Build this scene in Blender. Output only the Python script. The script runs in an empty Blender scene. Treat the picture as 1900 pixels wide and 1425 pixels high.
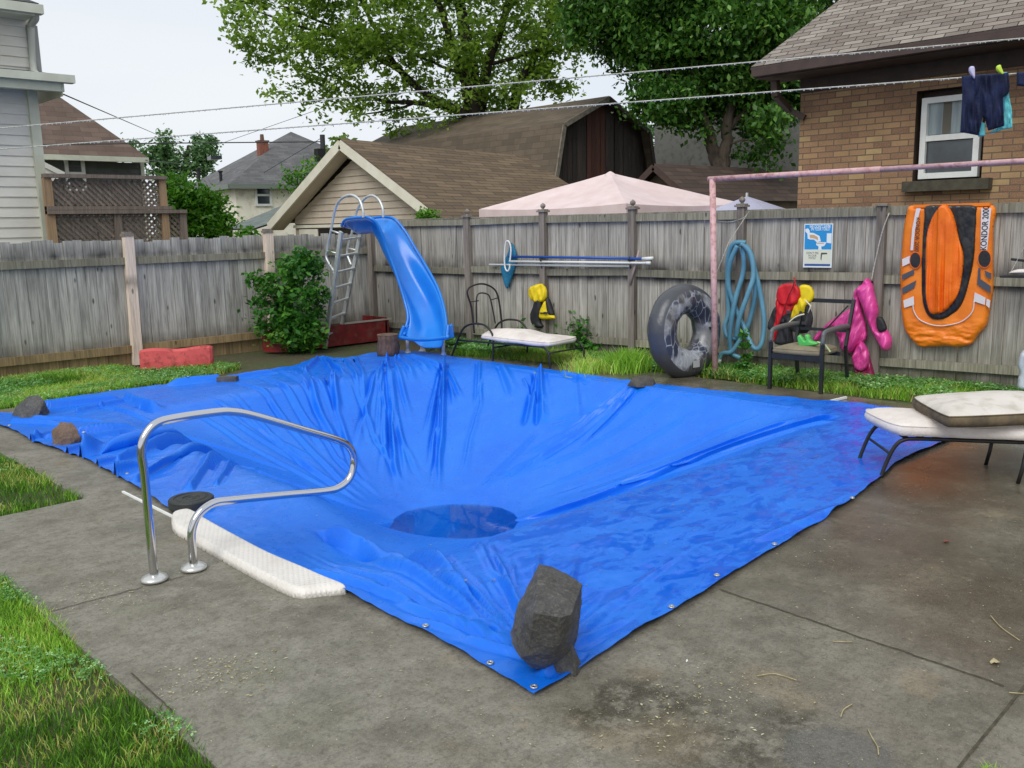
import bpy, bmesh, math, random
import numpy as np
from mathutils import Vector, Matrix, noise
random.seed(7); rng = np.random.default_rng(7)
R = math.radians
scene = bpy.context.scene
COL = scene.collection

# ------------------------------------------------------------------ camera
F_PX, CX, CY, HOR, TILT, VPX = 1700., 950., 712.5, 415., -0.021, -700.
CAMH = 1.7
PITCH = math.atan((CY-HOR)/F_PX*math.cos(math.atan(TILT)))
ROLL = math.atan(-TILT)
def _basis(yaw):
    h = np.array([math.cos(yaw), math.sin(yaw), 0]); up = np.array([0, 0, 1.])
    f = h*math.cos(PITCH)-up*math.sin(PITCH)
    r0 = np.cross(h, up); u0 = np.cross(r0, f)
    return (r0*math.cos(ROLL)-u0*math.sin(ROLL), u0*math.cos(ROLL)+r0*math.sin(ROLL), f)
def _ray(px, py, B):
    r, u, f = B
    return f+r*((px-CX)/F_PX)-u*((py-CY)/F_PX)
_v = _ray(VPX, HOR+TILT*(VPX-CX), _basis(0.))
BAS = _basis(math.pi/2-math.atan2(_v[1], _v[0]))
cam_d = bpy.data.cameras.new('camera'); cam = bpy.data.objects.new('camera', cam_d); COL.objects.link(cam)
_r, _u, _f = BAS
cam.matrix_world = Matrix(((_r[0], _u[0], -_f[0], 0), (_r[1], _u[1], -_f[1], 0), (_r[2], _u[2], -_f[2], CAMH), (0, 0, 0, 1)))
cam_d.sensor_width = 36; cam_d.lens = 36*F_PX/1900; cam_d.clip_end = 2000; cam_d.clip_start = .05
scene.camera = cam

# ------------------------------------------------------------------ sky, sun, exposure (overcast, bright)
SUN_EL, SUN_AZ = 46, 205
w = bpy.data.worlds.new('World'); scene.world = w; w.use_nodes = True
nt = w.node_tree; nt.nodes.clear()
def N(t, typ, **k):
    n = t.nodes.new(typ)
    for a, b in k.items(): setattr(n, a, b)
    return n
out = N(nt, 'ShaderNodeOutputWorld'); bg = N(nt, 'ShaderNodeBackground'); bg.inputs[1].default_value = .1
sky = N(nt, 'ShaderNodeTexSky', sky_type='NISHITA'); sky.sun_disc = False
sky.sun_elevation = R(SUN_EL); sky.sun_rotation = R(90-SUN_AZ)
hs = N(nt, 'ShaderNodeHueSaturation'); hs.inputs['Saturation'].default_value = .25
nt.links.new(sky.outputs[0], hs.inputs['Color'])
tc = N(nt, 'ShaderNodeTexCoord'); mp = N(nt, 'ShaderNodeMapping'); mp.inputs['Scale'].default_value = (1.2, 1.2, 4)
nz = N(nt, 'ShaderNodeTexNoise'); nz.inputs['Scale'].default_value = 1.6; nz.inputs['Detail'].default_value = 3
nt.links.new(tc.outputs['Generated'], mp.inputs[0]); nt.links.new(mp.outputs[0], nz.inputs[0])
cr = N(nt, 'ShaderNodeValToRGB'); cr.color_ramp.elements[0].position = .3; cr.color_ramp.elements[1].position = .75
cr.color_ramp.elements[0].color = (6.8, 7.35, 8.05, 1); cr.color_ramp.elements[1].color = (8.0, 8.3, 8.5, 1)
nt.links.new(nz.outputs[0], cr.inputs[0])
mx = N(nt, 'ShaderNodeMix', data_type='RGBA'); mx.inputs[0].default_value = .93
nt.links.new(hs.outputs[0], mx.inputs[6]); nt.links.new(cr.outputs[0], mx.inputs[7])
nt.links.new(mx.outputs[2], bg.inputs[0]); nt.links.new(bg.outputs[0], out.inputs[0])
sd = bpy.data.lights.new('sun', 'SUN'); so = bpy.data.objects.new('sun', sd); COL.objects.link(so)
sd.energy = 1.5; sd.angle = R(35); sd.color = (1, .97, .92)
_sd = Vector((math.cos(R(SUN_EL))*math.cos(R(SUN_AZ)), math.cos(R(SUN_EL))*math.sin(R(SUN_AZ)), math.sin(R(SUN_EL))))
so.rotation_euler = _sd.to_track_quat('Z', 'Y').to_euler(); so.location = (0, 0, 30)
scene.view_settings.view_transform = 'Standard'; scene.view_settings.look = 'None'
scene.view_settings.exposure = 0.22; scene.view_settings.gamma = 1

# ------------------------------------------------------------------ points from the measured camera
def V(*a): return np.array(a, float)
def G(px, py, z=0.):
    d = _ray(px, py, BAS); t = (z-CAMH)/d[2]; return V(d[0]*t, d[1]*t, z)
def AX(px, py, x):
    d = _ray(px, py, BAS); t = x/d[0]; return V(x, d[1]*t, CAMH+d[2]*t)
def AY(px, py, y):
    d = _ray(px, py, BAS); t = y/d[1]; return V(d[0]*t, y, CAMH+d[2]*t)
def W(px, py, dist):
    d = _ray(px, py, BAS); t = dist/math.hypot(d[0], d[1]); return V(d[0]*t, d[1]*t, CAMH+d[2]*t)
FR0 = V(8.35, 12., 0); FR1 = V(9.55, 3., 0); FRD = (FR1-FR0)/np.linalg.norm(FR1-FR0)
FRN = V(-FRD[1], FRD[0], 0); FRN = FRN if FRN[0] < 0 else -FRN     # towards the yard
def FRp(px, py, off=0.):
    d = _ray(px, py, BAS); p0 = FR0+FRN*off
    t = (FRN@p0)/(FRN@d); return V(d[0]*t, d[1]*t, CAMH+d[2]*t)
def proj(p):
    r, u, f = BAS; q = np.array(p, float)-[0, 0, CAMH]; return (CX+F_PX*(q@r)/(q@f), CY-F_PX*(q@u)/(q@f))

# ------------------------------------------------------------------ materials
def L(r, g, b, k=1.):
    f = lambda c: ((c/255+.055)/1.055)**2.4 if c > 10 else c/255/12.92
    return (f(r)*k, f(g)*k, f(b)*k, 1)
def mixc(t, fac, a, b, bt='MIX'):
    m = N(t, 'ShaderNodeMix', data_type='RGBA', blend_type=bt)
    for i, v in ((0, fac), (6, a), (7, b)):
        if isinstance(v, (int, float)): m.inputs[i].default_value = v
        elif isinstance(v, tuple): m.inputs[i].default_value = v
        else: t.links.new(v, m.inputs[i])
    return m.outputs[2]
def ramp(t, src, stops):
    c = N(t, 'ShaderNodeValToRGB'); e = c.color_ramp.elements; e[1].position = 1.
    cv = lambda v: v if isinstance(v, tuple) else (v, v, v, 1)
    e[0].position = max(0, min(1, stops[0][0])); e[0].color = cv(stops[0][1]); e[1].position = max(0, min(1, stops[-1][0])); e[1].color = cv(stops[-1][1])
    for p, v in stops[1:-1]: q = e.new(p); q.color = cv(v)
    t.links.new(src, c.inputs[0]); return c.outputs[0]
def nois(t, vec, scale, detail=4, rough=.55, dist=0):
    n = N(t, 'ShaderNodeTexNoise'); n.inputs['Scale'].default_value = scale; n.inputs['Detail'].default_value = detail
    n.inputs['Roughness'].default_value = rough; n.inputs['Distortion'].default_value = dist
    t.links.new(vec, n.inputs['Vector']); return n.outputs[0]
def mapg(t, src, scale=(1, 1, 1), rot=(0, 0, 0), loc=(0, 0, 0)):
    m = N(t, 'ShaderNodeMapping'); m.inputs['Scale'].default_value = scale; m.inputs['Rotation'].default_value = rot; m.inputs['Location'].default_value = loc
    t.links.new(src, m.inputs[0]); return m.outputs[0]
def math_(t, op, a, b=0.):
    m = N(t, 'ShaderNodeMath', operation=op)
    for i, v in enumerate((a, b)):
        if isinstance(v, (int, float)): m.inputs[i].default_value = v
        else: t.links.new(v, m.inputs[i])
    return m.outputs[0]
def newmat(name):
    m = bpy.data.materials.new(name); m.use_nodes = True; t = m.node_tree
    return m, t, t.nodes['Principled BSDF'], N(t, 'ShaderNodeTexCoord')
def setv(t, p, key, v):
    if isinstance(v, (int, float, tuple)): p.inputs[key].default_value = v
    else: t.links.new(v, p.inputs[key])
def bump(t, p, h, strength, dist=.01):
    b = N(t, 'ShaderNodeBump'); b.inputs['Strength'].default_value = strength; b.inputs['Distance'].default_value = dist
    t.links.new(h, b.inputs['Height']); t.links.new(b.outputs[0], p.inputs['Normal'])
def M(name, c1, c2=None, rough=.7, scale=(1, 1, 1), ns=6, detail=4, lo=.35, hi=.65, b=0, bs=None, bd=.01, metal=0, rnd=0, spec=.5, c3=None, s3=40):
    m, t, p, tc = newmat(name)
    vec = mapg(t, tc.outputs['Object'], scale)
    col = c1
    if c2:
        n = nois(t, vec, ns, detail); col = mixc(t, ramp(t, n, [(lo, 0.), (hi, 1.)]), c1, c2)
    if c3: col = mixc(t, ramp(t, nois(t, vec, s3, 3), [(.5, 0.), (.7, 1.)]), col, c3)
    if rnd:
        a = N(t, 'ShaderNodeAttribute', attribute_name='rnd')
        f = math_(t, 'ADD', math_(t, 'MULTIPLY', a.outputs['Fac'], 2*rnd), 1-rnd)
        cb = N(t, 'ShaderNodeCombineColor'); [t.links.new(f, cb.inputs[i]) for i in range(3)]
        col = mixc(t, 1., col, cb.outputs[0], 'MULTIPLY')
    setv(t, p, 'Base Color', col); setv(t, p, 'Roughness', rough); p.inputs['Metallic'].default_value = metal
    p.inputs['Specular IOR Level'].default_value = spec
    if b: bump(t, p, nois(t, vec, bs or ns*4, 5), b, bd)
    return m
def wood_mat(name, light, mid, dark, stain_z=None, moss=None, rnd=.25, k=1.3):
    light, mid, dark = (tuple(min(.9, x*k) for x in c[:3])+(1,) for c in (light, mid, dark))
    m, t, p, tc = newmat(name); o = tc.outputs['Object']
    a = N(t, 'ShaderNodeAttribute', attribute_name='rnd')
    off = N(t, 'ShaderNodeVectorMath', operation='ADD'); cb = N(t, 'ShaderNodeCombineXYZ')
    t.links.new(math_(t, 'MULTIPLY', a.outputs['Fac'], 37.), cb.inputs[2]); t.links.new(o, off.inputs[0]); t.links.new(cb.outputs[0], off.inputs[1])
    g = nois(t, mapg(t, off.outputs[0], (55, 55, 2.2)), 1, 6, .65)
    g2 = nois(t, mapg(t, off.outputs[0], (9, 9, 1.1)), 1, 5, .6, .6)
    c = mixc(t, ramp(t, g, [(.38, 0.), (.62, 1.)]), mid, light)
    c = mixc(t, ramp(t, g2, [(.5, 0.), (.75, .7)]), c, dark)
    kn = N(t, 'ShaderNodeTexVoronoi'); kn.inputs['Scale'].default_value = 1; t.links.new(mapg(t, off.outputs[0], (7, 7, 2.6)), kn.inputs['Vector'])
    c = mixc(t, ramp(t, kn.outputs['Distance'], [(.06, .8), (.12, 0.)]), c, tuple(x*.35 for x in dark[:3])+(1,))
    st = nois(t, mapg(t, o, (14, 14, .5)), 1, 4)
    c = mixc(t, ramp(t, st, [(.58, 0.), (.75, .35)]), c, tuple(min(1, x*1.3) for x in light[:3])+(1,))
    sx = N(t, 'ShaderNodeSeparateXYZ'); t.links.new(o, sx.inputs[0])
    if stain_z:
        for z0, wd in stain_z:
            d = math_(t, 'ABSOLUTE', math_(t, 'SUBTRACT', sx.outputs[2], z0))
            mk = math_(t, 'MULTIPLY', ramp(t, math_(t, 'DIVIDE', d, wd), [(.0, 1.), (1., 0.)]), ramp(t, nois(t, mapg(t, o, (5, 5, 3)), 1, 5), [(.3, .1), (.65, .95)]))
            c = mixc(t, mk, c, tuple(x*.3 for x in dark[:3])+(1,))
    if moss:
        mk = math_(t, 'MULTIPLY', ramp(t, sx.outputs[2], [(.0, .8), (.55, 0.)]), ramp(t, nois(t, o, 4, 4), [(.35, .2), (.6, 1.)]))
        c = mixc(t, mk, c, moss)
    f = math_(t, 'ADD', math_(t, 'MULTIPLY', a.outputs['Fac'], 2*rnd), 1-rnd)
    cc = N(t, 'ShaderNodeCombineColor'); [t.links.new(f, cc.inputs[i]) for i in range(3)]
    c = mixc(t, 1., c, cc.outputs[0], 'MULTIPLY')
    setv(t, p, 'Base Color', c); p.inputs['Roughness'].default_value = .8
    bump(t, p, g, .5, .004)
    return m
def brick_mat(name, cols, mortar, bw, bh, ms, rough=.85, bstr=.4, off=.5, bias=0, k=1.15):
    cols = [tuple(min(.9, x*k) for x in c[:3])+(1,) for c in cols]
    m, t, p, tc = newmat(name); uv = tc.outputs['UV']
    b = N(t, 'ShaderNodeTexBrick'); b.offset = off; t.links.new(uv, b.inputs['Vector'])
    for k, v in (('Scale', 1.), ('Brick Width', bw), ('Row Height', bh), ('Mortar Size', ms), ('Mortar Smooth', .3), ('Bias', bias)): b.inputs[k].default_value = v
    b.inputs['Color1'].default_value = (0, 0, 0, 1); b.inputs['Color2'].default_value = (1, 1, 1, 1); b.inputs['Mortar'].default_value = (.5, .5, .5, 1)
    rp = ramp(t, b.outputs['Color'], [(i/(len(cols)-1), c) for i, c in enumerate(cols)])
    n = nois(t, uv, 2.2, 4); n2 = nois(t, uv, 60, 3)
    c = mixc(t, ramp(t, n, [(.35, 0.), (.7, .45)]), rp, tuple(x*.6 for x in cols[0][:3])+(1,))
    c = mixc(t, ramp(t, n2, [(.4, 0.), (.65, .3)]), c, cols[-1])
    c = mixc(t, b.outputs['Fac'], c, mortar)
    setv(t, p, 'Base Color', c); p.inputs['Roughness'].default_value = rough
    inv = math_(t, 'SUBTRACT', 1., b.outputs['Fac']); bump(t, p, math_(t, 'ADD', inv, math_(t, 'MULTIPLY', n2, .4)), bstr, .01)
    return m
def leaf_mat(name, stops, rough=.45, tr=.35):
    m, t, p, tc = newmat(name)
    a = N(t, 'ShaderNodeAttribute', attribute_name='rnd')
    c = ramp(t, a.outputs['Fac'], stops)
    setv(t, p, 'Base Color', c); p.inputs['Roughness'].default_value = rough; p.inputs['Specular IOR Level'].default_value = .35
    tl = N(t, 'ShaderNodeBsdfTranslucent'); t.links.new(mixc(t, 1., c, (1.15, 1.2, .75, 1), 'MULTIPLY'), tl.inputs[0])
    ms = N(t, 'ShaderNodeMixShader'); ms.inputs[0].default_value = tr
    o = t.nodes['Material Output']; t.links.new(p.outputs[0], ms.inputs[1]); t.links.new(tl.outputs[0], ms.inputs[2]); t.links.new(ms.outputs[0], o.inputs[0])
    return m

# ------------------------------------------------------------------ objects
def finish(o, parent, label=None, cat=None, group=None, kind=None):
    COL.objects.link(o)
    if parent is not None: o.parent = parent
    return tag(o, label, cat, group, kind)
def tag(o, label=None, cat=None, group=None, kind=None):
    if label: o['label'] = label
    if cat: o['category'] = cat
    if group: o['group'] = group
    if kind: o['kind'] = kind
    return o
WL = {}
def thing(name, label, cat, loc=(0, 0, 0), group=None, rz=0):
    o = bpy.data.objects.new(name, None); COL.objects.link(o); o.empty_display_size = .1
    o.location = tuple(float(x) for x in loc); o.rotation_euler = (0, 0, rz); WL[o.name] = V(*loc)
    return tag(o, label, cat, group)
def wl(o): 
    while o is not None:
        if o.name in WL: return WL[o.name]
        o = o.parent
    return V(0, 0, 0)
def copy_tree(o, parent=None):
    c = o.copy(); COL.objects.link(c)
    if parent is not None: c.parent = parent
    for ch in list(o.children): copy_tree(ch, c)
    return c
def nrm(v): n = np.linalg.norm(v); return v/n if n > 1e-9 else v
class MB:
    def __init__(s): s.v = []; s.f = []; s.uv = []; s.r = []; s.cr = .5; s.lastuv = (0, 0)
    def add(s, p, uv=(0, 0)): s.v.append(tuple(float(x) for x in p)); s.uv.append(uv); s.r.append(s.cr); return len(s.v)-1
    def quad(s, a, b, c, d, uv0=(0, 0)):
        a, b, c, d = (np.array(x, float) for x in (a, b, c, d))
        wv = nrm(b-a); n = nrm(np.cross(b-a, d-a)); hv = np.cross(n, wv)
        i = [s.add(p, (uv0[0]+float((p-a)@wv), uv0[1]+float((p-a)@hv))) for p in (a, b, c, d)]
        s.f.append(tuple(i)); return i
    def poly(s, pts):
        a = np.array(pts[0], float); b = np.array(pts[1], float); wv = nrm(b-a); n = nrm(np.cross(b-a, np.array(pts[2], float)-a)); hv = np.cross(n, wv)
        s.f.append(tuple(s.add(p, (float((np.array(p)-a)@wv), float((np.array(p)-a)@hv))) for p in pts))
    def box(s, c, size, X=(1, 0, 0), Z=(0, 0, 1), jit=0):
        c = np.array(c, float); X = nrm(np.array(X, float)); Z = np.array(Z, float); Z = nrm(Z-X*(X@Z)); Y = np.cross(Z, X)
        h = np.array(size)/2
        P = [c+X*h[0]*i+Y*h[1]*j+Z*h[2]*k+(rng.normal(0, jit, 3) if jit else 0) for k in (-1, 1) for j in (-1, 1) for i in (-1, 1)]
        for q in ((0, 2, 3, 1), (4, 5, 7, 6), (0, 1, 5, 4), (2, 6, 7, 3), (0, 4, 6, 2), (1, 3, 7, 5)): s.quad(*[P[i] for i in q])
    def beam(s, a, b, w, h, up=(0, 0, 1)):
        a = np.array(a, float); b = np.array(b, float); s.box((a+b)/2, (np.linalg.norm(b-a), w, h), b-a, up)
    def prism(s, pts, off):
        n = len(pts); off = np.array(off, float)
        A = [np.array(p, float) for p in pts]; Bb = [p+off for p in A]
        s.poly(A[::-1]); s.poly(Bb)
        for i in range(n): s.quad(A[i], A[(i+1) % n], Bb[(i+1) % n], Bb[i])
    def tube(s, pts, r, n=8, closed=False, caps=True, flat=None):
        P = [np.array(p, float) for p in pts]; m = len(P)
        rr = r if hasattr(r, '__len__') else [r]*m
        T = []
        for i in range(m):
            a = P[(i-1) % m] if (closed or i > 0) else P[i]; b = P[(i+1) % m] if (closed or i < m-1) else P[i]
            T.append(nrm(b-a))
        ref = V(0, 0, 1) if abs(T[0][2]) < .9 else V(1, 0, 0)
        nn = nrm(ref-T[0]*(ref@T[0])); rings = []
        for i in range(m):
            nn = nrm(nn-T[i]*(nn@T[i])); bb = np.cross(T[i], nn)
            ring = []
            for k in range(n):
                a = 2*math.pi*k/n; x, y = math.cos(a), math.sin(a)
                if flat: x *= flat[0]; y *= flat[1]
                ring.append(s.add(P[i]+rr[i]*(nn*x+bb*y), (k/n, i*.1)))
            rings.append(ring)
        for i in range(m if closed else m-1):
            A, Bq = rings[i], rings[(i+1) % m]
            for k in range(n): s.f.append((A[k], A[(k+1) % n], Bq[(k+1) % n], Bq[k]))
        if caps and not closed:
            s.f.append(tuple(rings[0][::-1])); s.f.append(tuple(rings[-1]))
    def lathe(s, prof, c, n=16):
        c = np.array(c, float); rings = []
        for r_, z in prof: rings.append([s.add(c+V(r_*math.cos(2*math.pi*k/n), r_*math.sin(2*math.pi*k/n), z)) for k in range(n)])
        for A, Bq in zip(rings, rings[1:]):
            for k in range(n): s.f.append((A[k], A[(k+1) % n], Bq[(k+1) % n], Bq[k]))
        s.f.append(tuple(rings[0][::-1])); s.f.append(tuple(rings[-1]))
    def build(s, name, mat, parent=None, smooth=False, label=None, cat=None, group=None, kind=None, bevel=0, solid=0, sub=0, local=False):
        vv = np.array(s.v, float).reshape(-1, 3)
        if parent is not None: base = V(0, 0, 0) if local else wl(parent)
        elif kind == 'structure' or local: base = V(0, 0, 0)
        else: base = (vv.min(0)+vv.max(0))/2; base[2] = vv[:, 2].min()
        me = bpy.data.meshes.new(name); me.from_pydata((vv-base).tolist(), [], s.f)
        u = me.uv_layers.new(name='UVMap'); li = np.zeros(len(me.loops), np.int32); me.loops.foreach_get('vertex_index', li)
        u.data.foreach_set('uv', np.array(s.uv, np.float32)[li].ravel())
        at = me.attributes.new('rnd', 'FLOAT', 'POINT'); at.data.foreach_set('value', np.array(s.r, np.float32))
        me.materials.append(mat)
        if smooth: me.shade_smooth()
        o = bpy.data.objects.new(name, me)
        if parent is None and not (kind == 'structure' or local): o.location = tuple(base); WL[o.name] = base
        finish(o, parent, label, cat, group, kind)
        if parent is None: WL[o.name] = base
        if bevel:
            q = o.modifiers.new('bevel', 'BEVEL'); q.width = bevel; q.segments = 2; q.limit_method = 'ANGLE'; q.angle_limit = R(40)
        if solid: q = o.modifiers.new('solid', 'SOLIDIFY'); q.thickness = solid; q.offset = 0
        if sub: q = o.modifiers.new('sub', 'SUBSURF'); q.levels = q.render_levels = sub
        return o
def cat_rom(P, k=6, closed=False):
    P = [np.array(p, float) for p in P]; m = len(P); o = []
    for i in range(m if closed else m-1):
        g = lambda j: P[j % m] if closed else P[min(max(j, 0), m-1)]
        a, b, c, d = g(i-1), g(i), g(i+1), g(i+2)
        for q in range(k):
            t = q/k; o.append(.5*((2*b)+(-a+c)*t+(2*a-5*b+4*c-d)*t*t+(-a+3*b-3*c+d)*t**3))
    if not closed: o.append(P[-1])
    return o
def rawmesh(name, verts, faces, mat, parent=None, rnd=None, smooth=False, label=None, cat=None, group=None, kind=None):
    """verts (n,3) world, faces (m,k) numpy"""
    verts = np.asarray(verts, float)
    if parent is not None: base = wl(parent)
    elif kind: base = V(0, 0, 0)
    else: base = (verts.min(0)+verts.max(0))/2; base[2] = verts[:, 2].min()
    me = bpy.data.meshes.new(name); n = len(verts); m, k = faces.shape
    me.vertices.add(n); me.vertices.foreach_set('co', (verts-base).astype(np.float32).ravel())
    me.loops.add(m*k); me.loops.foreach_set('vertex_index', faces.astype(np.int32).ravel())
    me.polygons.add(m); me.polygons.foreach_set('loop_start', np.arange(0, m*k, k, dtype=np.int32)); me.polygons.foreach_set('loop_total', np.full(m, k, np.int32))
    me.update(calc_edges=True)
    if rnd is not None:
        at = me.attributes.new('rnd', 'FLOAT', 'POINT'); at.data.foreach_set('value', np.asarray(rnd, np.float32))
    me.materials.append(mat)
    if smooth: me.shade_smooth()
    o = bpy.data.objects.new(name, me)
    if parent is None and not kind: o.location = tuple(base)
    WL[o.name] = base
    return finish(o, parent, label, cat, group, kind)
def inpoly(x, y, P):
    P = np.asarray(P, float); ins = np.zeros(len(x), bool); n = len(P)
    for i in range(n):
        x0, y0 = P[i][:2]; x1, y1 = P[(i+1) % n][:2]
        c = ((y0 > y) != (y1 > y)); d = (y1-y0) if y1 != y0 else 1e-9
        ins ^= c & (x < (x1-x0)*(y-y0)/d+x0)
    return ins
def polydist(x, y, P):
    P = np.asarray(P, float); n = len(P); best = np.full(len(x), 1e9); bx = x.copy(); by = y.copy()
    for i in range(n):
        a = P[i]; b = P[(i+1) % n]; e = b-a; L2 = max(e@e, 1e-9)
        t = np.clip(((x-a[0])*e[0]+(y-a[1])*e[1])/L2, 0, 1); qx = a[0]+t*e[0]; qy = a[1]+t*e[1]
        d = np.hypot(x-qx, y-qy); m = d < best; best[m] = d[m]; bx[m] = qx[m]; by[m] = qy[m]
    return best, bx, by
def patch(name, outline, plane, thick, mat, parent=None, fold=None, step=2., D=8., back=.3, smooth=True, spline=True, norm=None, **kw):
    """a puffed, closed body whose outline is given in photo pixels and which stands at its own distance"""
    O = np.array([p[:2] for p in (cat_rom([V(a, b) for a, b in outline], 5, True) if spline else [V(a, b) for a, b in outline])])
    x0, y0 = O.min(0)-step; x1, y1 = O.max(0)+step
    nx = int((x1-x0)/step)+1; ny = int((y1-y0)/step)+1
    gx, gy = np.meshgrid(x0+np.arange(nx)*step, y0+np.arange(ny)*step); gx = gx.ravel(); gy = gy.ravel()
    ins = inpoly(gx, gy, O); d, bx, by = polydist(gx, gy, O)
    idx = np.arange(nx*ny).reshape(ny, nx)
    c = np.stack([idx[:-1, :-1], idx[:-1, 1:], idx[1:, 1:], idx[1:, :-1]], -1).reshape(-1, 4)
    keep = ins[c].sum(1) >= 2; c = c[keep]
    used = np.unique(c); re = np.full(nx*ny, -1); re[used] = np.arange(len(used))
    x, y, d, ins_, bx, by = gx[used], gy[used], d[used], ins[used], bx[used], by[used]
    out_ = ~ins_; x[out_] = bx[out_]; y[out_] = by[out_]; d[out_] = 0
    near = ins_ & (d < step*.45); x[near] = bx[near]; y[near] = by[near]; d[near] = 0
    q = np.clip(d/D, 0, 1); h = thick*np.sqrt(np.clip(1-(1-q)**2, 0, 1))
    if fold is not None: h = h+fold(x, y)*np.clip(q*2, 0, 1)
    P = np.array([plane(a, b) for a, b in zip(x, y)]); n = np.array(norm if norm is not None else FRN, float)
    top = P+n*h[:, None]; bot = P-n*(thick*back*np.sqrt(np.clip(1-(1-q)**2, 0, 1)))[:, None]
    c = re[c]; m = len(x); verts = np.vstack([top, bot]); faces = np.vstack([c, c[:, ::-1]+m])
    o = rawmesh(name, verts, faces, mat, parent, smooth=smooth, **kw)
    bm = bmesh.new(); bm.from_mesh(o.data); bmesh.ops.remove_doubles(bm, verts=bm.verts, dist=.0004); bmesh.ops.recalc_face_normals(bm, faces=bm.faces); bm.to_mesh(o.data); bm.free()
    if smooth: o.data.shade_smooth()
    return o
def text_obj(name, s, mat, parent, loc, ux, uy, size, ext=.001, width=None, bold=0):
    cu = bpy.data.curves.new(name, 'FONT'); cu.body = s; cu.size = size; cu.extrude = ext; cu.align_x = 'CENTER'; cu.align_y = 'CENTER'; cu.offset = bold
    tmp = bpy.data.objects.new(name+'_t', cu); COL.objects.link(tmp); bpy.context.view_layer.update()
    me = bpy.data.meshes.new_from_object(tmp.evaluated_get(bpy.context.evaluated_depsgraph_get())); bpy.data.objects.remove(tmp); bpy.data.curves.remove(cu)
    me.name = name; ux = nrm(np.array(ux, float)); uy = nrm(np.array(uy, float)); un = np.cross(ux, uy)
    co = np.array([v.co for v in me.vertices]); sx = 1.
    if width: sx = width/(co[:, 0].max()-co[:, 0].min())
    loc = np.array(loc, float)-wl(parent)
    for i, v in enumerate(me.vertices): v.co = Vector(loc+ux*co[i, 0]*sx+uy*co[i, 1]+un*co[i, 2])
    me.materials.clear(); me.materials.append(mat); o = bpy.data.objects.new(name, me); return finish(o, parent)
# ------------------------------------------------------------------ ground, deck, pool
def vn(x, y, s, seed):
    r = np.random.default_rng(seed).random((256, 256)); X = np.asarray(x)/s+1000; Y = np.asarray(y)/s+1000
    xi = np.floor(X).astype(int); yi = np.floor(Y).astype(int); fx = X-xi; fy = Y-yi; fx = fx*fx*(3-2*fx); fy = fy*fy*(3-2*fy)
    g = lambda a, b: r[a % 256, b % 256]
    return (g(xi, yi)*(1-fx)+g(xi+1, yi)*fx)*(1-fy)+(g(xi, yi+1)*(1-fx)+g(xi+1, yi+1)*fx)*fy
def fbm(x, y, s, seed, o=4): return sum(vn(x, y, s/2**i, seed+i)/2**i for i in range(o))/sum(1/2**i for i in range(o))
PX0, PX1, PY0, PY1 = 3.05, 7.42, 3.65, 8.75
HX0, HX1, HY0, HY1 = PX0-.22, PX1+.04, PY0-.22, PY1+.22
AX0, AY0, AY1 = 2.28, 3.52, 5.22
def sheet(name, rects, z, mat, kind='structure', label=None):
    m = MB()
    for x0, y0, x1, y1 in rects: m.quad((x0, y0, z), (x1, y0, z), (x1, y1, z), (x0, y1, z), (x0, y0))
    return m.build(name, mat, kind=kind, label=label)
earth = M('earth', L(74, 66, 48), L(60, 78, 36), .95, ns=1.3, b=.6, bs=30, c3=L(96, 84, 62), s3=25)
sheet('ground', [(-300, -300, 400, HY0), (-300, HY1, 400, 500), (-300, HY0, AX0, HY1), (HX1, HY0, 400, HY1)], -.03, earth, label='bare earth and lawn soil reaching to the horizon')

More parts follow.
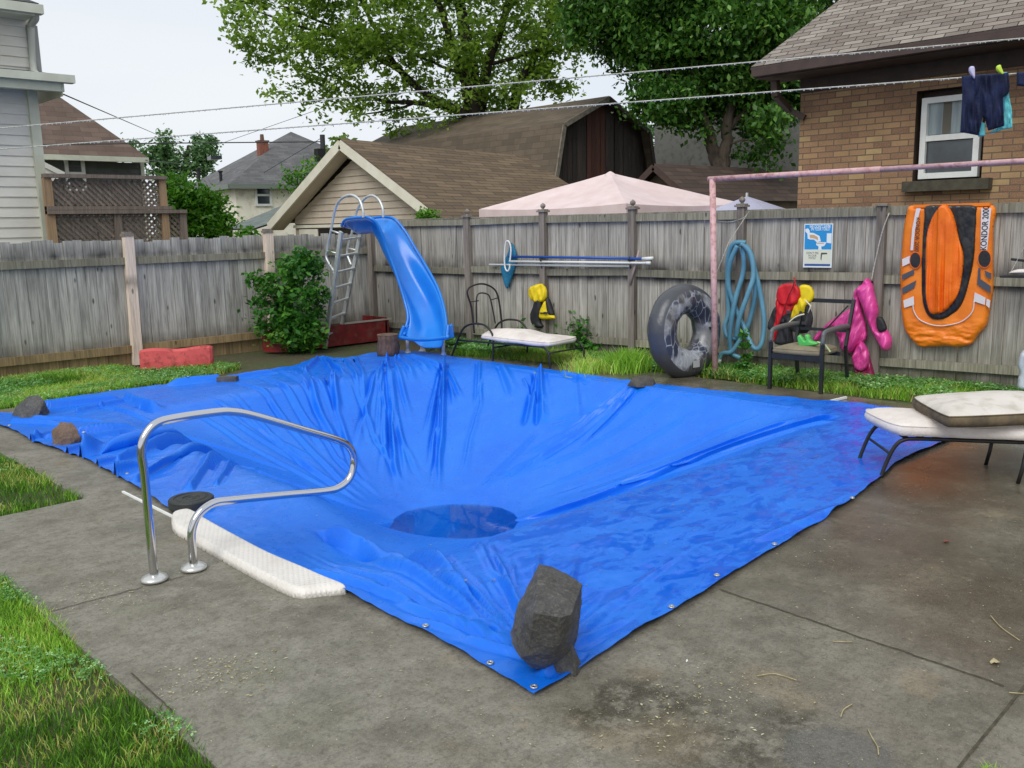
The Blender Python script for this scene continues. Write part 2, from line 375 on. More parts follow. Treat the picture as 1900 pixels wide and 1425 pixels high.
def deck_material():
    m, t, p, tc = newmat('wet_concrete'); o = tc.outputs['Object']
    sx = N(t, 'ShaderNodeSeparateXYZ'); t.links.new(o, sx.inputs[0])
    big = nois(t, o, .9, 5, .6, .4); mid = nois(t, o, 3.2, 6, .65, .3); fine = nois(t, o, 60, 4, .7); grit = nois(t, o, 260, 2)
    # the slab is darker and browner towards the right side of the pool
    side = math_(t, 'ADD', math_(t, 'MULTIPLY', math_(t, 'SUBTRACT', sx.outputs[0], 2.1), .5), math_(t, 'MULTIPLY', math_(t, 'SUBTRACT', big, .5), 1.5))
    side = ramp(t, side, [(0., 0.), (.9, 1.)])
    c = mixc(t, ramp(t, mid, [(.35, 0.), (.7, 1.)]), L(142, 138, 126), L(120, 116, 102))
    d = mixc(t, ramp(t, mid, [(.36, 0.), (.62, 1.)]), L(124, 118, 102), L(94, 88, 74))
    d = mixc(t, ramp(t, nois(t, mapg(t, o, (1.4, .5, 1)), 1.3, 4), [(.5, 0.), (.72, .6)]), d, L(82, 58, 44))
    c = mixc(t, side, c, d)
    c = mixc(t, ramp(t, nois(t, mapg(t, o, (1, 1, 1), loc=(4, 2, 0)), 1.9, 5, .7), [(.52, 0.), (.72, .7)]), c, L(62, 59, 46))
    c = mixc(t, ramp(t, nois(t, o, 2.6, 3, .5), [(.64, 0.), (.7, .5)]), c, L(136, 122, 98))
    def blob(px, py, r, soft=.6, wob=.5):
        g = G(px, py); vm = N(t, 'ShaderNodeVectorMath', operation='DISTANCE'); t.links.new(o, vm.inputs[0]); vm.inputs[1].default_value = tuple(g)
        d_ = math_(t, 'ADD', math_(t, 'DIVIDE', vm.outputs['Value'], r), math_(t, 'MULTIPLY', math_(t, 'SUBTRACT', nois(t, o, 1.6/r, 6, .7), .5), -2*wob)); return ramp(t, math_(t, 'MULTIPLY', d_, .5), [(.5*(1-soft), 1.), (.5, 0.)])
    ragged = ramp(t, nois(t, o, 11, 7, .75), [(.42, 0.), (.56, 1.)])
    for px, py, r in ((1215, 1310, .30), (1330, 1385, .34), (1160, 1290, .16), (1470, 1330, .16), (1100, 1330, .14)): c = mixc(t, math_(t, 'MULTIPLY', math_(t, 'MULTIPLY', blob(px, py, r), ragged), .9), c, L(54, 50, 32))
    for px, py, r in ((1195, 1248, .10), (1420, 1262, .16), (1240, 1372, .22), (1130, 1370, .12), (1480, 1300, .12)): c = mixc(t, math_(t, 'MULTIPLY', blob(px, py, r, .6), .4), c, L(140, 126, 100))
    for px, py, r in ((1700, 905, .55), (1700, 1010, .45), (1850, 1120, .5), (1560, 1040, .3)): c = mixc(t, math_(t, 'MULTIPLY', blob(px, py, r, .7), .6), c, L(68, 55, 42))
    for px, py, r in ((480, 1250, .2), (560, 1340, .25), (250, 1130, .15)): c = mixc(t, math_(t, 'MULTIPLY', blob(px, py, r, .8), .3), c, L(104, 106, 76))
    c = mixc(t, ramp(t, nois(t, o, 9, 6, .75), [(.4, .4), (.55, 0.)]), c, L(88, 82, 68)); c = mixc(t, ramp(t, nois(t, mapg(t, o, (1, 1, 1), loc=(3, 8, 1)), 15, 6, .8), [(.56, 0.), (.68, .45)]), c, L(150, 142, 122))
    pudm = blob(1560, 1405, .2, .2, .35)
    c = mixc(t, math_(t, 'MULTIPLY', pudm, .5), c, L(74, 74, 72))
    c = mixc(t, ramp(t, nois(t, o, 24, 5, .8), [(.36, .45), (.5, 0.)]), c, L(60, 56, 46)); c = mixc(t, ramp(t, nois(t, o, 120, 3, .7), [(.6, 0.), (.7, .45)]), c, L(176, 170, 150))
    c = mixc(t, ramp(t, fine, [(.3, .5), (.5, 0.)]), c, L(64, 60, 50))
    c = mixc(t, ramp(t, grit, [(.62, 0.), (.72, .5)]), c, L(180, 174, 158))
    setv(t, p, 'Base Color', c)
    wet = math_(t, 'ADD', math_(t, 'MULTIPLY', side, .5), nois(t, mapg(t, o, (1, 1, 1), loc=(9, 3, 0)), 1.1, 4, .5))
    r = ramp(t, math_(t, 'MULTIPLY', wet, .8), [(.36, .66), (.6, .45), (.78, .3), (.9, .2)])
    setv(t, p, 'Roughness', mixc(t, pudm, r, (.04, .04, .04, 1))); p.inputs['Specular IOR Level'].default_value = .5
    hb = math_(t, 'ADD', fine, math_(t, 'MULTIPLY', mid, 1.5)); b = N(t, 'ShaderNodeBump'); b.inputs['Distance'].default_value = .004
    t.links.new(ramp(t, wet, [(.5, .7), (1., .25)]), b.inputs['Strength']); t.links.new(hb, b.inputs['Height']); t.links.new(b.outputs[0], p.inputs['Normal'])
    return m
DECK = deck_material()
deck_rects = [(-3, 5.0, AX0, 6.08), (1.15, -4, AX0, 5.0), (1.93, 6.08, AX0, 9.9), (AX0, -4, 8.3, HY0), (AX0, AY1, HX0, HY1), (HX1, HY0, 8.3, 9.9), (AX0, HY1, HX1, 9.9)]
dm = MB()
for x0, y0, x1, y1 in deck_rects:
    dm.quad((x0, y0, 0), (x1, y0, 0), (x1, y1, 0), (x0, y1, 0), (x0, y0))
for a, b in (((1.15, -4), (1.15, 5.0)), ((1.15, 5.0), (-3, 5.0)), ((-3, 6.08), (1.93, 6.08)), ((1.93, 6.08), (1.93, 9.9)), ((1.93, 9.9), (8.3, 9.9)), ((8.3, 9.9), (8.3, -4))):
    dm.quad((*a, -.1), (*b, -.1), (*b, 0), (*a, 0))
dm.build('pool_deck', DECK, kind='structure', label='stained wet concrete pool deck')
DARKJ = M('joint_dirt', L(60, 56, 44), L(84, 78, 62), .9, ns=30)
jm = MB()
def strip_line(m, P, w, z):
    P = [np.array(p, float)[:2] for p in P]
    for a, b in zip(P, P[1:]):
        e = nrm(b-a); n = V(-e[1], e[0])*w/2
        m.quad((*(a-n), z), (*(b-n), z), (*(b+n), z), (*(a+n), z))
def wob(a, b, k, amp):
    a = np.array(a)[:2]; b = np.array(b)[:2]; e = b-a; n = nrm(V(-e[1], e[0]))
    return [a+e*i/k+n*rng.normal(0, amp) for i in range(k+1)]
for a, b, w_ in (((2.6, 2.27), (3.45, 2.24), .006), ((3.45, 2.24), (3.44, 1.02), .012), ((-4, 1.0), (9, 1.0), .012)): pass
strip_line(jm, wob((2.78, .94), (8.2, 1.17), 40, .002), .009, .004)
strip_line(jm, wob((2.86, .66), (8.2, .86), 40, .003), .005, .004)
strip_line(jm, wob((3.47, 2.27), (3.42, 1.02), 30, .003), .008, .004)
strip_line(jm, wob(G(88, 1137), G(265, 1090), 14, .004), .006, .004)
strip_line(jm, wob(G(310, 1078), G(340, 1070), 5, .002), .005, .004)
strip_line(jm, wob(G(243, 1250), G(322, 1322), 8, .001), .006, .004)
jm.build('deck_joints', DARKJ, kind='structure', label='dark cracks and joints between the slabs of concrete')
slab2 = MB(); slab2.quad((2.6, -3, .004), (8, -3, .004), (8, .55, .004), (2.6, .55, .004)); 
# pool shell, mostly hidden under the tarpaulin
shell = M('pool_shell', L(150, 190, 205), L(110, 160, 185), .5, ns=3)
ps = MB(); zb = -1.6
loop = [(AX0, HY0), (HX1, HY0), (HX1, HY1), (HX0, HY1), (HX0, AY1), (AX0, AY1)]
for i in range(6): a = loop[i]; b = loop[(i+1) % 6]; ps.quad((*a, zb), (*b, zb), (*b, -.002), (*a, -.002))
ps.quad((AX0, HY0, zb), (HX1, HY0, zb), (HX1, HY1, zb), (AX0, HY1, zb)); ps.build('pool_basin', shell, kind='structure', label='empty pool shell under the tarpaulin')

# ------------------------------------------------------------------ tarpaulin: a membrane hung over the pool
CXP, CYP, ZLOW = 4.9, 5.92, -.98
h_ = .05; gx0, gy0 = 2.0, 3.2; nxg, nyg = 112, 122
GXX, GYY = np.meshgrid(gx0+np.arange(nxg)*h_, gy0+np.arange(nyg)*h_)
free = (GXX > PX0) & (GXX < PX1) & (GYY > PY0) & (GYY < PY1)
alc = (GXX > AX0) & (GXX <= PX0) & (GYY > AY0) & (GYY < AY1)
low = ((GXX-CXP)**2/.38**2+(GYY-CYP)**2/.42**2) < 1
Z = np.zeros_like(GXX)
Z[alc] = -.24*np.clip((GXX[alc]-AX0+.03)/.8, 0, 1)*np.clip(np.minimum((GYY[alc]-AY0)/.5, (AY1-GYY[alc])/1.1), 0, 1)
Z[low] = ZLOW
fr = free & ~low
for it in range(3500):
    Zn = .25*(np.roll(Z, 1, 0)+np.roll(Z, -1, 0)+np.roll(Z, 1, 1)+np.roll(Z, -1, 1))-.00030
    Z[fr] = Zn[fr]
for it in range(11): Z = .5*Z+.125*(np.roll(Z, 1, 0)+np.roll(Z, -1, 0)+np.roll(Z, 1, 1)+np.roll(Z, -1, 1))
def tz(x, y):
    x = np.asarray(x, float); y = np.asarray(y, float)
    X = np.clip((x-gx0)/h_, 0, nxg-1.001); Y = np.clip((y-gy0)/h_, 0, nyg-1.001); i = X.astype(int); j = Y.astype(int); fx = X-i; fy = Y-j
    o = (Z[j, i]*(1-fx)+Z[j, i+1]*fx)*(1-fy)+(Z[j+1, i]*(1-fx)+Z[j+1, i+1]*fx)*fy
    return o
def TP(px, py):
    z = 0.
    for _ in range(40):
        g = G(px, py, z); z = .6*z+.4*float(tz(g[0], g[1]))
    return G(px, py, z)
def crv(P, n):
    P = np.array(P, float); s = np.r_[0, np.cumsum(np.hypot(*np.diff(P, axis=0).T))]; t = np.linspace(0, s[-1], n)
    return np.stack([np.interp(t, s, P[:, 0]), np.interp(t, s, P[:, 1])], 1)
NU, NV = 780, 480
Cc = V(7.72, 2.62)
eBA = crv([G(*p)[:2] for p in ((990, 1298), (900, 1241), (790, 1180), (640, 1104), (560, 1068), (460, 1020), (385, 978), (345, 968), (290, 932), (245, 902), (215, 885), (150, 850), (100, 835), (60, 822), (30, 803), (0, 792), (-25, 785))], NU)
eBC = crv([G(*p)[:2] for p in ((990, 1298), (1060, 1256), (1200, 1167), (1300, 1110), (1345, 1078), (1400, 1044), (1480, 996), (1530, 965), (1590, 925), (1640, 884), (1660, 862), (1700, 845), (1757, 822))]+[Cc], NV)
eAD = crv([G(*p)[:2] for p in ((-25, 785), (0, 771), (40, 770), (85, 747), (120, 741), (230, 727), (410, 702), (480, 692), (545, 682), (580, 668), (600, 664), (620, 672), (665, 662), (700, 657), (725, 654))], NV)
eCD = crv([Cc]+[G(*p)[:2] for p in ((1700, 766), (1600, 753), (1400, 735), (1190, 712), (1100, 700), (1000, 686), (920, 675), (835, 664), (780, 655), (725, 654))], NU)
u = np.linspace(0, 1, NU)[:, None, None]; v = np.linspace(0, 1, NV)[None, :, None]
# eBA(u): v=0 ; eCD(u): v=1 ; eBC(v): u=0 ; eAD(v): u=1
S = (1-v)*eBA[:, None]+v*eCD[:, None]+(1-u)*eBC[None]+u*eAD[None]-((1-u)*(1-v)*eBA[0]+u*(1-v)*eBA[-1]+(1-u)*v*eCD[0]+u*v*eCD[-1])
TX, TY = S[..., 0], S[..., 1]
TZ = tz(TX, TY)+.014
inpool = np.clip(-tz(TX, TY)/.08, 0, 1)
def fold(a, b, w0, w1, amp, sharp=1., ta=.15, tb=.3, wob_=.0):
    """ridge from world point a to b"""
    global TZ
    a = np.array(a, float)[:2]; b = np.array(b, float)[:2]; e = b-a; Lh = np.hypot(*e); e = e/Lh; n = V(-e[1], e[0])
    dx = TX-a[0]; dy = TY-a[1]; t = (dx*e[0]+dy*e[1])/Lh; s = dx*n[0]+dy*n[1]
    if wob_: s = s+wob_*(vn(t*Lh, s*0, .35, int(abs(a[0]*991)+abs(b[1]*77)) % 9999)-.5)*np.clip(t*3, 0, 1)
    wd = w0+(w1-w0)*np.clip(t, 0, 1)
    env = np.clip((t)/max(ta, 1e-3)+1e-6, 0, 1)*np.clip((1-t)/max(tb, 1e-3), 0, 1); env = env*env*(3-2*env)
    q = np.abs(s)/wd
    TZ = TZ+amp*env*(np.exp(-q**(2/sharp))-.25*np.exp(-((q-2.)**2)*1.2)-.95*np.exp(-((s/wd+1.5)**2)*2.5))
def groove(a, b, wd, amp, ta=.1, tb=.1, wob_=.03):
    global TZ
    a = np.array(a, float)[:2]; b = np.array(b, float)[:2]; e = b-a; Lh = np.hypot(*e); e = e/Lh; n = V(-e[1], e[0])
    dx = TX-a[0]; dy = TY-a[1]; t = (dx*e[0]+dy*e[1])/Lh; s = dx*n[0]+dy*n[1]+wob_*(vn(t*Lh, t*0, .5, 313)-.5)
    env = np.clip(t/ta, 0, 1)*np.clip((1-t)/tb, 0, 1); TZ = TZ+env*amp*(-np.exp(-(s/wd)**2)+.12*np.exp(-((s/wd-2.6)**2)*.5))
# long tension folds read from the photograph (pixels on the sheet)
def PF(p, q, w0, w1, amp, sharp=1.3, ta=.08, tb=.3, wob_=.0): fold(TP(*p), TP(*q), w0, w1, amp*1.3, sharp, ta, tb, wob_)

def lap(a, b, ht, sh, wd, ta=.1, tb=.1, bow=0.):
    """a fold that flops over to one side: raised crest pushed sideways until it overhangs"""
    global TX, TY, TZ
    a = np.array(a, float)[:2]; b = np.array(b, float)[:2]; e = b-a; Lh = np.hypot(*e); e = e/Lh; n = V(-e[1], e[0])
    if n[1] > 0: n = -n
    dx = TX-a[0]; dy = TY-a[1]; t = (dx*e[0]+dy*e[1])/Lh; s = dx*n[0]+dy*n[1]+.03*(vn(t*Lh, t*0, .6, 313)-.5)+bow*np.sin(np.pi*np.clip(t, 0, 1))
    env = np.clip(t/ta, 0, 1)*np.clip((1-t)/tb, 0, 1); env = env*env*(3-2*env)
    TZ = TZ+env*(ht*np.exp(-(s/wd)**2)-ht*.8*np.exp(-((s-wd*1.5)/(wd*.7))**2)); k = env*sh*np.exp(-((s+wd*.2)/wd)**2)
    TX = TX+n[0]*k; TY = TY+n[1]*k
LAPS = []
LAPS += [(TP(925, 978), TP(1560, 774), .05, .06, .032, .2, .06), (TP(1060, 925), TP(1480, 780), .03, .045, .025, .5, .1), (TP(1060, 838), TP(1180, 722), .03, .03, .022, .3, .1), (TP(600, 985), TP(760, 1048), .03, .04, .025, .3, .2), (TP(745, 1040), TP(880, 1140), .025, .035, .022, .2, .3), (TP(152, 852), TP(379, 838), .03, .04, .02, .1, .3), (TP(250, 898), TP(434, 855), .02, .03, .018, .2, .3)]
groove(TP(1060, 838), TP(1180, 722), .016, .03, .3, .1)
for args in [((1560, 785), (1150, 905), .02, .02, .02, 1.6, .1, .3, .02), ((1500, 795), (1040, 942), .02, .02, .016, 1.6),
    ((1190, 716), (900, 900), .02, .025, .03, 1.5, .05, .3, .02), ((1180, 714), (960, 855), .018, .03, .022, 1.5, .05, .3),
    ((1170, 740), (1000, 800), .02, .05, .012), ((1000, 690), (985, 795), .03, .06, .055, 1.6, .02, .25), ((1004, 690), (1008, 790), .02, .05, .05, 1.8, .02, .15), ((975, 700), (1010, 760), .02, .03, -.02),
    ((890, 672), (888, 760), .02, .03, .02), ((1075, 700), (1090, 790), .03, .05, .012), ((1040, 695), (1100, 712), .02, .02, .03), ((930, 680), (960, 740), .03, .05, .02)]: PF(*args)
for k, (x1, y1) in enumerate([(735, 905), (742, 925), (748, 870), (700, 850), (712, 905), (690, 790), (760, 920), (770, 800), (672, 800), (650, 860)]):
    PF((716+k*.8, 668), (x1, y1), .016, .03, .03 if k < 3 else .017, 1.5, .03, .35, .02)
for k, (x1, y1) in enumerate([(805, 915), (812, 930), (822, 880), (798, 880), (830, 820), (845, 760), (860, 745), (790, 820), (808, 870), (816, 905)]):
    PF((826-k*.5, 676), (x1, y1), .014, .026, .034 if k < 4 else .018, 1.5, .03, .35, .015)
for (x0, y0, x1, y1, am) in [(745, 662, 690, 690, .03), (750, 660, 800, 700, .02), (760, 660, 840, 705, .02), (740, 664, 770, 720, .02), (735, 664, 735, 720, .018), (600, 668, 625, 760, .06), (606, 668, 640, 700, .05), (590, 668, 560, 700, .045), (622, 700, 628, 770, .045),
    (560, 682, 600, 800, .02), (520, 690, 640, 850, .018), (480, 700, 620, 860, .016), (540, 690, 660, 890, .02), (610, 700, 670, 900, .02), (440, 712, 560, 820, .014), (640, 668, 680, 780, .02), (660, 664, 690, 840, .02), (580, 700, 700, 920, .012), (500, 740, 690, 935, .012), (450, 760, 690, 945, .012), (400, 760, 640, 900, .01)]:
    PF((x0, y0), (x1, y1), .02, .035, am, 1.4, .05, .35, .03)
# folds that run in from the left edge
for (x0, y0, x1, y1, w0, am) in [(60, 818, 60+205, 800, .02, .03), (62, 822, 240, 812, .012, .012), (152, 850, 379, 838, .03, .07), (215, 866, 380, 838, .03, .06), (248, 900, 434, 855, .025, .035), (350, 915, 434, 855, .03, .035), (400, 905, 480, 868, .015, .02),
    (108, 828, 265, 801, .02, .03), (145, 808, 265, 800, .02, .03), (90, 760, 240, 742, .03, .06), (140, 768, 250, 745, .02, .04), (235, 742, 300, 770, .04, .05), (85, 756, 180, 745, .03, .05), (170, 755, 290, 790, .015, .02), (60, 778, 200, 785, .02, .02), (410, 706, 300, 718, .04, .05), (440, 704, 520, 692, .03, .04), (20, 785, 120, 790, .02, .03)]:
    PF((x0, y0), (x1, y1), w0, w0*1.4, am, 1.5, .03, .3, .03)
for (px, py, am) in [(60, 820, .05), (152, 850, .09), (217, 884, .09), (128, 842, .05), (185, 866, .04)]:
    g = G(px, py); q = G(px+40, py-14); fold(g+(g-q)*.3, q+(q-g)*.6, .018, .03, am, 1.3, .02, .7)
for (x0, y0, x1, y1, am) in [(470, 700, 720, 935, .014), (420, 730, 680, 940, .014), (350, 760, 650, 925, .014), (430, 860, 700, 950, .016), (520, 900, 740, 960, .02), (560, 930, 760, 970, .016), (650, 700, 760, 915, .014), (700, 700, 790, 905, .012), (900, 690, 860, 900, .012), (1000, 800, 890, 915, .012), (1120, 760, 930, 900, .014), (1300, 760, 980, 920, .014), (1420, 770, 1010, 930, .012), (1250, 730, 960, 890, .012), (300, 800, 560, 880, .012), (380, 740, 600, 860, .012)]: PF((x0, y0), (x1, y1), .018, .03, am, 1.4, .2, .3, .05)
# fan of creases radiating from the big boulder at the front corner
for k, (x1, y1, am) in enumerate([(600, 985, .035), (640, 1010, .035), (700, 1035, .025), (760, 1040, .02), (860, 1010, .02), (900, 1005, .035), (925, 1020, .02), (940, 1040, .02), (985, 1010, .025), (1090, 1010, .025), (560, 1020, .02), (520, 1010, .015), (690, 1090, .018), (640, 1075, .02), (720, 1130, .02), (1150, 1120, .02), (1120, 1080, .015), (1190, 1140, .016), (1110, 1190, .025), (1130, 1170, .02), (800, 1170, .02), (830, 1060, .015), (870, 1060, .02), (780, 1100, .02), (1000, 1000, .012), (1300, 1000, .01), (1200, 1060, .01)]):
    fold(G(1008, 1236), TP(x1, y1), .008, .028, am*1.35, 1.5, .05, .55, .04)
for (a, b, w0, am) in [((600, 985), (760, 1048), .035, .045), ((745, 1042), (860, 1130), .03, .03), ((560, 1062), (800, 1130), .02, .02), ((1395, 1010), (1600, 935), .03, .012), ((1000, 1262), (1090, 1215), .02, .03)]: PF(a, b, w0, w0, am, 1.5, .15, .3, .05)
# edge of the pit: crisp lip where the sheet turns down
flat = 1-inpool
hole = np.clip(1-np.hypot(TX-CXP, TY-CYP)/1.1, 0, 1); TZ = TZ+hole*(fbm(TX, TY, .45, 61, 3)-.5)*.16
rip = (fbm(TX*.8+TY*.5, TY*1.6-TX*.6, .16, 11, 4)-.5)
TZ = TZ+flat*rip*.016+(1-flat)*rip*.005+(fbm(TX, TY, .9, 23, 3)-.5)*.02*(1-flat)+flat*.012*np.abs(fbm(TX, TY, .5, 31, 3)-.5)
edge = np.minimum(np.minimum(u[..., 0], 1-u[..., 0])*6.5, np.minimum(v[..., 0], 1-v[..., 0])*5)
TZ = TZ+np.clip(1-edge/.12, 0, 1)*.02*fbm(TX, TY, .22, 41, 3)*flat
for q in LAPS: lap(*q)
inh = ((TX > HX0) & (TX < HX1) & (TY > HY0) & (TY < HY1)) | ((TX > AX0) & (TX < HX0) & (TY > HY0) & (TY < AY1))
TZ = np.where(~inh, np.maximum(TZ, .008), TZ)
wet = flat*np.clip((TX-2.3)/1.0, 0, 1)*np.clip((4.6-TY)/.8, 0, 1)
idx = np.arange(NU*NV).reshape(NU, NV); fc = np.stack([idx[:-1, :-1], idx[:-1, 1:], idx[1:, 1:], idx[1:, :-1]], -1).reshape(-1, 4)
def tarp_material():
    m, t, p, tc = newmat('blue_polythene'); o = tc.outputs['Object']
    a = N(t, 'ShaderNodeAttribute', attribute_name='rnd')
    n1 = nois(t, o, 1.4, 4); n2 = nois(t, mapg(t, o, (5, 9, 5), rot=(0, 0, .6)), 1, 5, .6, .8)
    pud = math_(t, 'MULTIPLY', a.outputs['Fac'], ramp(t, n2, [(.46, 0.), (.56, .8)]))
    c = mixc(t, ramp(t, n1, [(.3, 0.), (.7, 1.)]), L(12, 106, 224), L(24, 120, 232))
    c = mixc(t, math_(t, 'MULTIPLY', ramp(t, nois(t, o, 7, 5, .7), [(.55, 0.), (.8, .35)]), 1.), c, L(70, 145, 232))
    c = mixc(t, pud, c, L(4, 92, 216))
    setv(t, p, 'Base Color', c)
    rr = mixc(t, pud, ramp(t, nois(t, o, 14, 4), [(.3, .24), (.7, .42)]), (.10, .10, .10, 1)); setv(t, p, 'Roughness', rr)
    p.inputs['Specular IOR Level'].default_value = .38
    weave = nois(t, o, 170, 2); cr_ = nois(t, mapg(t, o, (1, 1, 1)), 22, 5, .7, 1.2)
    hb = math_(t, 'ADD', math_(t, 'MULTIPLY', weave, .15), cr_)
    b = N(t, 'ShaderNodeBump'); b.inputs['Distance'].default_value = .004; t.links.new(ramp(t, pud, [(0., .55), (1., .1)]), b.inputs['Strength']); t.links.new(hb, b.inputs['Height']); t.links.new(b.outputs[0], p.inputs['Normal'])
    return m
TARP = tarp_material()
tarp = thing('tarpaulin', 'huge crumpled bright blue tarpaulin sagging into the empty pool, stones on its edges', 'tarpaulin', (4.5, 5.5, 0))
rawmesh('sheet', np.stack([TX, TY, TZ], -1).reshape(-1, 3), fc, TARP, tarp, rnd=wet.ravel(), smooth=True)
BRASS = M('eyelet_metal', L(190, 190, 182), None, .3, metal=.8)
def surf(x, y):
    d = (TX-x)**2+(TY-y)**2; k = np.unravel_index(np.argmin(d), d.shape); return V(x, y, TZ[k])
for px, py in ((991, 1287), (790, 1172), (1246, 1136), (1437, 1017), (1581, 932), (160, 847), (236, 882), (910, 1240), (18, 795), (205, 730), (350, 713), (1330, 1078)):
    g = surf(*G(px, py)[:2]); e = MB(); e.tube([g+V(.011*math.cos(a), .011*math.sin(a), .005) for a in np.linspace(0, 2*math.pi, 15)[:-1]], .0045, 6, closed=True)
    e.build('eyelet', BRASS, tarp, smooth=True)
# water standing in the bottom of the sag
wm, t, p, tc = newmat('standing_water')
tr = N(t, 'ShaderNodeBsdfTransparent'); tr.inputs[0].default_value = (.62, .92, .95, 1); gl = N(t, 'ShaderNodeBsdfGlossy'); gl.inputs['Roughness'].default_value = .02
bpn = N(t, 'ShaderNodeBump'); bpn.inputs['Strength'].default_value = .05; bpn.inputs['Distance'].default_value = .01; t.links.new(nois(t, tc.outputs['Object'], 9, 2), bpn.inputs['Height']); t.links.new(bpn.outputs[0], gl.inputs['Normal'])
fz = N(t, 'ShaderNodeFresnel'); fz.inputs[0].default_value = 1.4; t.links.new(bpn.outputs[0], fz.inputs['Normal']); ms = N(t, 'ShaderNodeMixShader')
t.links.new(fz.outputs[0], ms.inputs[0]); t.links.new(tr.outputs[0], ms.inputs[1]); t.links.new(gl.outputs[0], ms.inputs[2]); t.links.new(ms.outputs[0], t.nodes['Material Output'].inputs[0])
wb = MB(); wb.poly([(CXP+.66*math.cos(a), CYP+.66*math.sin(a), -.895) for a in np.linspace(0, 2*math.pi, 49)[:-1]]); wb.build('water', wm, kind='structure', label='rain water standing in the lowest dip of the tarpaulin')

# ------------------------------------------------------------------ grass and low weeds
GRASSM = leaf_mat('grass_blade', [(0, L(70, 112, 34)), (.35, L(122, 174, 54)), (.7, L(168, 214, 84)), (.88, L(204, 222, 122)), (1, L(186, 162, 104))], .5, .3)
CLOVER = leaf_mat('clover_leaf', [(0, L(70, 128, 56)), (.6, L(114, 174, 92)), (1, L(176, 216, 150))], .4, .25)
def scatter(poly, n):
    P = np.array(poly, float); o = np.zeros((0, 2))
    while len(o) < n:
        q = rng.uniform(P.min(0), P.max(0), (n*2, 2)); o = np.vstack([o, q[inpoly(q[:, 0], q[:, 1], P)]])
    return o[:n]
def blades(pts, h, wd, lean=.5, z0=0., rn=None, curl=.5):
    n = len(pts); a = rng.uniform(0, 2*np.pi, n); hh = h*rng.uniform(.5, 1.3, n); b = rng.uniform(0, 2*np.pi, n)
    px = pts[:, 0]; py = pts[:, 1]; dx = np.cos(a); dy = np.sin(a); lx = np.cos(b)*lean*hh*rng.uniform(.2, 1.3, n); ly = np.sin(b)*lean*hh*rng.uniform(.2, 1.3, n)
    z = np.full(n, z0); wv = wd*rng.uniform(.6, 1.3, n)
    def row(f, k, wk): return [np.stack([px+lx*k+s*dx*wv*wk, py+ly*k+s*dy*wv*wk, z+hh*f], 1) for s in (-1, 1)]
    b0, b1 = row(0, 0, 1); m0, m1 = row(.6, .35, .8); t0, t1 = row(1, 1, .12)
    v = np.stack([b0, b1, m1, m0, t1, t0], 1).reshape(-1, 3); i = np.arange(n)[:, None]*6
    f = np.vstack([i+[0, 1, 2, 3], i+[3, 2, 4, 5]]); r = rng.random(n) if rn is None else rn
    return v, f, np.repeat(r, 6)
def grass(name, poly, n, h, wd, label, lean=.6, rlo=0, rhi=1):
    p = scatter(poly, n); clump = fbm(p[:, 0], p[:, 1], .5, 5, 3); keep = rng.random(n) < clump*1.9-.15; p = p[keep]; clump = clump[keep]
    r = np.clip(rlo+(rhi-rlo)*(.30+(fbm(p[:, 0], p[:, 1], .8, 77, 3)-.5)*1.4+rng.normal(0, .24, len(p))), 0, 1)
    dry = (fbm(p[:, 0], p[:, 1], .35, 91, 3) > .58) & (rng.random(len(p)) < .4); r[dry] = rng.uniform(.85, 1, dry.sum())
    v, f, rr = blades(p, h, wd, lean, -.03, r); v[:, 2] += np.repeat((clump-.5)*h*.5, 6).clip(-.01, .05)
    return rawmesh(name, v, f, GRASSM, rnd=rr, label=label, cat='grass', kind='stuff')
def clover(name, poly, n, size, h, label, thr=.5, seed=55):
    p = scatter(poly, n); m = fbm(p[:, 0], p[:, 1], .6, seed, 3) > thr; p = p[m]; n = len(p)
    vs = []; fs = []; r = np.repeat(rng.random(n), 12)
    a0 = rng.uniform(0, 2*np.pi, n); hh = h*rng.uniform(.5, 1.2, n); sz = size*rng.uniform(.6, 1.3, n)
    out_ = []
    for k in range(3):
        a = a0+k*2.094; ex, ey = np.cos(a), np.sin(a); nx, ny = -ey, ex; tz_ = rng.normal(0, .3, n)*sz
        c = lambda l, s, zz: np.stack([p[:, 0]+ex*l*sz+nx*s*sz, p[:, 1]+ey*l*sz+ny*s*sz, hh-.03+zz], 1)
        out_ += [c(.05, 0, 0*tz_), c(.6, -.42, tz_*.5), c(1., 0, tz_), c(.6, .42, tz_*.6)]
    v = np.stack(out_, 1).reshape(-1, 3); i = np.arange(n)[:, None]*12; f = np.vstack([i+[0, 1, 2, 3], i+[4, 5, 6, 7], i+[8, 9, 10, 11]])
    return rawmesh(name, v, f, CLOVER, rnd=r, label=label, cat='clover', kind='stuff')
pA = [(-1.2, 1.4), (1.13, 1.4), (1.19, 2.2), (1.15, 2.6), (1.2, 3), (1.15, 3.4), (1.16, 3.9), (1.19, 4.3), (1.16, 5.02), (-1.2, 5.03)]
grass('grass', pA, 130000, .042, .0022, 'green lawn grass at the near left corner beside the concrete')
clover('clover', pA, 22000, .011, .052, 'clover leaves in the near left lawn')
pB = [(-1.5, 6.1), (1.95, 6.1), (1.92, 8), (1.86, 9.4), (1.8, 10.1), (-1.5, 10.1)]
grass('grass', pB, 90000, .06, .003, 'green lawn grass left of the tarpaulin beyond the concrete walkway')
clover('clover', pB, 14000, .013, .055, 'clover leaves in the lawn left of the tarpaulin', .52, 66)
pC = [(1.0, 10.1), (2.6, 9.95), (3.6, 10.1), (4.7, 10.15), (5.4, 10.6), (5.3, 10.9), (4.4, 11.2), (4.3, 11.95), (1.0, 11.95)]
grass('grass', pC, 60000, .075, .004, 'grass strip between the tarpaulin and the left fence')
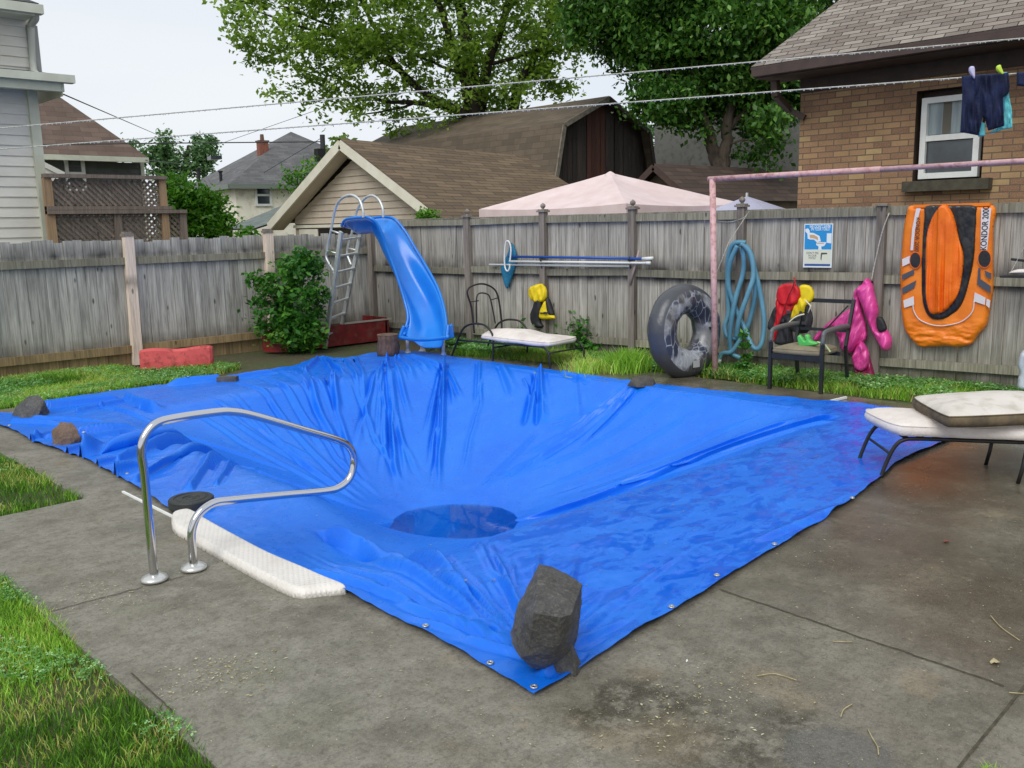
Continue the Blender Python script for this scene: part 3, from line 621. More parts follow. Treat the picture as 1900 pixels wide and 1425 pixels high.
clover('clover', pC, 12000, .022, .07, 'broad clover and weeds at the foot of the left fence', .47, 88)
def fpt(s, off): q = FR0+FRD*s+FRN*off; return (q[0], q[1])
pD = [fpt(2.3, .1), fpt(9.6, .1), fpt(9.6, .95), fpt(8.0, .95), fpt(7.4, .85), fpt(6.2, .75), fpt(4.7, .8), fpt(2.6, 1.0)]
grass('grass', pD, 42000, .10, .004, 'ragged grass strip along the foot of the right fence', .7)
clover('clover', pD, 16000, .03, .09, 'broad leaved weeds along the foot of the right fence', .42, 99)
pE = [(7.65, 9.7), (8.6, 10.3), (8.6, 9.0), (8.0, 8.9)]
clover('clover', pE, 5000, .03, .1, 'low leafy weeds behind the slide feet', .3, 12)
# ------------------------------------------------------------------ fences
WOODR = wood_mat('weathered_boards', L(150, 146, 138), L(116, 112, 104), L(74, 70, 64), stain_z=[(1.12, .17), (1.0, .1), (.02, .25)], moss=L(84, 84, 56), rnd=.16, k=1.55)
WOODL = wood_mat('grey_boards', L(134, 132, 126), L(102, 100, 96), L(62, 60, 56), stain_z=[(1.42, .16), (.2, .2)], moss=L(104, 92, 66), rnd=.17, k=2.1)
RAILM = wood_mat('fence_rail_wood', L(136, 132, 118), L(104, 100, 84), L(66, 64, 50), rnd=.2)
POSTM = wood_mat('fence_post_wood', L(128, 120, 112), L(104, 96, 88), L(70, 64, 58), rnd=.15)
PALEP = wood_mat('pale_post_wood', L(182, 168, 156), L(158, 144, 132), L(112, 98, 84), stain_z=[(1.05, .12)], rnd=.1, k=1.9)
SKIRT = wood_mat('tan_skirt_boards', L(150, 128, 92), L(120, 100, 72), L(80, 68, 48), rnd=.2)
def board_run(m, P0, d, nrm_, s0, s1, z0, z1, off, bw=.105, gap=.004, jz=.01, th=.016):
    s = s0
    while s < s1-.02:
        w_ = min(bw*rng.uniform(.85, 1.15), s1-s)
        m.cr = float(rng.random()); top = z1+rng.normal(0, jz); o = off+rng.normal(0, .004)
        c = P0+d*(s+w_/2)+nrm_*o; c[2] = (z0+top)/2
        tilt = rng.normal(0, .003); m.box(c, (w_-gap, th, top-z0), d+V(0, 0, tilt), (0, 0, 1))
        s += w_
def post_s(px, py, plane_z=None): q = FRp(px, py); return float((q-FR0)@FRD)
fr = thing('wooden_fence', 'weathered grey board fence with ball topped posts, hung with pool gear', 'fence', (8.9, 7.5, 0))
PS = [post_s(*p) for p in ((692, 430), (872, 420), (1012, 410), (1178, 410), (1380, 400), (1640, 400))]; PS = PS+[PS[-1]+1.62, PS[-1]+3.3]
TOPZ = 1.76
for i in range(len(PS)-1):
    a, b = PS[i], PS[i+1]
    m = MB(); board_run(m, FR0, FRD, FRN, a+.0, b, .02, TOPZ-.05, 0, jz=.004); m.build('board_panel', WOODR, fr)
    for (z, hh, th, nm) in ((TOPZ-.02, .085, .045, 'top_rail'), (1.06, .085, .04, 'middle_rail'), (.2, .085, .04, 'bottom_rail')):
        m = MB(); m.cr = float(rng.random()); p = FR0+FRD*(a+.045)+FRN*.035; q = FR0+FRD*(b-.045)+FRN*.035
        p[2] = z+rng.normal(0, .008); q[2] = z+rng.normal(0, .008)
        m.beam(p, q, th, hh)
        m.build(nm, RAILM, fr)
    m = MB(); m.cr = .3; p = FR0+FRD*(a+.045); q = FR0+FRD*(b-.045); p[2] = q[2] = TOPZ+.031; m.beam(p, q, .11, .016); m.build('cap_board', RAILM, fr)
for i, s in enumerate(PS):
    c = FR0+FRD*s+FRN*.05; hgt = [1.80, 1.80, 1.84, 1.84, 1.83, 1.80, 1.8, 1.8][i]; m = MB(); m.cr = float(rng.random())
    m.box(c+V(0, 0, hgt/2), (.088, .088, hgt), FRD+V(0, 0, rng.normal(0, .004))); po = m.build('post', POSTM, fr, bevel=.004)
    if i in (1, 2, 3, 4):
        f = MB(); f.box(c+V(0, 0, hgt+.012), (.13, .13, .022), FRD); f.box(c+V(0, 0, hgt+.03), (.1, .1, .016), FRD)
        f.lathe([(.02, hgt+.038), (.016, hgt+.05), (.03, hgt+.062), (.037, hgt+.08), (.03, hgt+.1), (.012, hgt+.112), (.008, hgt+.118)], c*V(1, 1, 0), 12); f.build('finial', POSTM, po)
    elif i == 0:
        f = MB(); f.lathe([(.02, hgt), (.016, hgt+.015), (.037, hgt+.04), (.03, hgt+.065), (.008, hgt+.08)], c*V(1, 1, 0), 12); f.build('finial', POSTM, po)
    else:
        f = MB(); f.box(c+V(0, 0, hgt+.01), (.12, .12, .02), FRD); f.build('finial', POSTM, po)
# left fence along y = 12
fl = thing('wooden_fence', 'grey upright board fence with pale posts and no cap, left of the slide', 'fence', (4.6, 12, 0))
XP = [1.1, 2.95-.1, AY(233, 480, 12)[0]+.02, AY(495, 480, 12)[0], 8.42]; XP[1] = XP[2]-1.78
P0 = V(0, 12, 0); dX = V(1, 0, 0); nY = V(0, -1, 0)
for i in range(len(XP)-1):
    a, b = XP[i], XP[i+1]
    m = MB(); board_run(m, P0, dX, nY, a, b, .18, 1.6, 0, bw=.115, jz=.012); m.build('board_panel', WOODL, fl)
    m = MB(); board_run(m, P0, dX, nY, a, b, -.03, .19, -.02, bw=.12, jz=.004); m.build('skirt_board', SKIRT, fl)
    for z, hh, nm in ((1.335, .09, 'top_rail'), (.2, .1, 'bottom_rail')):
        m = MB(); m.cr = float(rng.random())
        m.beam((a+.05, 11.965, z+rng.normal(0, .006)), (b-.05, 11.965, z+rng.normal(0, .006)), .045, hh)
        m.build(nm, RAILM if z > 1 else SKIRT, fl)
for i, x in enumerate(XP[:-1]):
    m = MB(); m.cr = .5; m.box((x, 11.94, .82), (.115, .1, 1.66), V(1, 0, -.012)); m.build('post', PALEP if i in (2, 3) else POSTM, fl, bevel=.006, label='pale sun bleached post' if i in (2, 3) else None)
    m = MB(); m.box((x, 11.94, 1.66), (.13, .12, .03)); m.box((x, 11.95, 1.685), (.1, .09, .03)); m.build('post_cap', POSTM, fl)

# ------------------------------------------------------------------ houses and sheds
def siding(m, a, b, zt, zb, lap=.13, out_=(0, -1, 0), depth=.018, clip=None):
    """lapped boards between plan points a, b ; clip(z) gives the (t0,t1) span that exists at height z"""
    a = np.array(a, float); b = np.array(b, float); n = np.array(out_, float); z = zb
    while z < zt-.01:
        z2 = min(z+lap, zt); t0, t1 = clip((z+z2)/2) if clip else (0, 1)
        if t1 > t0+.01:
            m.cr = float(rng.random()); u0, u1 = clip(z) if clip else (0, 1); w0, w1 = clip(z2) if clip else (0, 1)
            p = lambda t, zz, o: V(*(a+(b-a)*t)[:2], zz)+n*o
            m.quad(p(u0, z, depth), p(u1, z, depth), p(w1, z2, 0), p(w0, z2, 0)); m.quad(p(u0, z, 0), p(u1, z, 0), p(u1, z, depth), p(u0, z, depth))
        z = z2
def win(parent, c, wd, ht, X, nout, frame, glass, fw=.06, sash=True, depth=.07):
    c = np.array(c, float); X = nrm(np.array(X, float)); n = np.array(nout, float); m = MB()
    for s in (-1, 1): m.box(c+X*s*(wd/2-fw/2)+n*depth/2, (fw, depth, ht), X); m.box(c+V(0, 0, s*(ht/2-fw/2))+n*depth/2, (wd-2*fw, depth, fw), X)
    if sash: m.box(c+n*depth*.4, (wd-2*fw, depth*.7, fw*.9), X)
    wo = m.build('window', frame, parent, bevel=.004)
    g = MB(); g.box(c+n*.012, (wd-2*fw, .006, ht-2*fw), X); g.build('pane', glass, wo); return wo
GLASSD = M('dark_glass', L(40, 48, 50), L(70, 80, 84), .08, ns=2, spec=.8)
WHITEP = M('white_paint', L(238, 240, 238), L(222, 224, 220), .5, ns=5)
SIDEG = M('pale_siding', L(228, 226, 218), L(218, 216, 208), .55, scale=(1, 1, 3), ns=3, rnd=.04)
TRIMG = M('sage_trim', L(210, 214, 196), L(196, 198, 180), .5, ns=4)
SH_DK = brick_mat('dark_shingle', [L(52, 54, 58), L(70, 72, 76), L(88, 90, 92)], L(36, 36, 38), .32, .14, .006)
SH_GR = brick_mat('grey_shingle', [L(78, 78, 80), L(92, 92, 94), L(106, 106, 106)], L(66, 66, 68), .4, .16, .005, bstr=.2)
SH_BR = brick_mat('brown_shingle', [L(92, 76, 68), L(104, 88, 78), L(116, 98, 88)], L(78, 64, 58), .5, .16, .005, bstr=.2)
SH_GA = brick_mat('garage_shingle', [L(82, 68, 52), L(100, 84, 64), L(116, 98, 76)], L(62, 50, 40), .6, .13, .012, bstr=.5)
SH_BA = brick_mat('barn_shingle', [L(84, 74, 62), L(100, 88, 74), L(108, 95, 80)], L(78, 68, 58), .5, .17, .006, bstr=.4)
SH_HO = brick_mat('house_shingle', [L(106, 96, 88), L(126, 116, 107), L(148, 140, 131)], L(50, 42, 38), .26, .085, .007, bstr=.8)
# pale sided house at the far left (wall faces -y)
HY = 13.7
hl = thing('sided_house', 'two storey house with pale lapped siding and sage trim at the left edge', 'house', (1.5, 15, 0))
cxr = AY(84, 400, HY)[0]; ze = AY(66, 165, HY)[2]; x_l = -4
m = MB(); siding(m, (x_l, HY), (cxr, HY), ze, -.1, .135); m.quad((cxr, HY, -.1), (cxr, HY+8, -.1), (cxr, HY+8, ze), (cxr, HY, ze)); m.build('lower_wall', SIDEG, hl)
m = MB(); m.box((cxr-.02, HY-.02, ze/2), (.12, .12, ze+.1)); m.build('corner_trim', TRIMG, hl)
eL = AY(118, 165, HY-.45); ev = MB(); ev.box(((x_l+eL[0])/2, HY-.43, eL[2]+.02), (eL[0]-x_l, .1, .12)); ev.box(((x_l+eL[0])/2+.05, HY-.5, eL[2]+.12), (eL[0]-x_l+.14, .14, .1)); ev.build('gutter', TRIMG, hl, bevel=.015)
m = MB(); m.box(((x_l+eL[0]-.05)/2, HY-.2, ze-.01), (eL[0]-.05-x_l, .4, .04)); m.quad((eL[0]-.03, HY-.5, eL[2]-.1), (eL[0]-.03, HY+7, eL[2]-.1), (eL[0]-.03, HY+7, eL[2]+.1), (eL[0]-.03, HY-.5, eL[2]+.1)); m.build('soffit', TRIMG, hl)
# skirt roof: front slope and the hip that turns the corner
UY = HY+.75; ux = AY(66, 100, UY)[0]; zr = AY(60, 131, UY)[2]; zt = eL[2]+.16
m = MB(); m.quad((x_l, HY-.5, zt), (eL[0]+.02, HY-.5, zt), (ux, UY, zr), (x_l, UY, zr)); zr2 = AX(66, 103, ux+.0)[2]
m.poly([(eL[0]+.02, HY-.5, zt), (eL[0]+.02, HY+7, zt), (ux, HY+7, zr+.75), (ux, UY+.9, zr+.75), (ux, UY, zr)]); m.build('skirt_roof', SH_DK, hl)
zu = AY(58, 62, UY)[2]; m = MB(); siding(m, (x_l, UY), (ux, UY), zu+.9, zr-.1, .135); m.quad((ux, UY, zr-.1), (ux, HY+7, zr-.1), (ux, HY+7, zu+.9), (ux, UY, zu+.9)); m.build('upper_wall', SIDEG, hl)
m = MB(); m.box((ux-.03, UY-.02, (zr+zu)/2), (.14, .1, zu-zr+.2)); m.build('corner_trim', M('grey_trim', L(150, 150, 146), None, .5), hl)
zg = AY(70, 18, UY-.4)[2]; gx = AY(78, 18, UY-.4)[0]; m = MB(); m.box(((x_l+gx)/2, UY-.4, zg), (gx-x_l, .14, .12)); m.box(((x_l+gx)/2-.05, UY-.2, zg-.06), (gx-x_l-.1, .4, .05)); m.build('gutter', TRIMG, hl, bevel=.015)
m = MB(); m.quad((x_l, UY-.47, zg+.07), (gx-.05, UY-.47, zg+.07), (gx-.9, UY+1.6, zg+.9), (x_l, UY+1.6, zg+.9)); m.poly([(gx-.05, UY-.47, zg+.07), (gx-.05, HY+7, zg+.07), (gx-.9, UY+1.6, zg+.9)]); m.build('upper_roof', SH_DK, hl)
m = MB(); dp = [AY(66, 24, UY-.35), AY(66, 34, UY-.28), AY(58, 46, UY-.1), AY(58, 60, UY-.08), AY(62, 128, UY-.08), AY(72, 140, HY+.2), AY(88, 152, HY-.25)]; m.tube(cat_rom(dp, 4), .05, 6); m.build('downspout', M('pale_downspout', L(196, 198, 188), None, .5), hl, smooth=True)
# dark sided house with the brown roof
BY = 27.; hb = thing('dark_sided_house', 'dark grey sided house under a big brown shingle roof, behind the lattice', 'house', (6, 30, 0))
eR = AY(268, 297, BY-.5); m = MB(); zE = eR[2]; wxr = AY(263, 300, BY)[0]; siding(m, (-3, BY), (wxr, BY), zE-.05, -.1, .15); m.quad((wxr, BY, -.1), (wxr, BY+9, -.1), (wxr, BY+9, zE), (wxr, BY, zE))
m.build('wall', M('slate_siding', L(92, 96, 92), L(78, 82, 78), .6, ns=3, rnd=.05), hb)
rt = AY(66, 192, BY+2.2); sl = (rt-eR); m = MB(); apex = eR+V(-7.5, 4.5, 0); apex[2] = zE+.08+(rt[2]-zE)*((eR[0]-apex[0])/(eR[0]-rt[0]))
m.quad((-16, BY-.5, zE+.08), (eR[0]+.1, BY-.5, zE+.08), apex, (-16, BY+4, apex[2])); m.poly([(eR[0]+.1, BY-.5, zE+.08), (eR[0]+.1, BY+10, zE+.08), (apex[0], BY+5, apex[2]), tuple(apex)]); m.build('roof', SH_BR, hb)
m = MB(); m.box(((eR[0]-3)/2, BY-.5, zE), (eR[0]+3.2, .14, .14)); m.build('gutter', TRIMG, hb); m = MB(); m.box((wxr-.02, BY-.02, 2), (.1, .1, 2*zE-4)); m.build('corner_trim', TRIMG, hb)
c = AY(139, 322, BY); win(hb, c, abs(AY(157, 322, BY)[0]-AY(120, 322, BY)[0]), .95, (1, 0, 0), (0, -1, 0), WHITEP, GLASSD, .09)
# lean-to sloping trim seen left of the window
m = MB(); m.beam(AY(80, 305, BY-2), AY(118, 324, BY-2), .1, .12); m.prism([AY(80, 306, BY-2), AY(118, 326, BY-2), AY(80, 345, BY-2)], (0, 1.5, 0)); m.build('porch_gable', SIDEG, hb)
# cream house with hipped roof
cy = 40.; hc = thing('cream_house', 'cream rendered house with a grey hipped roof and a brick chimney', 'house', (13, 43, 0))
CREAM = M('cream_render', L(250, 246, 228), L(242, 236, 218), .8, ns=2, c3=L(222, 216, 194), s3=5)
q0 = W(426, 341, 41.5); q1 = W(345, 345, 48); q2 = W(562, 345, 46); zE = q0[2]; base_z = -1
e1 = nrm((q1-q0)*V(1, 1, 0)); e2 = nrm((q2-q0)*V(1, 1, 0)); e2 = nrm(e2-e1*(e1@e2)); L1_ = 8.5; L2_ = 9.0
A = q0+0; Bp = q0+e1*L1_; Cp = q0+e1*L1_+e2*L2_; Dp = q0+e2*L2_
for P in (A, Bp, Cp, Dp): P[2] = zE
ctr = (A+Cp)/2; m = MB(); K = [P+(ctr-P)*V(1, 1, 0)*.07 for P in (A, Bp, Cp, Dp)]
for i in range(4): a, b = K[i], K[(i+1) % 4]; m.quad(V(a[0], a[1], base_z), V(b[0], b[1], base_z), b, a)
m.build('wall', CREAM, hc)
zap = W(462, 246, 47.5)[2]; ap = ctr.copy(); ap[2] = zap; m = MB()
for i in range(4): a, b = (A, Bp, Cp, Dp)[i], (A, Bp, Cp, Dp)[(i+1) % 4]; m.poly([a, b, ap])
rf = m.build('roof', SH_GR, hc); m = MB()
for i in range(4): a, b = (A, Bp, Cp, Dp)[i], (A, Bp, Cp, Dp)[(i+1) % 4]; m.beam(a-V(0, 0, .1), b-V(0, 0, .1), .16, .2)
m.build('gutter', M('grey_green_gutter', L(120, 130, 122), None, .5), hc)
BRK = brick_mat('chimney_brick', [L(120, 58, 44), L(140, 74, 56), L(156, 88, 68)], L(130, 110, 96), .22, .075, .01)
cc = W(487, 270, 45); m = MB(); m.box(cc+V(0, 0, -.55), (.42, .42, 1.4), e1); m.build('chimney', BRK, rf); m = MB(); m.box(cc+V(0, 0, .18), (.5, .5, .08), e1); m.lathe([(.1, .2), (.08, .5)], cc, 10); m.build('chimney_cap', M('clay', L(110, 80, 70), None, .8), rf)
for px, py in ((368, 316), (409, 320)): c = W(px, py, 44.); m = MB(); m.lathe([(.07, -.5), (.07, 0), (.11, .02), (.11, .07)], c, 8); m.build('vent_pipe', M('black_pipe', L(30, 30, 32), None, .5), rf)
c = W(398, 293, 45); m = MB(); m.box(c, (.6, .5, .16), e1, (.0, .35, 1)); m.build('roof_vent', GLASSD, rf)
nn_ = nrm(np.cross(e2, V(0, 0, 1))); nn_ = nn_ if nn_@(V(0, 0, 0)-A) > 0 else -nn_
t_ = None
d = _ray(488, 362, BAS); k0 = K[0]; tt = (nn_@(k0-V(0, 0, CAMH)))/(nn_@d); c = V(d[0]*tt, d[1]*tt, CAMH+d[2]*tt); win(hc, c, .75, .95, e2, nn_, WHITEP, GLASSD, .1)
# low extension with grey-green roof
m = MB(); a, b, c_, d_ = W(420, 424, 34), W(540, 374, 37), W(560, 395, 30), W(470, 424, 29.5)
ext = thing('lean_to_shed', 'low outbuilding with a sloping grey green roof beside the cream house', 'shed', (10, 30, 0))
m.quad(a, d_, c_, b); m.build('roof', brick_mat('mossy_shingle', [L(88, 100, 98), L(104, 114, 110), L(118, 126, 120)], L(84, 92, 90), .5, .18, .005), ext)
m = MB()
for p_, q_ in ((a, d_), (d_, c_), (c_, b), (b, a)): m.quad(V(p_[0], p_[1], -1), V(q_[0], q_[1], -1), q_-V(0, 0, .05), p_-V(0, 0, .05))
m.build('wall', CREAM, ext)
# lattice screen on posts behind the left fence
LAT = wood_mat('lattice_wood', L(116, 104, 94), L(94, 84, 76), L(64, 56, 50), rnd=.15); TANP = wood_mat('tan_post_wood', L(146, 122, 94), L(124, 102, 78), L(90, 74, 56), rnd=.15)
LY = 13.3; ls = thing('lattice_screen', 'brown wooden lattice privacy screen stacked in two tiers behind the left fence', 'lattice screen', (4.4, LY, 0))
def lattice(x0, x1, z0, z1, y, st=.085, w_=.032):
    m = MB(); m.cr = .5
    for sgn in (1, -1):
        yy = y+.008*sgn; H_ = z1-z0; s = x0-H_
        while s < x1+H_:
            # strip from (s,z0) going up at 45 deg
            a = [s, z0]; b = [s+H_*sgn if sgn > 0 else s-H_, z1]
            if a[0] > b[0]: a, b = b, a
            t0 = max(0, (x0-a[0])/(b[0]-a[0])); t1 = min(1, (x1-a[0])/(b[0]-a[0]))
            if t1 > t0+.01:
                A_ = V(a[0]+(b[0]-a[0])*t0, yy, a[1]+(b[1]-a[1])*t0); B_ = V(a[0]+(b[0]-a[0])*t1, yy, a[1]+(b[1]-a[1])*t1); m.cr = float(rng.random()); m.beam(A_, B_, .007, w_, (0, 0, 1))
            s += st
    return m
xa = AY(93, 400, LY)[0]; xb = AY(300, 350, LY)[0]; xc = AY(338, 410, LY)[0]; xm = AY(217, 410, LY)[0]
zA = AY(200, 331, LY)[2]; zB = AY(200, 382, LY)[2]; zC = AY(200, 392, LY)[2]
lattice(xa+.05, xb-.05, zB, zA-.02, LY).build('lattice_panel', LAT, ls); lattice(xa+.05, xm-.06, 1.2, zC-.03, LY).build('lattice_panel', LAT, ls); lattice(xm+.06, xc-.05, 1.2, zC-.03, LY).build('lattice_panel', LAT, ls)
for x, z1, mt in ((xa, zA, TANP), (xb, zA, TANP), (xm, zC, LAT), (xc, zC, LAT)): m = MB(); m.box((x, LY, z1/2), (.1, .1, z1)); m.build('post', mt, ls)
for x0, x1, z in ((xa, xb, zA+.02), (xa, xb+.05, zB-.03), (xa, xc, zC-.01)): m = MB(); m.box(((x0+x1)/2, LY-.03, z), (x1-x0+.1, .12, .05)); m.build('rail', LAT, ls)
# garage: gable faces -x, ridge runs along +x
GX = 10.2; ga = thing('garage', 'tan sided garage with a cream trimmed gable and brown shingle roof behind the slide', 'garage', (13, 15, 0))
apx = AX(632, 262, GX-.35); el = AX(500, 416, GX-.35); er = AX(819, 408, GX-.35); XE = 14.6
TAN = M('tan_siding', L(218, 204, 186), L(206, 192, 174), .6, ns=3, rnd=.07); CREAMT = M('cream_trim', L(240, 236, 218), L(228, 222, 204), .55, ns=4)
ap = V(GX, (el[1]+er[1])/2, 0); zr_ = apx[2]; yl, yr, zl, zrr = el[1]-.45, er[1]+.45, el[2], er[2]
def gclip(z):
    k = np.clip((zr_-.25-z)/(zr_-.25-1.9), 0, 1); yc = apx[1]; return ((yl-(yl-yc)*(1-k))-yl)/(yr-yl), ((yr-(yr-yc)*(1-k))-yl)/(yr-yl)
m = MB(); siding(m, (GX, yl), (GX, yr), zr_-.25, 1.78, .125, (-1, 0, 0), .02, gclip); m.build('gable_siding', TAN, ga)
m = MB(); m.quad((GX, yl, -.1), (GX, yr, -.1), (GX, yr, 1.68), (GX, yl, 1.68)); m.quad((GX, yr, -.1), (XE, yr, -.1), (XE, yr, 1.95), (GX, yr, 1.95)); m.quad((XE, yl, -.1), (GX, yl, -.1), (GX, yl, 1.9), (XE, yl, 1.9)); m.build('wall', TAN, ga)
m = MB(); m.box((GX-.03, (yl+yr)/2, 1.73), (.05, yl-yr, .06)); m.build('trim_board', CREAMT, ga)
m = MB(); m.box((GX-.02, yl-.55, 1.55), (.04, .7, .25)); m.build('corner_panel', CREAMT, ga)
m = MB(); m.box((GX-.012, (yl+yr)/2+.3, 1.4), (.02, 3.4, .55)); m.build('door', M('garage_dark_door', L(36, 30, 26), None, .7), ga)  # very dark brown door panel below the trim board
m = MB(); th = V(0, 0, .07); x0 = GX-.38
m.quad((x0, apx[1], zr_+.05), (XE, apx[1], zr_-.1), (XE, el[1]+.05, zl-.02), (x0, el[1]+.05, zl+.02)); m.quad((x0, er[1]-.05, zrr+.02), (XE, er[1]-.05, zrr-.05), (XE, apx[1], zr_-.1), (x0, apx[1], zr_+.05)); m.build('roof', SH_GA, ga)
for E_ in (el, er):
    m = MB(); a = V(x0+.01, apx[1], zr_-.06); b = V(x0+.01, E_[1], E_[2]-.06); m.beam(a, b, .04, .17, (0, 0, 1)); m.build('barge_board', CREAMT, ga)
    m = MB(); a = V(GX-.19, apx[1], zr_-.12); b = V(GX-.19, E_[1], E_[2]-.12); m.beam(a, b, .33, .02, (0, 0, 1)); m.build('soffit', TAN, ga)
m = MB(); m.box(((GX+XE)/2, er[1]-.03, zrr-.1), (XE-GX, .1, .12)); m.build('gutter', M('brown_gutter', L(96, 62, 52), None, .6), ga)
m = MB(); c = AX(650, 292, GX-.1); m.lathe([(.03, -.03), (.06, 0), (.04, .05)], c, 10); m.build('flood_lamp', WHITEP, ga)
# barn with gambrel roof; end wall faces -y
YB = 17.5; ba = thing('barn', 'dark board barn with a brown gambrel roof under the big tree', 'barn', (21, 22, 0))
a0 = AY(1115, 180, YB); kl = AY(1040, 233, YB); bl = AY(1004, 352, YB); kr = AY(1197, 240, YB); br = AY(1216, 330, YB)
wid = (bl[0]-a0[0]); 
xc_ = a0[0]; kw = (kr[0]-kl[0])/2; bw_ = kw*1.32; zk = (kl[2]+kr[2])/2; zb_ = min(bl[2], 1.9)
YE = YB+9.3; prof = [(xc_-bw_, zb_), (xc_-kw, zk), (xc_, a0[2]), (xc_+kw, zk), (xc_+bw_, zb_)]
BARNW = wood_mat('barn_boards', L(62, 54, 50), L(46, 40, 38), L(30, 26, 26), rnd=.35); BARNR = wood_mat('barn_red_boards', L(84, 50, 40), L(64, 40, 34), L(40, 28, 26), rnd=.2)
def barn_top(x):
    x = abs(x-xc_); return zk+(a0[2]-zk)*(1-x/kw) if x < kw else zb_+(zk-zb_)*(1-(x-kw)/(bw_-kw))
m = MB(); x = xc_-bw_; m2 = MB()
while x < xc_+bw_-.01:
    w_ = min(.2, xc_+bw_-x); q = m2 if abs(x-(xc_-.35)) < .45 else m; q.cr = float(rng.random()); o = rng.uniform(-.012, .012)
    q.quad((x+.008, YB+o, -.1), (x+w_-.004, YB+o, -.1), (x+w_-.004, YB+o, barn_top(x+w_)-.05), (x+.008, YB+o, barn_top(x)-.05)); x += w_
m.quad((xc_-bw_, YB+.04, -.1), (xc_+bw_, YB+.04, -.1), (xc_+bw_, YB+.04, zb_), (xc_-bw_, YB+.04, zb_)); m.build('end_wall', BARNW, ba); m2.build('hay_door', BARNR, ba)
m = MB(); m.poly([(xc_-bw_, YB+.06, 0), (xc_+bw_, YB+.06, 0), (xc_+bw_, YB+.06, zb_-.05), (xc_+kw, YB+.06, zk-.1), (xc_, YB+.06, a0[2]-.1), (xc_-kw, YB+.06, zk-.1), (xc_-bw_, YB+.06, zb_-.05)])
m.quad((xc_-bw_, YB, 0), (xc_-bw_, YE, 0), (xc_-bw_, YE, zb_), (xc_-bw_, YB, zb_)); m.quad((xc_+bw_, YB, 0), (xc_+bw_, YE, 0), (xc_+bw_, YE, zb_), (xc_+bw_, YB, zb_)); m.build('side_wall', BARNW, ba)
m = MB()
for (x0, z0), (x1, z1) in zip(prof, prof[1:]): m.quad((x0, YE, z0), (x0, YB-.3, z0), (x1, YB-.3, z1), (x1, YE, z1))
m.build('roof', SH_BA, ba)
m = MB()
for (x0, z0), (x1, z1) in zip(prof[:3], prof[1:3]): m.beam((x0, YB-.31, z0-.07), (x1, YB-.31, z1-.07), .03, .13, (0, 0, 1))
m.build('barge_board', M('pale_barge', L(150, 142, 128), L(110, 104, 94), .7, ns=6), ba)
m = MB()
for (x0, z0), (x1, z1) in zip(prof[2:], prof[3:]): m.beam((x0, YB-.31, z0-.07), (x1, YB-.31, z1-.07), .03, .13, (0, 0, 1))
m.build('barge_board', BARNW, ba, label='dark stained barge board')
# small brown roofed shed right of the barn
sh = thing('garden_shed', 'small shed with a dark brown shingle gable roof behind the pink canopy', 'shed', (19, 14, 0))
SX = 17.2; a_ = AX(1228, 304, SX); l_ = AX(1196, 334, SX); r_ = AX(1305, 372, SX); y0, y1 = a_[1]+(a_[1]-r_[1]), r_[1]; zs = r_[2]
DKT = M('dark_brown_trim', L(84, 66, 58), L(70, 54, 48), .7, ns=5); m = MB(); XE2 = SX+5.6
m.quad((SX-.3, a_[1], a_[2]), (XE2, a_[1], a_[2]), (XE2, y0, zs), (SX-.3, y0, zs)); m.quad((SX-.3, y1, zs), (XE2, y1, zs), (XE2, a_[1], a_[2]), (SX-.3, a_[1], a_[2])); m.build('roof', brick_mat('shed_shingle', [L(60, 48, 42), L(74, 60, 52), L(88, 72, 62)], L(44, 36, 32), .6, .16, .01), sh)
m = MB(); m.poly([(SX, y0-.2, 0), (SX, y1+.2, 0), (SX, y1+.2, zs+.05), (SX, a_[1], a_[2]-.12), (SX, y0-.2, zs+.05)]); m.quad((SX, y1+.2, 0), (XE2-.2, y1+.2, 0), (XE2-.2, y1+.2, zs), (SX, y1+.2, zs)); m.build('wall', M('shed_wall', L(122, 106, 90), L(104, 90, 76), .8, ns=4), sh)
for yy in (y0, y1): m = MB(); m.beam((SX-.31, a_[1], a_[2]-.08), (SX-.31, yy, zs-.08), .03, .14, (0, 0, 1)); m.build('barge_board', DKT, sh)
# grey rendered building behind
gb = thing('grey_building', 'plain tall grey rendered building behind the dark tree', 'building', (30, 20, 0))
q0 = W(1214, 300, 33); q1 = W(1500, 300, 31); e = nrm((q1-q0)*V(1, 1, 0)); n_ = V(-e[1], e[0], 0); n_ = n_ if n_@q0 > 0 else -n_
m = MB(); A = q0*V(1, 1, 0); B_ = A+e*11
for a, b in ((A, B_), (B_, B_+n_*8), (B_+n_*8, A+n_*8), (A+n_*8, A)): m.quad(V(a[0], a[1], -.1), V(b[0], b[1], -.1), V(b[0], b[1], 7.), V(a[0], a[1], 7.))
m.build('wall', M('grey_render', L(128, 128, 124), L(112, 112, 108), .85, ns=.8, c3=L(100, 100, 96), s3=6), gb); m = MB(); m.box((A+B_+n_*8)/2+V(0, 0, 7.1), (11.6, 8.6, .2), e); m.build('roof', SH_DK, gb)
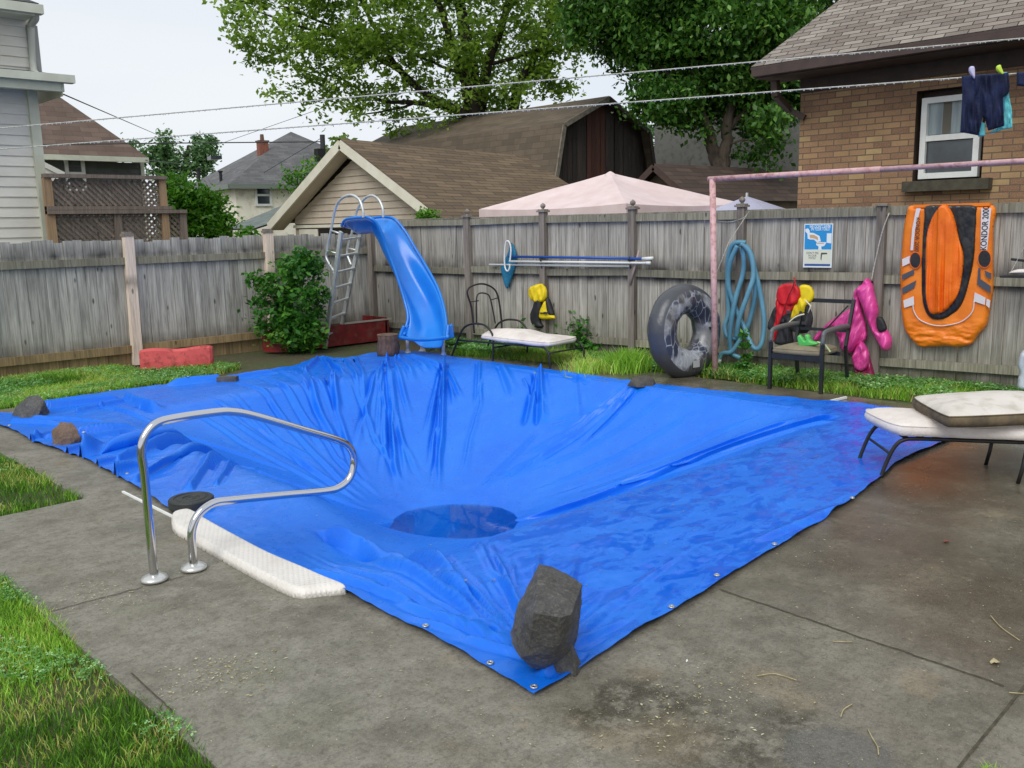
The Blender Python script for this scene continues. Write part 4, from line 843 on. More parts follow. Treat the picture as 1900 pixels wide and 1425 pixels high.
# brick house on the right; wall faces -x
HX = 12.0; hr = thing('brick_house', 'yellow brown brick house with a shingle roof and white framed window on the right', 'house', (14, 3, 0))
yc0 = AX(1482, 300, HX)[1]; zE = AX(1600, 105, HX-.55)[2]; BRICK = brick_mat('mottled_brick', [L(112, 82, 66), L(136, 104, 80), L(150, 120, 88), L(122, 88, 70), L(164, 140, 100)], L(112, 96, 82), .225, .078, .008, bstr=.5, k=1.4)
wl_, wr_ = AX(1697, 250, HX)[1], AX(1826, 250, HX)[1]; wz1 = AX(1697, 170, HX)[2]; wz0 = AX(1697, 336, HX)[2]; m = MB()
yfar = -6.; ztop = AX(1402, 143, HX-.65)[2]-.02
def bq(ya, yb, za, zb2): m.quad((HX, ya, za), (HX, yb, za), (HX, yb, zb2), (HX, ya, zb2), (-ya, za))
bq(yc0, wl_, -.1, ztop); bq(wr_, yfar, -.1, ztop); bq(wl_, wr_, -.1, wz0); bq(wl_, wr_, wz1, ztop)
m.quad((HX+9, yc0, -.1), (HX, yc0, -.1), (HX, yc0, ztop), (HX+9, yc0, ztop))
m.build('wall', BRICK, hr)
m = MB(); f = .22
for a, b, c_, d_ in (((HX, wl_, wz0), (HX+f, wl_, wz0), (HX+f, wl_, wz1), (HX, wl_, wz1)), ((HX, wr_, wz0), (HX+f, wr_, wz0), (HX+f, wr_, wz1), (HX, wr_, wz1)), ((HX, wl_, wz1), (HX+f, wl_, wz1), (HX+f, wr_, wz1), (HX, wr_, wz1)), ((HX, wl_, wz0), (HX+f, wl_, wz0), (HX+f, wr_, wz0), (HX, wr_, wz0))): m.quad(a, b, c_, d_)
m.quad((HX+f, wl_, wz0), (HX+f, wr_, wz0), (HX+f, wr_, wz1), (HX+f, wl_, wz1)); DKB = M('dark_brown_paint_and_shade', L(72, 58, 48), L(58, 46, 38), .6, ns=6); m.build('window_recess', DKB, hr)
wy0, wy1 = AX(1710, 250, HX+.1)[1], AX(1820, 250, HX+.1)[1]; wzt = AX(1760, 178, HX+.1)[2]; wzb = AX(1760, 330, HX+.1)[2]
GLC, t, p, tc = newmat('curtain_glass'); sx = N(t, 'ShaderNodeSeparateXYZ'); t.links.new(tc.outputs['Object'], sx.inputs[0])
setv(t, p, 'Base Color', mixc(t, ramp(t, nois(t, mapg(t, tc.outputs['Object'], (1, 9, .8)), 1, 3), [(.35, 0.), (.6, 1.)]), L(150, 164, 168), L(110, 124, 130))); p.inputs['Roughness'].default_value = .1
wc = V(HX+.1, (wy0+wy1)/2, (wzt+wzb)/2); ww = abs(wy1-wy0); wh = wzt-wzb; m = MB(); fw = .07
for s in (-1, 1): m.box(wc+V(0, s*(ww/2-fw/2), 0), (.09, fw, wh)); m.box(wc+V(0, 0, s*(wh/2-fw/2)), (.09, ww-2*fw, fw))
m.box(wc+V(-.0, 0, 0), (.07, ww-2*fw, .07)); wo = m.build('window', WHITEP, hr, bevel=.006)
m = MB(); m.box(wc+V(.02, 0, wh/4), (.01, ww-2*fw, wh/2-fw-.02)); m.build('pane', GLC, wo, label='upper pane with a pale curtain behind it'); m = MB(); m.box(wc+V(.01, 0, -wh/4), (.01, ww-2*fw, wh/2-fw-.02)); m.build('pane', GLASSD, wo, label='dark lower pane')
m = MB(); m.box(wc+V(.014, .06, wh/4-.01), (.01, .1, wh/2-.12)); m.build('curtain_gap', M('curtain_tie', L(104, 100, 90), None, .8), wo)
m = MB(); sy0, sy1 = AX(1678, 345, HX-.06)[1], AX(1838, 345, HX-.06)[1]; m.box((HX-.03, (sy0+sy1)/2, wz0-.07), (.22, sy0-sy1, .13)); m.build('sill', M('stone_sill', L(84, 80, 66), L(66, 62, 52), .85, ns=12, b=.3), wo, bevel=.01)
# painted eave shade, soffit, gutter, roof
ycE = AX(1402, 150, HX-.6)[1]; zg = AX(1402, 143, HX-.65)[2]
m = MB(); m.box((HX-.012, (yc0+yfar)/2, zg-.1), (.03, yc0-yfar, .2)); m.build('eave_shade_strip', DKB, hr)  # dark brown strip paints the eave shade onto the top brick courses
m = MB(); m.box((HX-.3, (ycE+yfar)/2, zg-.0), (.62, ycE-yfar, .03)); m.build('soffit', DKB, hr)
m = MB(); m.box((HX-.65, (ycE+yfar)/2, zg+.045), (.12, ycE-yfar, .09)); m.box((HX-.6, (ycE+yfar)/2, zg+.108), (.2, ycE-yfar+.04, .03)); m.build('gutter', M('brown_metal', L(78, 62, 56), L(66, 52, 48), .45, ns=6), hr, bevel=.012)
tp_ = AX(1492, 0, HX+1.6); k_ = .82; m = MB(); zro = zg+.13
rk = lambda x: zro+(x-(HX-.7))*k_
# rake slants back as on the photograph (hip)
yh = lambda x: ycE+.02-(x-(HX-.7))*.62
m.poly([(HX-.7, yfar, zro), (HX-.7, ycE+.02, zro), (HX+5.5, yh(HX+5.5), rk(HX+5.5)), (HX+5.5, yfar, rk(HX+5.5))]); m.poly([(HX-.7, ycE+.02, zro), (HX+10, ycE+.02, zro), (HX+5.5, yh(HX+5.5), rk(HX+5.5))])
m.build('roof', SH_HO, hr)
m = MB(); d1 = AX(1438, 150, HX-.5); d2 = AX(1440, 178, HX-.45); d3 = AX(1466, 205, HX-.1); d4 = AX(1487, 212, HX-.05); m.beam(d1, d2, .09, .09, (0, 1, 0)); m.beam(d2, d3, .08, .08); m.beam(d3, d4+V(0, -.05, -.05), .08, .08); m.build('downspout', DKB, hr)
# ------------------------------------------------------------------ pool side things
CHROME = M('chrome', L(205, 205, 208), None, .12, metal=1)
hrail = thing('hand_rail', 'polished chrome pool hand rail looping over the white step on two floor flanges', 'hand rail', (1.77, 4.34, 0))
def rp(px, py): return AY(px, py, 4.34)
pth = [rp(287, 1078), rp(278, 985), rp(268, 880), rp(263, 842), rp(268, 812), rp(290, 786), rp(330, 775), rp(400, 765), rp(430, 764), rp(470, 771), rp(560, 797), rp(625, 816), rp(648, 830), rp(657, 855), rp(650, 885), rp(632, 903), rp(605, 911), rp(520, 919), rp(430, 928), rp(395, 934), rp(368, 955), rp(356, 985), rp(357, 1020), rp(360, 1057)]
m = MB(); m.tube(cat_rom(pth, 8), .021, 16); m.build('rail', CHROME, hrail, smooth=True)
for px, py in ((287, 1078), (360, 1057)):
    c = rp(px, py)*V(1, 1, 0); m = MB(); m.lathe([(.062, .005), (.066, .012), (.06, .022), (.045, .03), (.026, .034)], c, 28); m.build('flange', M('flange_metal', L(210, 210, 206), None, .3, metal=.7), hrail, smooth=True)
STEPM, t, p, tc = newmat('white_plastic'); vo = N(t, 'ShaderNodeTexVoronoi'); vo.inputs['Scale'].default_value = 42; vo.inputs['Randomness'].default_value = .05; t.links.new(mapg(t, tc.outputs['Object'], (1, 1, 1), rot=(0, 0, .5)), vo.inputs['Vector'])
setv(t, p, 'Base Color', mixc(t, ramp(t, nois(t, tc.outputs['Object'], 9, 5), [(.45, 0.), (.75, .6)]), L(226, 221, 214), L(204, 196, 186))); p.inputs['Roughness'].default_value = .45; bump(t, p, ramp(t, vo.outputs['Distance'], [(.2, 1.), (.45, 0.)]), .5, .004)
patch('pool_step', [(320, 962), (345, 953), (362, 958), (380, 970), (440, 1004), (500, 1036), (560, 1062), (600, 1080), (638, 1096), (640, 1104), (600, 1108), (560, 1112), (530, 1104), (470, 1074), (400, 1035), (345, 1003), (322, 988)], lambda a, b: G(a, b, -.002), .05, STEPM, step=1.1, D=7, back=0, norm=(0, 0, 1), label='white moulded pool step edge with a dimpled tread beneath the chrome rail', cat='pool step')
m = MB(); a, b = G(228, 914), G(332, 966); e = nrm(b-a); m.box((a+b)/2+V(0, 0, .006), (np.linalg.norm(b-a), .014, .012), e); m.build('edging_strip', WHITEP, label='thin white edging strip laid in the concrete left of the chrome rail', cat='edging strip')
m = MB(); a, b = G(1541, 747), G(1570, 740); m.box((a+b)/2+V(0, 0, .014), (np.linalg.norm(b-a), .02, .02), b-a); m.build('edging_strip', WHITEP, label='short white edging strip at the far right side of the tarpaulin', cat='edging strip')
# rocks
def rock(name, pts, mat, lab, cat='rock', sub=3, amp=.008, grp=None, fr_=14., seed=0):
    bm = bmesh.new()
    for p_ in pts: bm.verts.new([float(x) for x in p_])
    bmesh.ops.convex_hull(bm, input=bm.verts); loose = [v_ for v_ in bm.verts if not v_.link_faces]; bmesh.ops.delete(bm, geom=loose, context='VERTS')
    bmesh.ops.triangulate(bm, faces=bm.faces)
    bmesh.ops.bevel(bm, geom=list(bm.edges), offset=amp*.2, segments=1, affect='EDGES', clamp_overlap=True)
    bmesh.ops.triangulate(bm, faces=bm.faces)
    for _ in range(sub): bmesh.ops.subdivide_edges(bm, edges=[e_ for e_ in bm.edges if e_.calc_length() > amp*1.6], cuts=1, use_grid_fill=True); bmesh.ops.triangulate(bm, faces=bm.faces)
    bm.normal_update(); sv = Vector((seed*3.1, seed, 0))
    for v_ in bm.verts:
        q = v_.co*fr_+sv; v_.co += v_.normal*(noise.noise(q)*amp+noise.noise(q*2.7)*amp*.5+noise.noise(q*7)*amp*.2)
    V_ = np.array([v_.co for v_ in bm.verts]); base = (V_.min(0)+V_.max(0))/2; base[2] = V_[:, 2].min()
    for v_ in bm.verts: v_.co -= Vector(base)
    me = bpy.data.meshes.new(name); bm.to_mesh(me); bm.free(); me.materials.append(mat)
    o = bpy.data.objects.new(name, me); o.location = tuple(base); WL[o.name] = base; return finish(o, None, lab, cat, grp)
def rock_mat(name, a, b_, c_): 
    m, t, p, tc = newmat(name); o = tc.outputs['Object']; c = mixc(t, ramp(t, nois(t, o, 9, 6, .7), [(.35, 0.), (.65, 1.)]), a, b_); c = mixc(t, ramp(t, nois(t, o, 70, 4, .7), [(.5, 0.), (.68, .8)]), c, c_)
    c = mixc(t, ramp(t, nois(t, o, 180, 3), [(.66, 0.), (.74, .6)]), c, L(150, 146, 136)); setv(t, p, 'Base Color', c); setv(t, p, 'Roughness', ramp(t, nois(t, o, 6, 3), [(.35, .45), (.6, .85)])); bump(t, p, math_(t, 'ADD', nois(t, o, 40, 8, .75), math_(t, 'MULTIPLY', nois(t, o, 160, 4), .4)), .7, .012); return m
RK = rock_mat('dark_stone', L(92, 91, 89), L(64, 63, 62), L(120, 116, 108)); RKB = rock_mat('brown_stone', L(120, 98, 82), L(92, 74, 64), L(140, 118, 98))
D0 = 3.28
pts = [W(1000, 1048, 3.42), W(1027, 1051, 3.45), W(1052, 1064, 3.46), W(1080, 1084, 3.4), W(1060, 1140, 3.08), W(1040, 1146, 3.02), W(992, 1138, 3.03), W(985, 1075, 3.42), W(962, 1122, 3.3), W(947, 1175, 3.32), W(950, 1195, 3.28), W(966, 1222, 3.2), W(978, 1216, 3.14), W(1022, 1214, 3.12), W(1040, 1195, 3.08), W(1058, 1190, 3.22), W(1075, 1160, 3.4), W(1066, 1200, 3.42), W(1046, 1222, 3.3), W(1010, 1243, 3.22), W(990, 1240, 3.24), W(1060, 1190, 3.6), W(970, 1180, 3.62), W(1020, 1225, 3.45)]
rock('boulder', pts, RK, 'large black angular boulder standing on end on the front corner of the tarpaulin', 'boulder', 5, .005, None, 16)
g = G(1018, 1249); rock('stone', [g+V(*q) for q in ((-.03, .05, 0), (.05, -.1, 0), (.13, -.06, 0), (.12, .08, 0), (0, .12, 0), (0, 0, .07), (.06, -.07, .075), (.11, -.02, .1), (.05, .08, .09), (-.04, .08, .03))], RK, 'small dark stone wedged under the big black boulder', 'stone', 3, .006)
g = G(58, 773); rx_ = V(.72, -.69, 0); ry_ = V(.69, .72, 0)
def loc(g, L_): return [g+rx_*a+ry_*b+V(0, 0, c) for a, b, c in L_]
rock('stone', loc(g, ((-.2, 0, 0), (-.05, -.1, 0), (.12, -.12, 0), (.17, 0, 0), (.1, .15, 0), (-.1, .15, 0), (-.12, -.02, .1), (.0, -.03, .2), (.08, .02, .21), (.15, -.02, .16), (.14, -.1, .07), (-.03, .1, .17))), RK, 'jagged dark grey stone at the far left corner of the tarpaulin beside the lawn', 'stone', 4, .01, seed=3)
g = G(124, 824); rock('stone', loc(g, ((-.1, 0, 0), (-.07, -.09, 0), (.04, -.11, 0), (.12, -.02, .01), (.08, .1, 0), (-.06, .1, 0), (-.11, -.01, .1), (-.08, -.05, .13), (.02, -.1, .07), (-.05, .04, .175), (.04, .03, .17), (.1, .0, .12), (.13, -.03, .06), (-.02, -.07, .13))), RKB, 'rounded brown stone on the left part of the tarpaulin', 'stone', 4, .008, seed=5)
g = G(1190, 716); rock('stone', loc(g, ((-.15, 0, 0), (-.05, -.08, 0), (.12, -.07, 0), (.17, .03, 0), (0, .12, 0), (-.12, -.02, .06), (0, -.05, .09), (.12, -.02, .085), (.07, .06, .1), (-.06, .05, .1))), rock_mat('flat_grey_stone', L(84, 80, 72), L(62, 60, 56), L(100, 96, 86)), 'low flat grey stone on the far edge of the tarpaulin near the inflatable ring', 'stone', 4, .006, seed=7)
g = G(423, 709); m = MB(); m.box(g+V(0, 0, .035), (.22, .11, .06), rx_); m.build('brick', RK, label='flat black block holding down the far left edge of the tarpaulin', cat='brick', bevel=.012)
RUB = M('black_rubber', L(44, 48, 48), L(34, 36, 36), .55, ns=8, b=.2, bs=80)
g = G(356, 943); wd_ = thing('weight_plate', 'round black rubber weight plate lying on the tarpaulin behind the chrome rail', 'weight plate', g)
m = MB(); m.lathe([(.128, .012), (.136, .018), (.136, .062), (.13, .07), (.104, .072), (.1, .067), (.09, .067), (.086, .071), (.052, .071), (.048, .065), (.03, .065), (.026, .069), (.014, .069), (.013, .03)], g, 48); m.build('plate', RUB, wd_, smooth=False)
m = MB(); m.lathe([(.0135, .04), (.0135, .066)], g, 20); m.build('hub', M('dull_steel', L(110, 110, 106), None, .4, metal=.8), wd_)
# stump
BARK = M('bark', L(104, 84, 76), L(70, 56, 50), .9, scale=(1, 1, .3), ns=22, b=1., bs=40, bd=.02); CUT = M('cut_wood', L(120, 96, 82), L(90, 70, 58), .8, ns=14)
g = G(721, 661); st = thing('tree_stump', 'short sawn log standing at the foot of the blue slide on the tarpaulin', 'log', g); m = MB(); pr = []
for z in (0, .06, .14, .22, .29): pr.append((.145+.012*math.sin(z*20), z))
m.lathe(pr, g, 26); m.v = [(x+(vn(x, z, .05, 3)-.5)*.02, y+(vn(y, z, .05, 4)-.5)*.02, z) for x, y, z in m.v]; m.build('log', BARK, st, smooth=True); m = MB(); m.lathe([(.142, .288), (.138, .296), (.05, .298)], g, 26); m.build('sawn_top', CUT, st)

# ------------------------------------------------------------------ slide
SLB = M('blue_gelcoat', L(24, 120, 214), L(34, 132, 222), .27, ns=3, spec=.6); ALU = M('aluminium', L(226, 230, 230), L(204, 208, 208), .42, ns=9, metal=.55)
sl_ = thing('pool_slide', 'curving blue pool slide with an aluminium ladder and looped hand rails in the fence corner', 'slide', (7.5, 10.4, 0))
Np = [AX(*p) for p in ((634, 420, 7.12), (640, 409, 7.1), (656, 405, 7.1), (686, 405, 7.15), (703, 422, 7.25), (717, 459, 7.34), (735, 508, 7.42), (750, 556, 7.44), (757, 588, 7.40), (753, 608, 7.34), (750, 622, 7.28))]
Fp = [AX(*p) for p in ((664, 420, 7.78), (668, 411, 7.8), (690, 405, 7.84), (728, 405, 7.9), (752, 430, 7.96), (768, 457, 7.96), (788, 490, 7.94), (811, 532, 7.86), (823, 568, 7.72), (828, 597, 7.5), (828, 621, 7.3))]
nk = 7; A_ = cat_rom(Np, nk); B_ = cat_rom(Fp, nk); K = len(A_); sec = 15
VV = []
for i in range(K):
    a, b = A_[i], B_[i]; j0, j1 = max(i-1, 0), min(i+1, K-1); T = nrm((A_[j1]+B_[j1])-(A_[j0]+B_[j0])); Wd = nrm(b-a); dn = np.cross(T, Wd); dn = dn if dn[2] < 0 else -dn; wlen = np.linalg.norm(b-a)
    dn = nrm(dn+V(0, 0, -.3)); dep = .21*min(1, .25+i/(nk*2.2))
    row = []
    for k in range(sec):
        q = k/(sec-1); u_ = abs(2*q-1)
        lipx = [0, .0]; 
        if u_ > .93: s_, dd = q, .035
        elif u_ > .80: s_, dd = q, -.0
        else: s_, dd = q, dep*(1-(u_/.8)**5)
        row.append(a+(b-a)*s_+dn*dd)
    VV.append(row)
VV = np.array(VV); ii = np.arange(K*sec).reshape(K, sec); ff = np.stack([ii[:-1, :-1], ii[:-1, 1:], ii[1:, 1:], ii[1:, :-1]], -1).reshape(-1, 4)
o = rawmesh('chute', VV.reshape(-1, 3), ff, SLB, sl_, smooth=True); q = o.modifiers.new('solid', 'SOLIDIFY'); q.thickness = .014; q.offset = 0; q = o.modifiers.new('sub', 'SUBSURF'); q.levels = q.render_levels = 1
m = MB(); m.tube([p_+V(0, 0, .004) for p_ in A_], .02, 8); m.build('side_lip', SLB, sl_, smooth=True); m = MB(); m.tube([p_+V(0, 0, .004) for p_ in B_], .02, 8); m.build('side_lip', SLB, sl_, smooth=True)
# nose of the slide
a, b = A_[-1], B_[-1]; m = MB(); drop = V(0, 0, -.03); m.tube(cat_rom([a+V(.02, .02, .12), a+V(-.02, .05, .0), a+drop+V(-.03, .04, 0), (a+b)/2+V(-.05, 0, -.055), b+drop+V(-.03, -.03, 0), b+V(-.02, -.04, 0), b+V(.02, -.02, .12)], 6), .026, 8, flat=(1, 1)); m.build('nose', SLB, sl_, smooth=True)
m = MB()
def fin(c, s): m.prism([c+V(-.03, .0, -.04), c+V(.1, .0, -.04), c+V(.08, .0, .13), c+V(0, .0, .05)], V(0, .035*s, 0))
fin(a, 1); m.build('nose_cheek', SLB, sl_, bevel=.006); m = MB(); fin(b, -1); m.build('nose_cheek', SLB, sl_, bevel=.006)
LW = M('white_leg', L(200, 202, 200), L(180, 182, 178), .4, ns=8)
for px, py, top in ((757, 656, 626), (823, 662, 626), (784, 652, 600)):
    g = G(px, py); m = MB(); m.tube([g, g+V(0, 0, .36 if top < 620 else .25)], .024, 10); lg = m.build('leg', LW, sl_, smooth=True); m = MB(); m.lathe([(.055, 0), (.055, .01), (.03, .035), (.028, .06)], g, 12); m.build('foot', LW, lg)
# ladder
xl, xr = 7.08, 7.72
Lb, Lt = AX(603, 647, xl), AX(633, 430, xl); Rb, Rt = AX(629, 634, xr), AX(671, 425, xr)
Lb[2] = max(Lb[2], 0); Rb[2] = max(Rb[2], 0)
for a, b in ((Lb, Lt), (Rb, Rt)): m = MB(); m.beam(a, b, .03, .075, (0, 1, 0)); m.build('ladder_rail', ALU, sl_, bevel=.004)
for k in range(7): q = .12+k*.135; a = Lb+(Lt-Lb)*q; b = Rb+(Rt-Rb)*q; m = MB(); m.beam(a, b, .075, .022, (0, 0, 1)); m.build('rung', ALU, sl_, bevel=.003)
for x, pp, br in ((xl, ((622, 507), (606, 480), (607, 462), (614, 428), (622, 388), (632, 370), (650, 362), (666, 370), (673, 388), (674, 404)), (((615, 428), (630, 433)), ((607, 466), (625, 470)))), (xr, ((652, 492), (645, 474), (645, 460), (652, 436), (662, 392), (675, 370), (690, 363), (703, 371), (710, 387), (711, 404)), (((652, 430), (668, 428)), ((647, 461), (660, 464))))):
    m = MB(); m.tube(cat_rom([AX(a, b, x) for a, b in pp], 7), .018, 10)
    for (a, b) in br: m.tube([AX(*a, x), AX(*b, x)], .013, 8)
    m.build('hand_rail', ALU, sl_, smooth=True)

# ------------------------------------------------------------------ planter, trough
REDB = M('red_paint', L(140, 36, 34), L(104, 28, 28), .7, ns=6, c3=L(120, 70, 60), s3=9); REDT = M('faded_red_paint', L(214, 92, 92), L(196, 78, 80), .75, ns=5, c3=L(150, 60, 56), s3=14, b=.3)
pl = thing('planter_box', 'dark red raised planter box in the fence corner holding the leafy shrub', 'planter', (7.2, 11.6, 0))
m = MB(); y_ = 11.35; xp0 = 6.3; xp1 = 8.25; zt_ = .30
fp = [V(xp0+.25*(1-math.cos(a)), y_+.3-.3*math.sin(a), 0) for a in np.linspace(0, math.pi/2, 7)]+[V(xp1, y_, 0)]
for a, b in zip(fp, fp[1:]): m.prism([a, b, b+V(0, .03, 0), a+V(.0, .03, 0)], (0, 0, zt_))
m.build('front_board', REDB, pl); m = MB(); m.box((xp1-.05, y_+.3, .17), (.03, .6, .34)); m.build('side_board', REDB, pl)
m = MB(); m.box(((7.5+xp1)/2, y_+.012, zt_+.01), (xp1-7.4, .05, .02)); m.build('edge_trim', M('pale_trim', L(176, 168, 156), None, .8), pl)
m = MB(); m.box(((xp0+xp1)/2+.1, y_+.33, zt_-.1), (xp1-xp0-.35, .55, .1)); m.build('soil', M('soil', L(56, 44, 34), L(40, 32, 26), .95, ns=20, b=1), pl)
g0 = G(260, 690); g1 = G(396, 682); e = nrm(g1-g0); n_ = V(-e[1], e[0], 0); n_ = n_ if n_[1] > 0 else -n_; m = MB(); Lg = np.linalg.norm((g1-g0)[:2])
N_ = 26; prof = [(0, 0), (.0, .12), (.02, .25), (.05, .275), (.22, .26), (.25, .1), (.25, 0)]
rows = []
for i in range(N_+1):
    q = i/N_; end = min(1, min(q, 1-q)*N_/1.5+.55)
    rows.append([m.add(g0+e*Lg*q+n_*(.02+o_[0]+(1-end)*.06)+V(0, 0, o_[1]*(.9+.12*end)-.02+.012*math.sin(q*9))) for o_ in prof])
for a, b in zip(rows, rows[1:]):
    for k in range(len(prof)-1): m.f.append((a[k], b[k], b[k+1], a[k+1]))
m.f.append(tuple(rows[0])); m.f.append(tuple(rows[-1][::-1])); m.build('concrete_block', REDT, label='low faded red painted concrete block on the grass before the left fence', cat='concrete block')

# ------------------------------------------------------------------ loungers, cushions, chair
IRON = M('dark_iron', L(52, 50, 48), L(38, 38, 38), .45, ns=10, metal=.3); CUSH = M('cream_cushion', L(232, 224, 218), L(216, 206, 198), .9, ns=5, b=.4, bs=60, c3=L(214, 204, 194), s3=12); CUSHS = M('stained_cushion', L(216, 210, 202), L(204, 197, 188), .9, ns=4, b=.4, bs=50, c3=L(190, 182, 170), s3=9); MUD = M('mouldy_edge', L(112, 98, 76), L(74, 66, 54), .95, ns=9, b=.4, bs=40)
def cushion(name, P, th, mat, side=None, parent=None, n=26, puff=.02, wav=.012, seed=1, **kw):
    a, b, c, d = (np.array(x, float) for x in P); U_ = np.linspace(0, 1, n)
    lw = np.linalg.norm(b-a); top = np.zeros((n, n, 3)); bot = top.copy()
    for i, s in enumerate(U_):
        for j, q in enumerate(U_):
            x_, y_ = 2*s-1, 2*q-1; s2 = .5+.5*x_*math.sqrt(1-.10*y_**4); q2 = .5+.5*y_*math.sqrt(1-.10*x_**4)
            p_ = a*(1-s2)*(1-q2)+b*s2*(1-q2)+c*s2*q2+d*(1-s2)*q2; ed = min(min(s, 1-s)*3.2, min(q, 1-q)*2.4, 1); k = (math.sqrt(1-(1-ed)**2) if ed < 1 else 1)+.7*math.sin(math.pi*s)*math.sin(math.pi*q)
            wv = (vn(p_[0], p_[1], .28, seed)-.5)*wav*2
            top[i, j] = p_+V(0, 0, th-puff+puff*k+wv*k); bot[i, j] = p_+V(0, 0, wv*.4+(1-k)*puff*.3)
    ctr_ = (a+b+c+d)/4
    I = np.arange(n*n).reshape(n, n); f1 = np.stack([I[:-1, :-1], I[1:, :-1], I[1:, 1:], I[:-1, 1:]], -1).reshape(-1, 4); f2 = f1[:, ::-1]+n*n
    rim = list(I[:, 0])+list(I[-1, 1:])+list(I[-2::-1, -1])+list(I[0, -2:0:-1])
    v_ = np.vstack([top.reshape(-1, 3), bot.reshape(-1, 3)])
    # side wall with a bulge
    R_ = len(rim); mid = []
    for r_ in rim: pm = (v_[r_]+v_[r_+n*n])/2; dr = nrm((pm-ctr_)*V(1, 1, 0)); mid.append(pm+dr*.012)
    v2 = np.vstack([v_, np.array(mid)]); fs = []
    for k in range(R_): k2 = (k+1) % R_; M0, M1 = 2*n*n+k, 2*n*n+k2; fs += [(rim[k2], rim[k], M0, M1), (M1, M0, rim[k]+n*n, rim[k2]+n*n)]
    o = rawmesh(name, v2, np.vstack([f1, f2, np.array(fs)]), mat, parent, smooth=True, **kw)
    bm = bmesh.new(); bm.from_mesh(o.data); bmesh.ops.recalc_face_normals(bm, faces=bm.faces); bm.to_mesh(o.data); bm.free()
    if side: o.data.materials.append(side); k0 = len(f1)+len(f2); mi = np.zeros(len(o.data.polygons), np.int32); mi[k0:] = 1; o.data.polygons.foreach_set('material_index', mi)
    pm = MB(); pm.tube([v2[r_]+V(0, 0, .002) for r_ in rim], .0045, 6, closed=True); pm.build('piping', side or mat, o, smooth=True)
    return o
# right lounger
l1 = thing('sun_lounger', 'dark metal sun lounger at the right edge with its front feet on the tarpaulin', 'sun lounger', (6.5, 2.1, 0))
fA, fB = G(1594, 853), G(1634, 886); ax = nrm(G(1815, 855)-fA*1.0); ax = nrm(V(.47, -.75, 0)); sd_ = (fB-fA)*V(1, 1, 0)
FZ = .27
def lp(base, s, z): return base+ax*s+V(0, 0, z)
for b_ in (fA, fB):
    m = MB(); m.tube(cat_rom([lp(b_, 0, 0), lp(b_, .03, .1), lp(b_, .07, .2), lp(b_, .12, .255), lp(b_, .22, FZ), lp(b_, .6, FZ), lp(b_, 1.3, FZ), lp(b_, 1.9, FZ)], 6), .0135, 8); m.build('side_frame', IRON, l1, smooth=True)
    for s in (.86, 1.75): m = MB(); m.tube([lp(b_, s, FZ), lp(b_, s-.02, .1), lp(b_, s-.04, 0)], .0125, 8); m.build('leg', IRON, l1, smooth=True)
m = MB(); m.tube([lp(fA, .055, .16), lp(fB, .055, .16)], .009, 8); m.build('cross_bar', IRON, l1, smooth=True)
m = MB()
for s in np.arange(.15, 1.85, .1): m.beam(lp(fA, s, FZ), lp(fB, s, FZ), .04, .006)
m.build('seat_straps', IRON, l1)
ex_ = nrm(sd_)*.05
P = [lp(fA, .0, FZ+.012)-ex_, lp(fA, 1.9, FZ+.012)-ex_, lp(fB, 1.9, FZ+.012)+ex_, lp(fB, .06, FZ+.012)+ex_]
cushion('cushion', P, .11, CUSH, puff=.035, label='long cream seat cushion lying on the right hand sun lounger', cat='cushion', wav=.012, seed=4)
zt2 = FZ+.125
q0, q1, q2, q3 = G(1690, 768, zt2), G(1772, 815, zt2), None, None
tA_ = W(1690, 740, 1)  # direction only
c0, c1 = G(1688, 738, zt2+.07), G(1757, 777, zt2+.07); c0[2] = c1[2] = zt2; dirr = nrm((G(1900, 770, zt2+.07)-G(1757, 777, zt2+.07))*V(1, 1, 0))
P = [c0, c0+dirr*.85, c1+dirr*.85+V(.02, -.02, 0), c1]
cushion('cushion', P, .11, CUSHS, MUD, puff=.035, label='thick dirty cushion with brown mouldy sides stacked crosswise on the right lounger', cat='cushion', wav=.016, seed=9)
# far lounger beside the slide
l2 = thing('sun_lounger', 'dark metal sun lounger with arched arms and raised back before the right fence', 'sun lounger', (7.85, 8.2, 0))
x0, x1 = 7.6, 8.2
def fx(px, py, x=x0): return AX(px, py, x)
y_h = [G(836, 667)[1], G(915, 676)[1], G(1021, 686)[1]]
for k, x in enumerate((x0, x1)):
    dx_ = x-x0; S_ = lambda px, py: fx(px, py)+V(dx_, 0, 0)
    m = MB(); m.tube(cat_rom([S_(836, 667), S_(846, 640), S_(858, 612), S_(872, 602), S_(890, 601), S_(903, 606), S_(914, 622), S_(915, 645), S_(914, 674)], 6), .013, 8); m.build('arm', IRON, l2, smooth=True)
    m = MB(); m.tube(cat_rom([S_(850, 631), S_(900, 635), S_(960, 640), S_(1000, 643), S_(1012, 647), S_(1019, 660), S_(1021, 684)], 6), .013, 8); m.build('side_frame', IRON, l2, smooth=True)
m = MB(); m.tube([fx(1018, 655), fx(1018, 655)+V(x1-x0, 0, 0)], .01, 8); m.build('cross_bar', IRON, l2, smooth=True); m = MB(); m.tube([fx(914, 645), fx(914, 645)+V(x1-x0, 0, 0)], .01, 8); m.build('cross_bar', IRON, l2, smooth=True)
m = MB(); XB = 8.0
bb = lambda *p: [AX(a, b, 7.62+.55*(a-867)/60.) for a, b in p]
m.tube(cat_rom(bb((880, 618), (875, 572), (867, 541), (880, 529), (902, 528), (922, 544), (930, 590), (931, 612)), 6), .012, 8); m.tube(cat_rom(bb((884, 600), (884, 558), (888, 545), (902, 545), (910, 555), (919, 600)), 5), .009, 8); m.tube(bb((874, 560), (888, 558)), .007, 6); m.tube(bb((912, 556), (923, 553)), .007, 6); m.build('backrest_frame', IRON, l2, smooth=True)
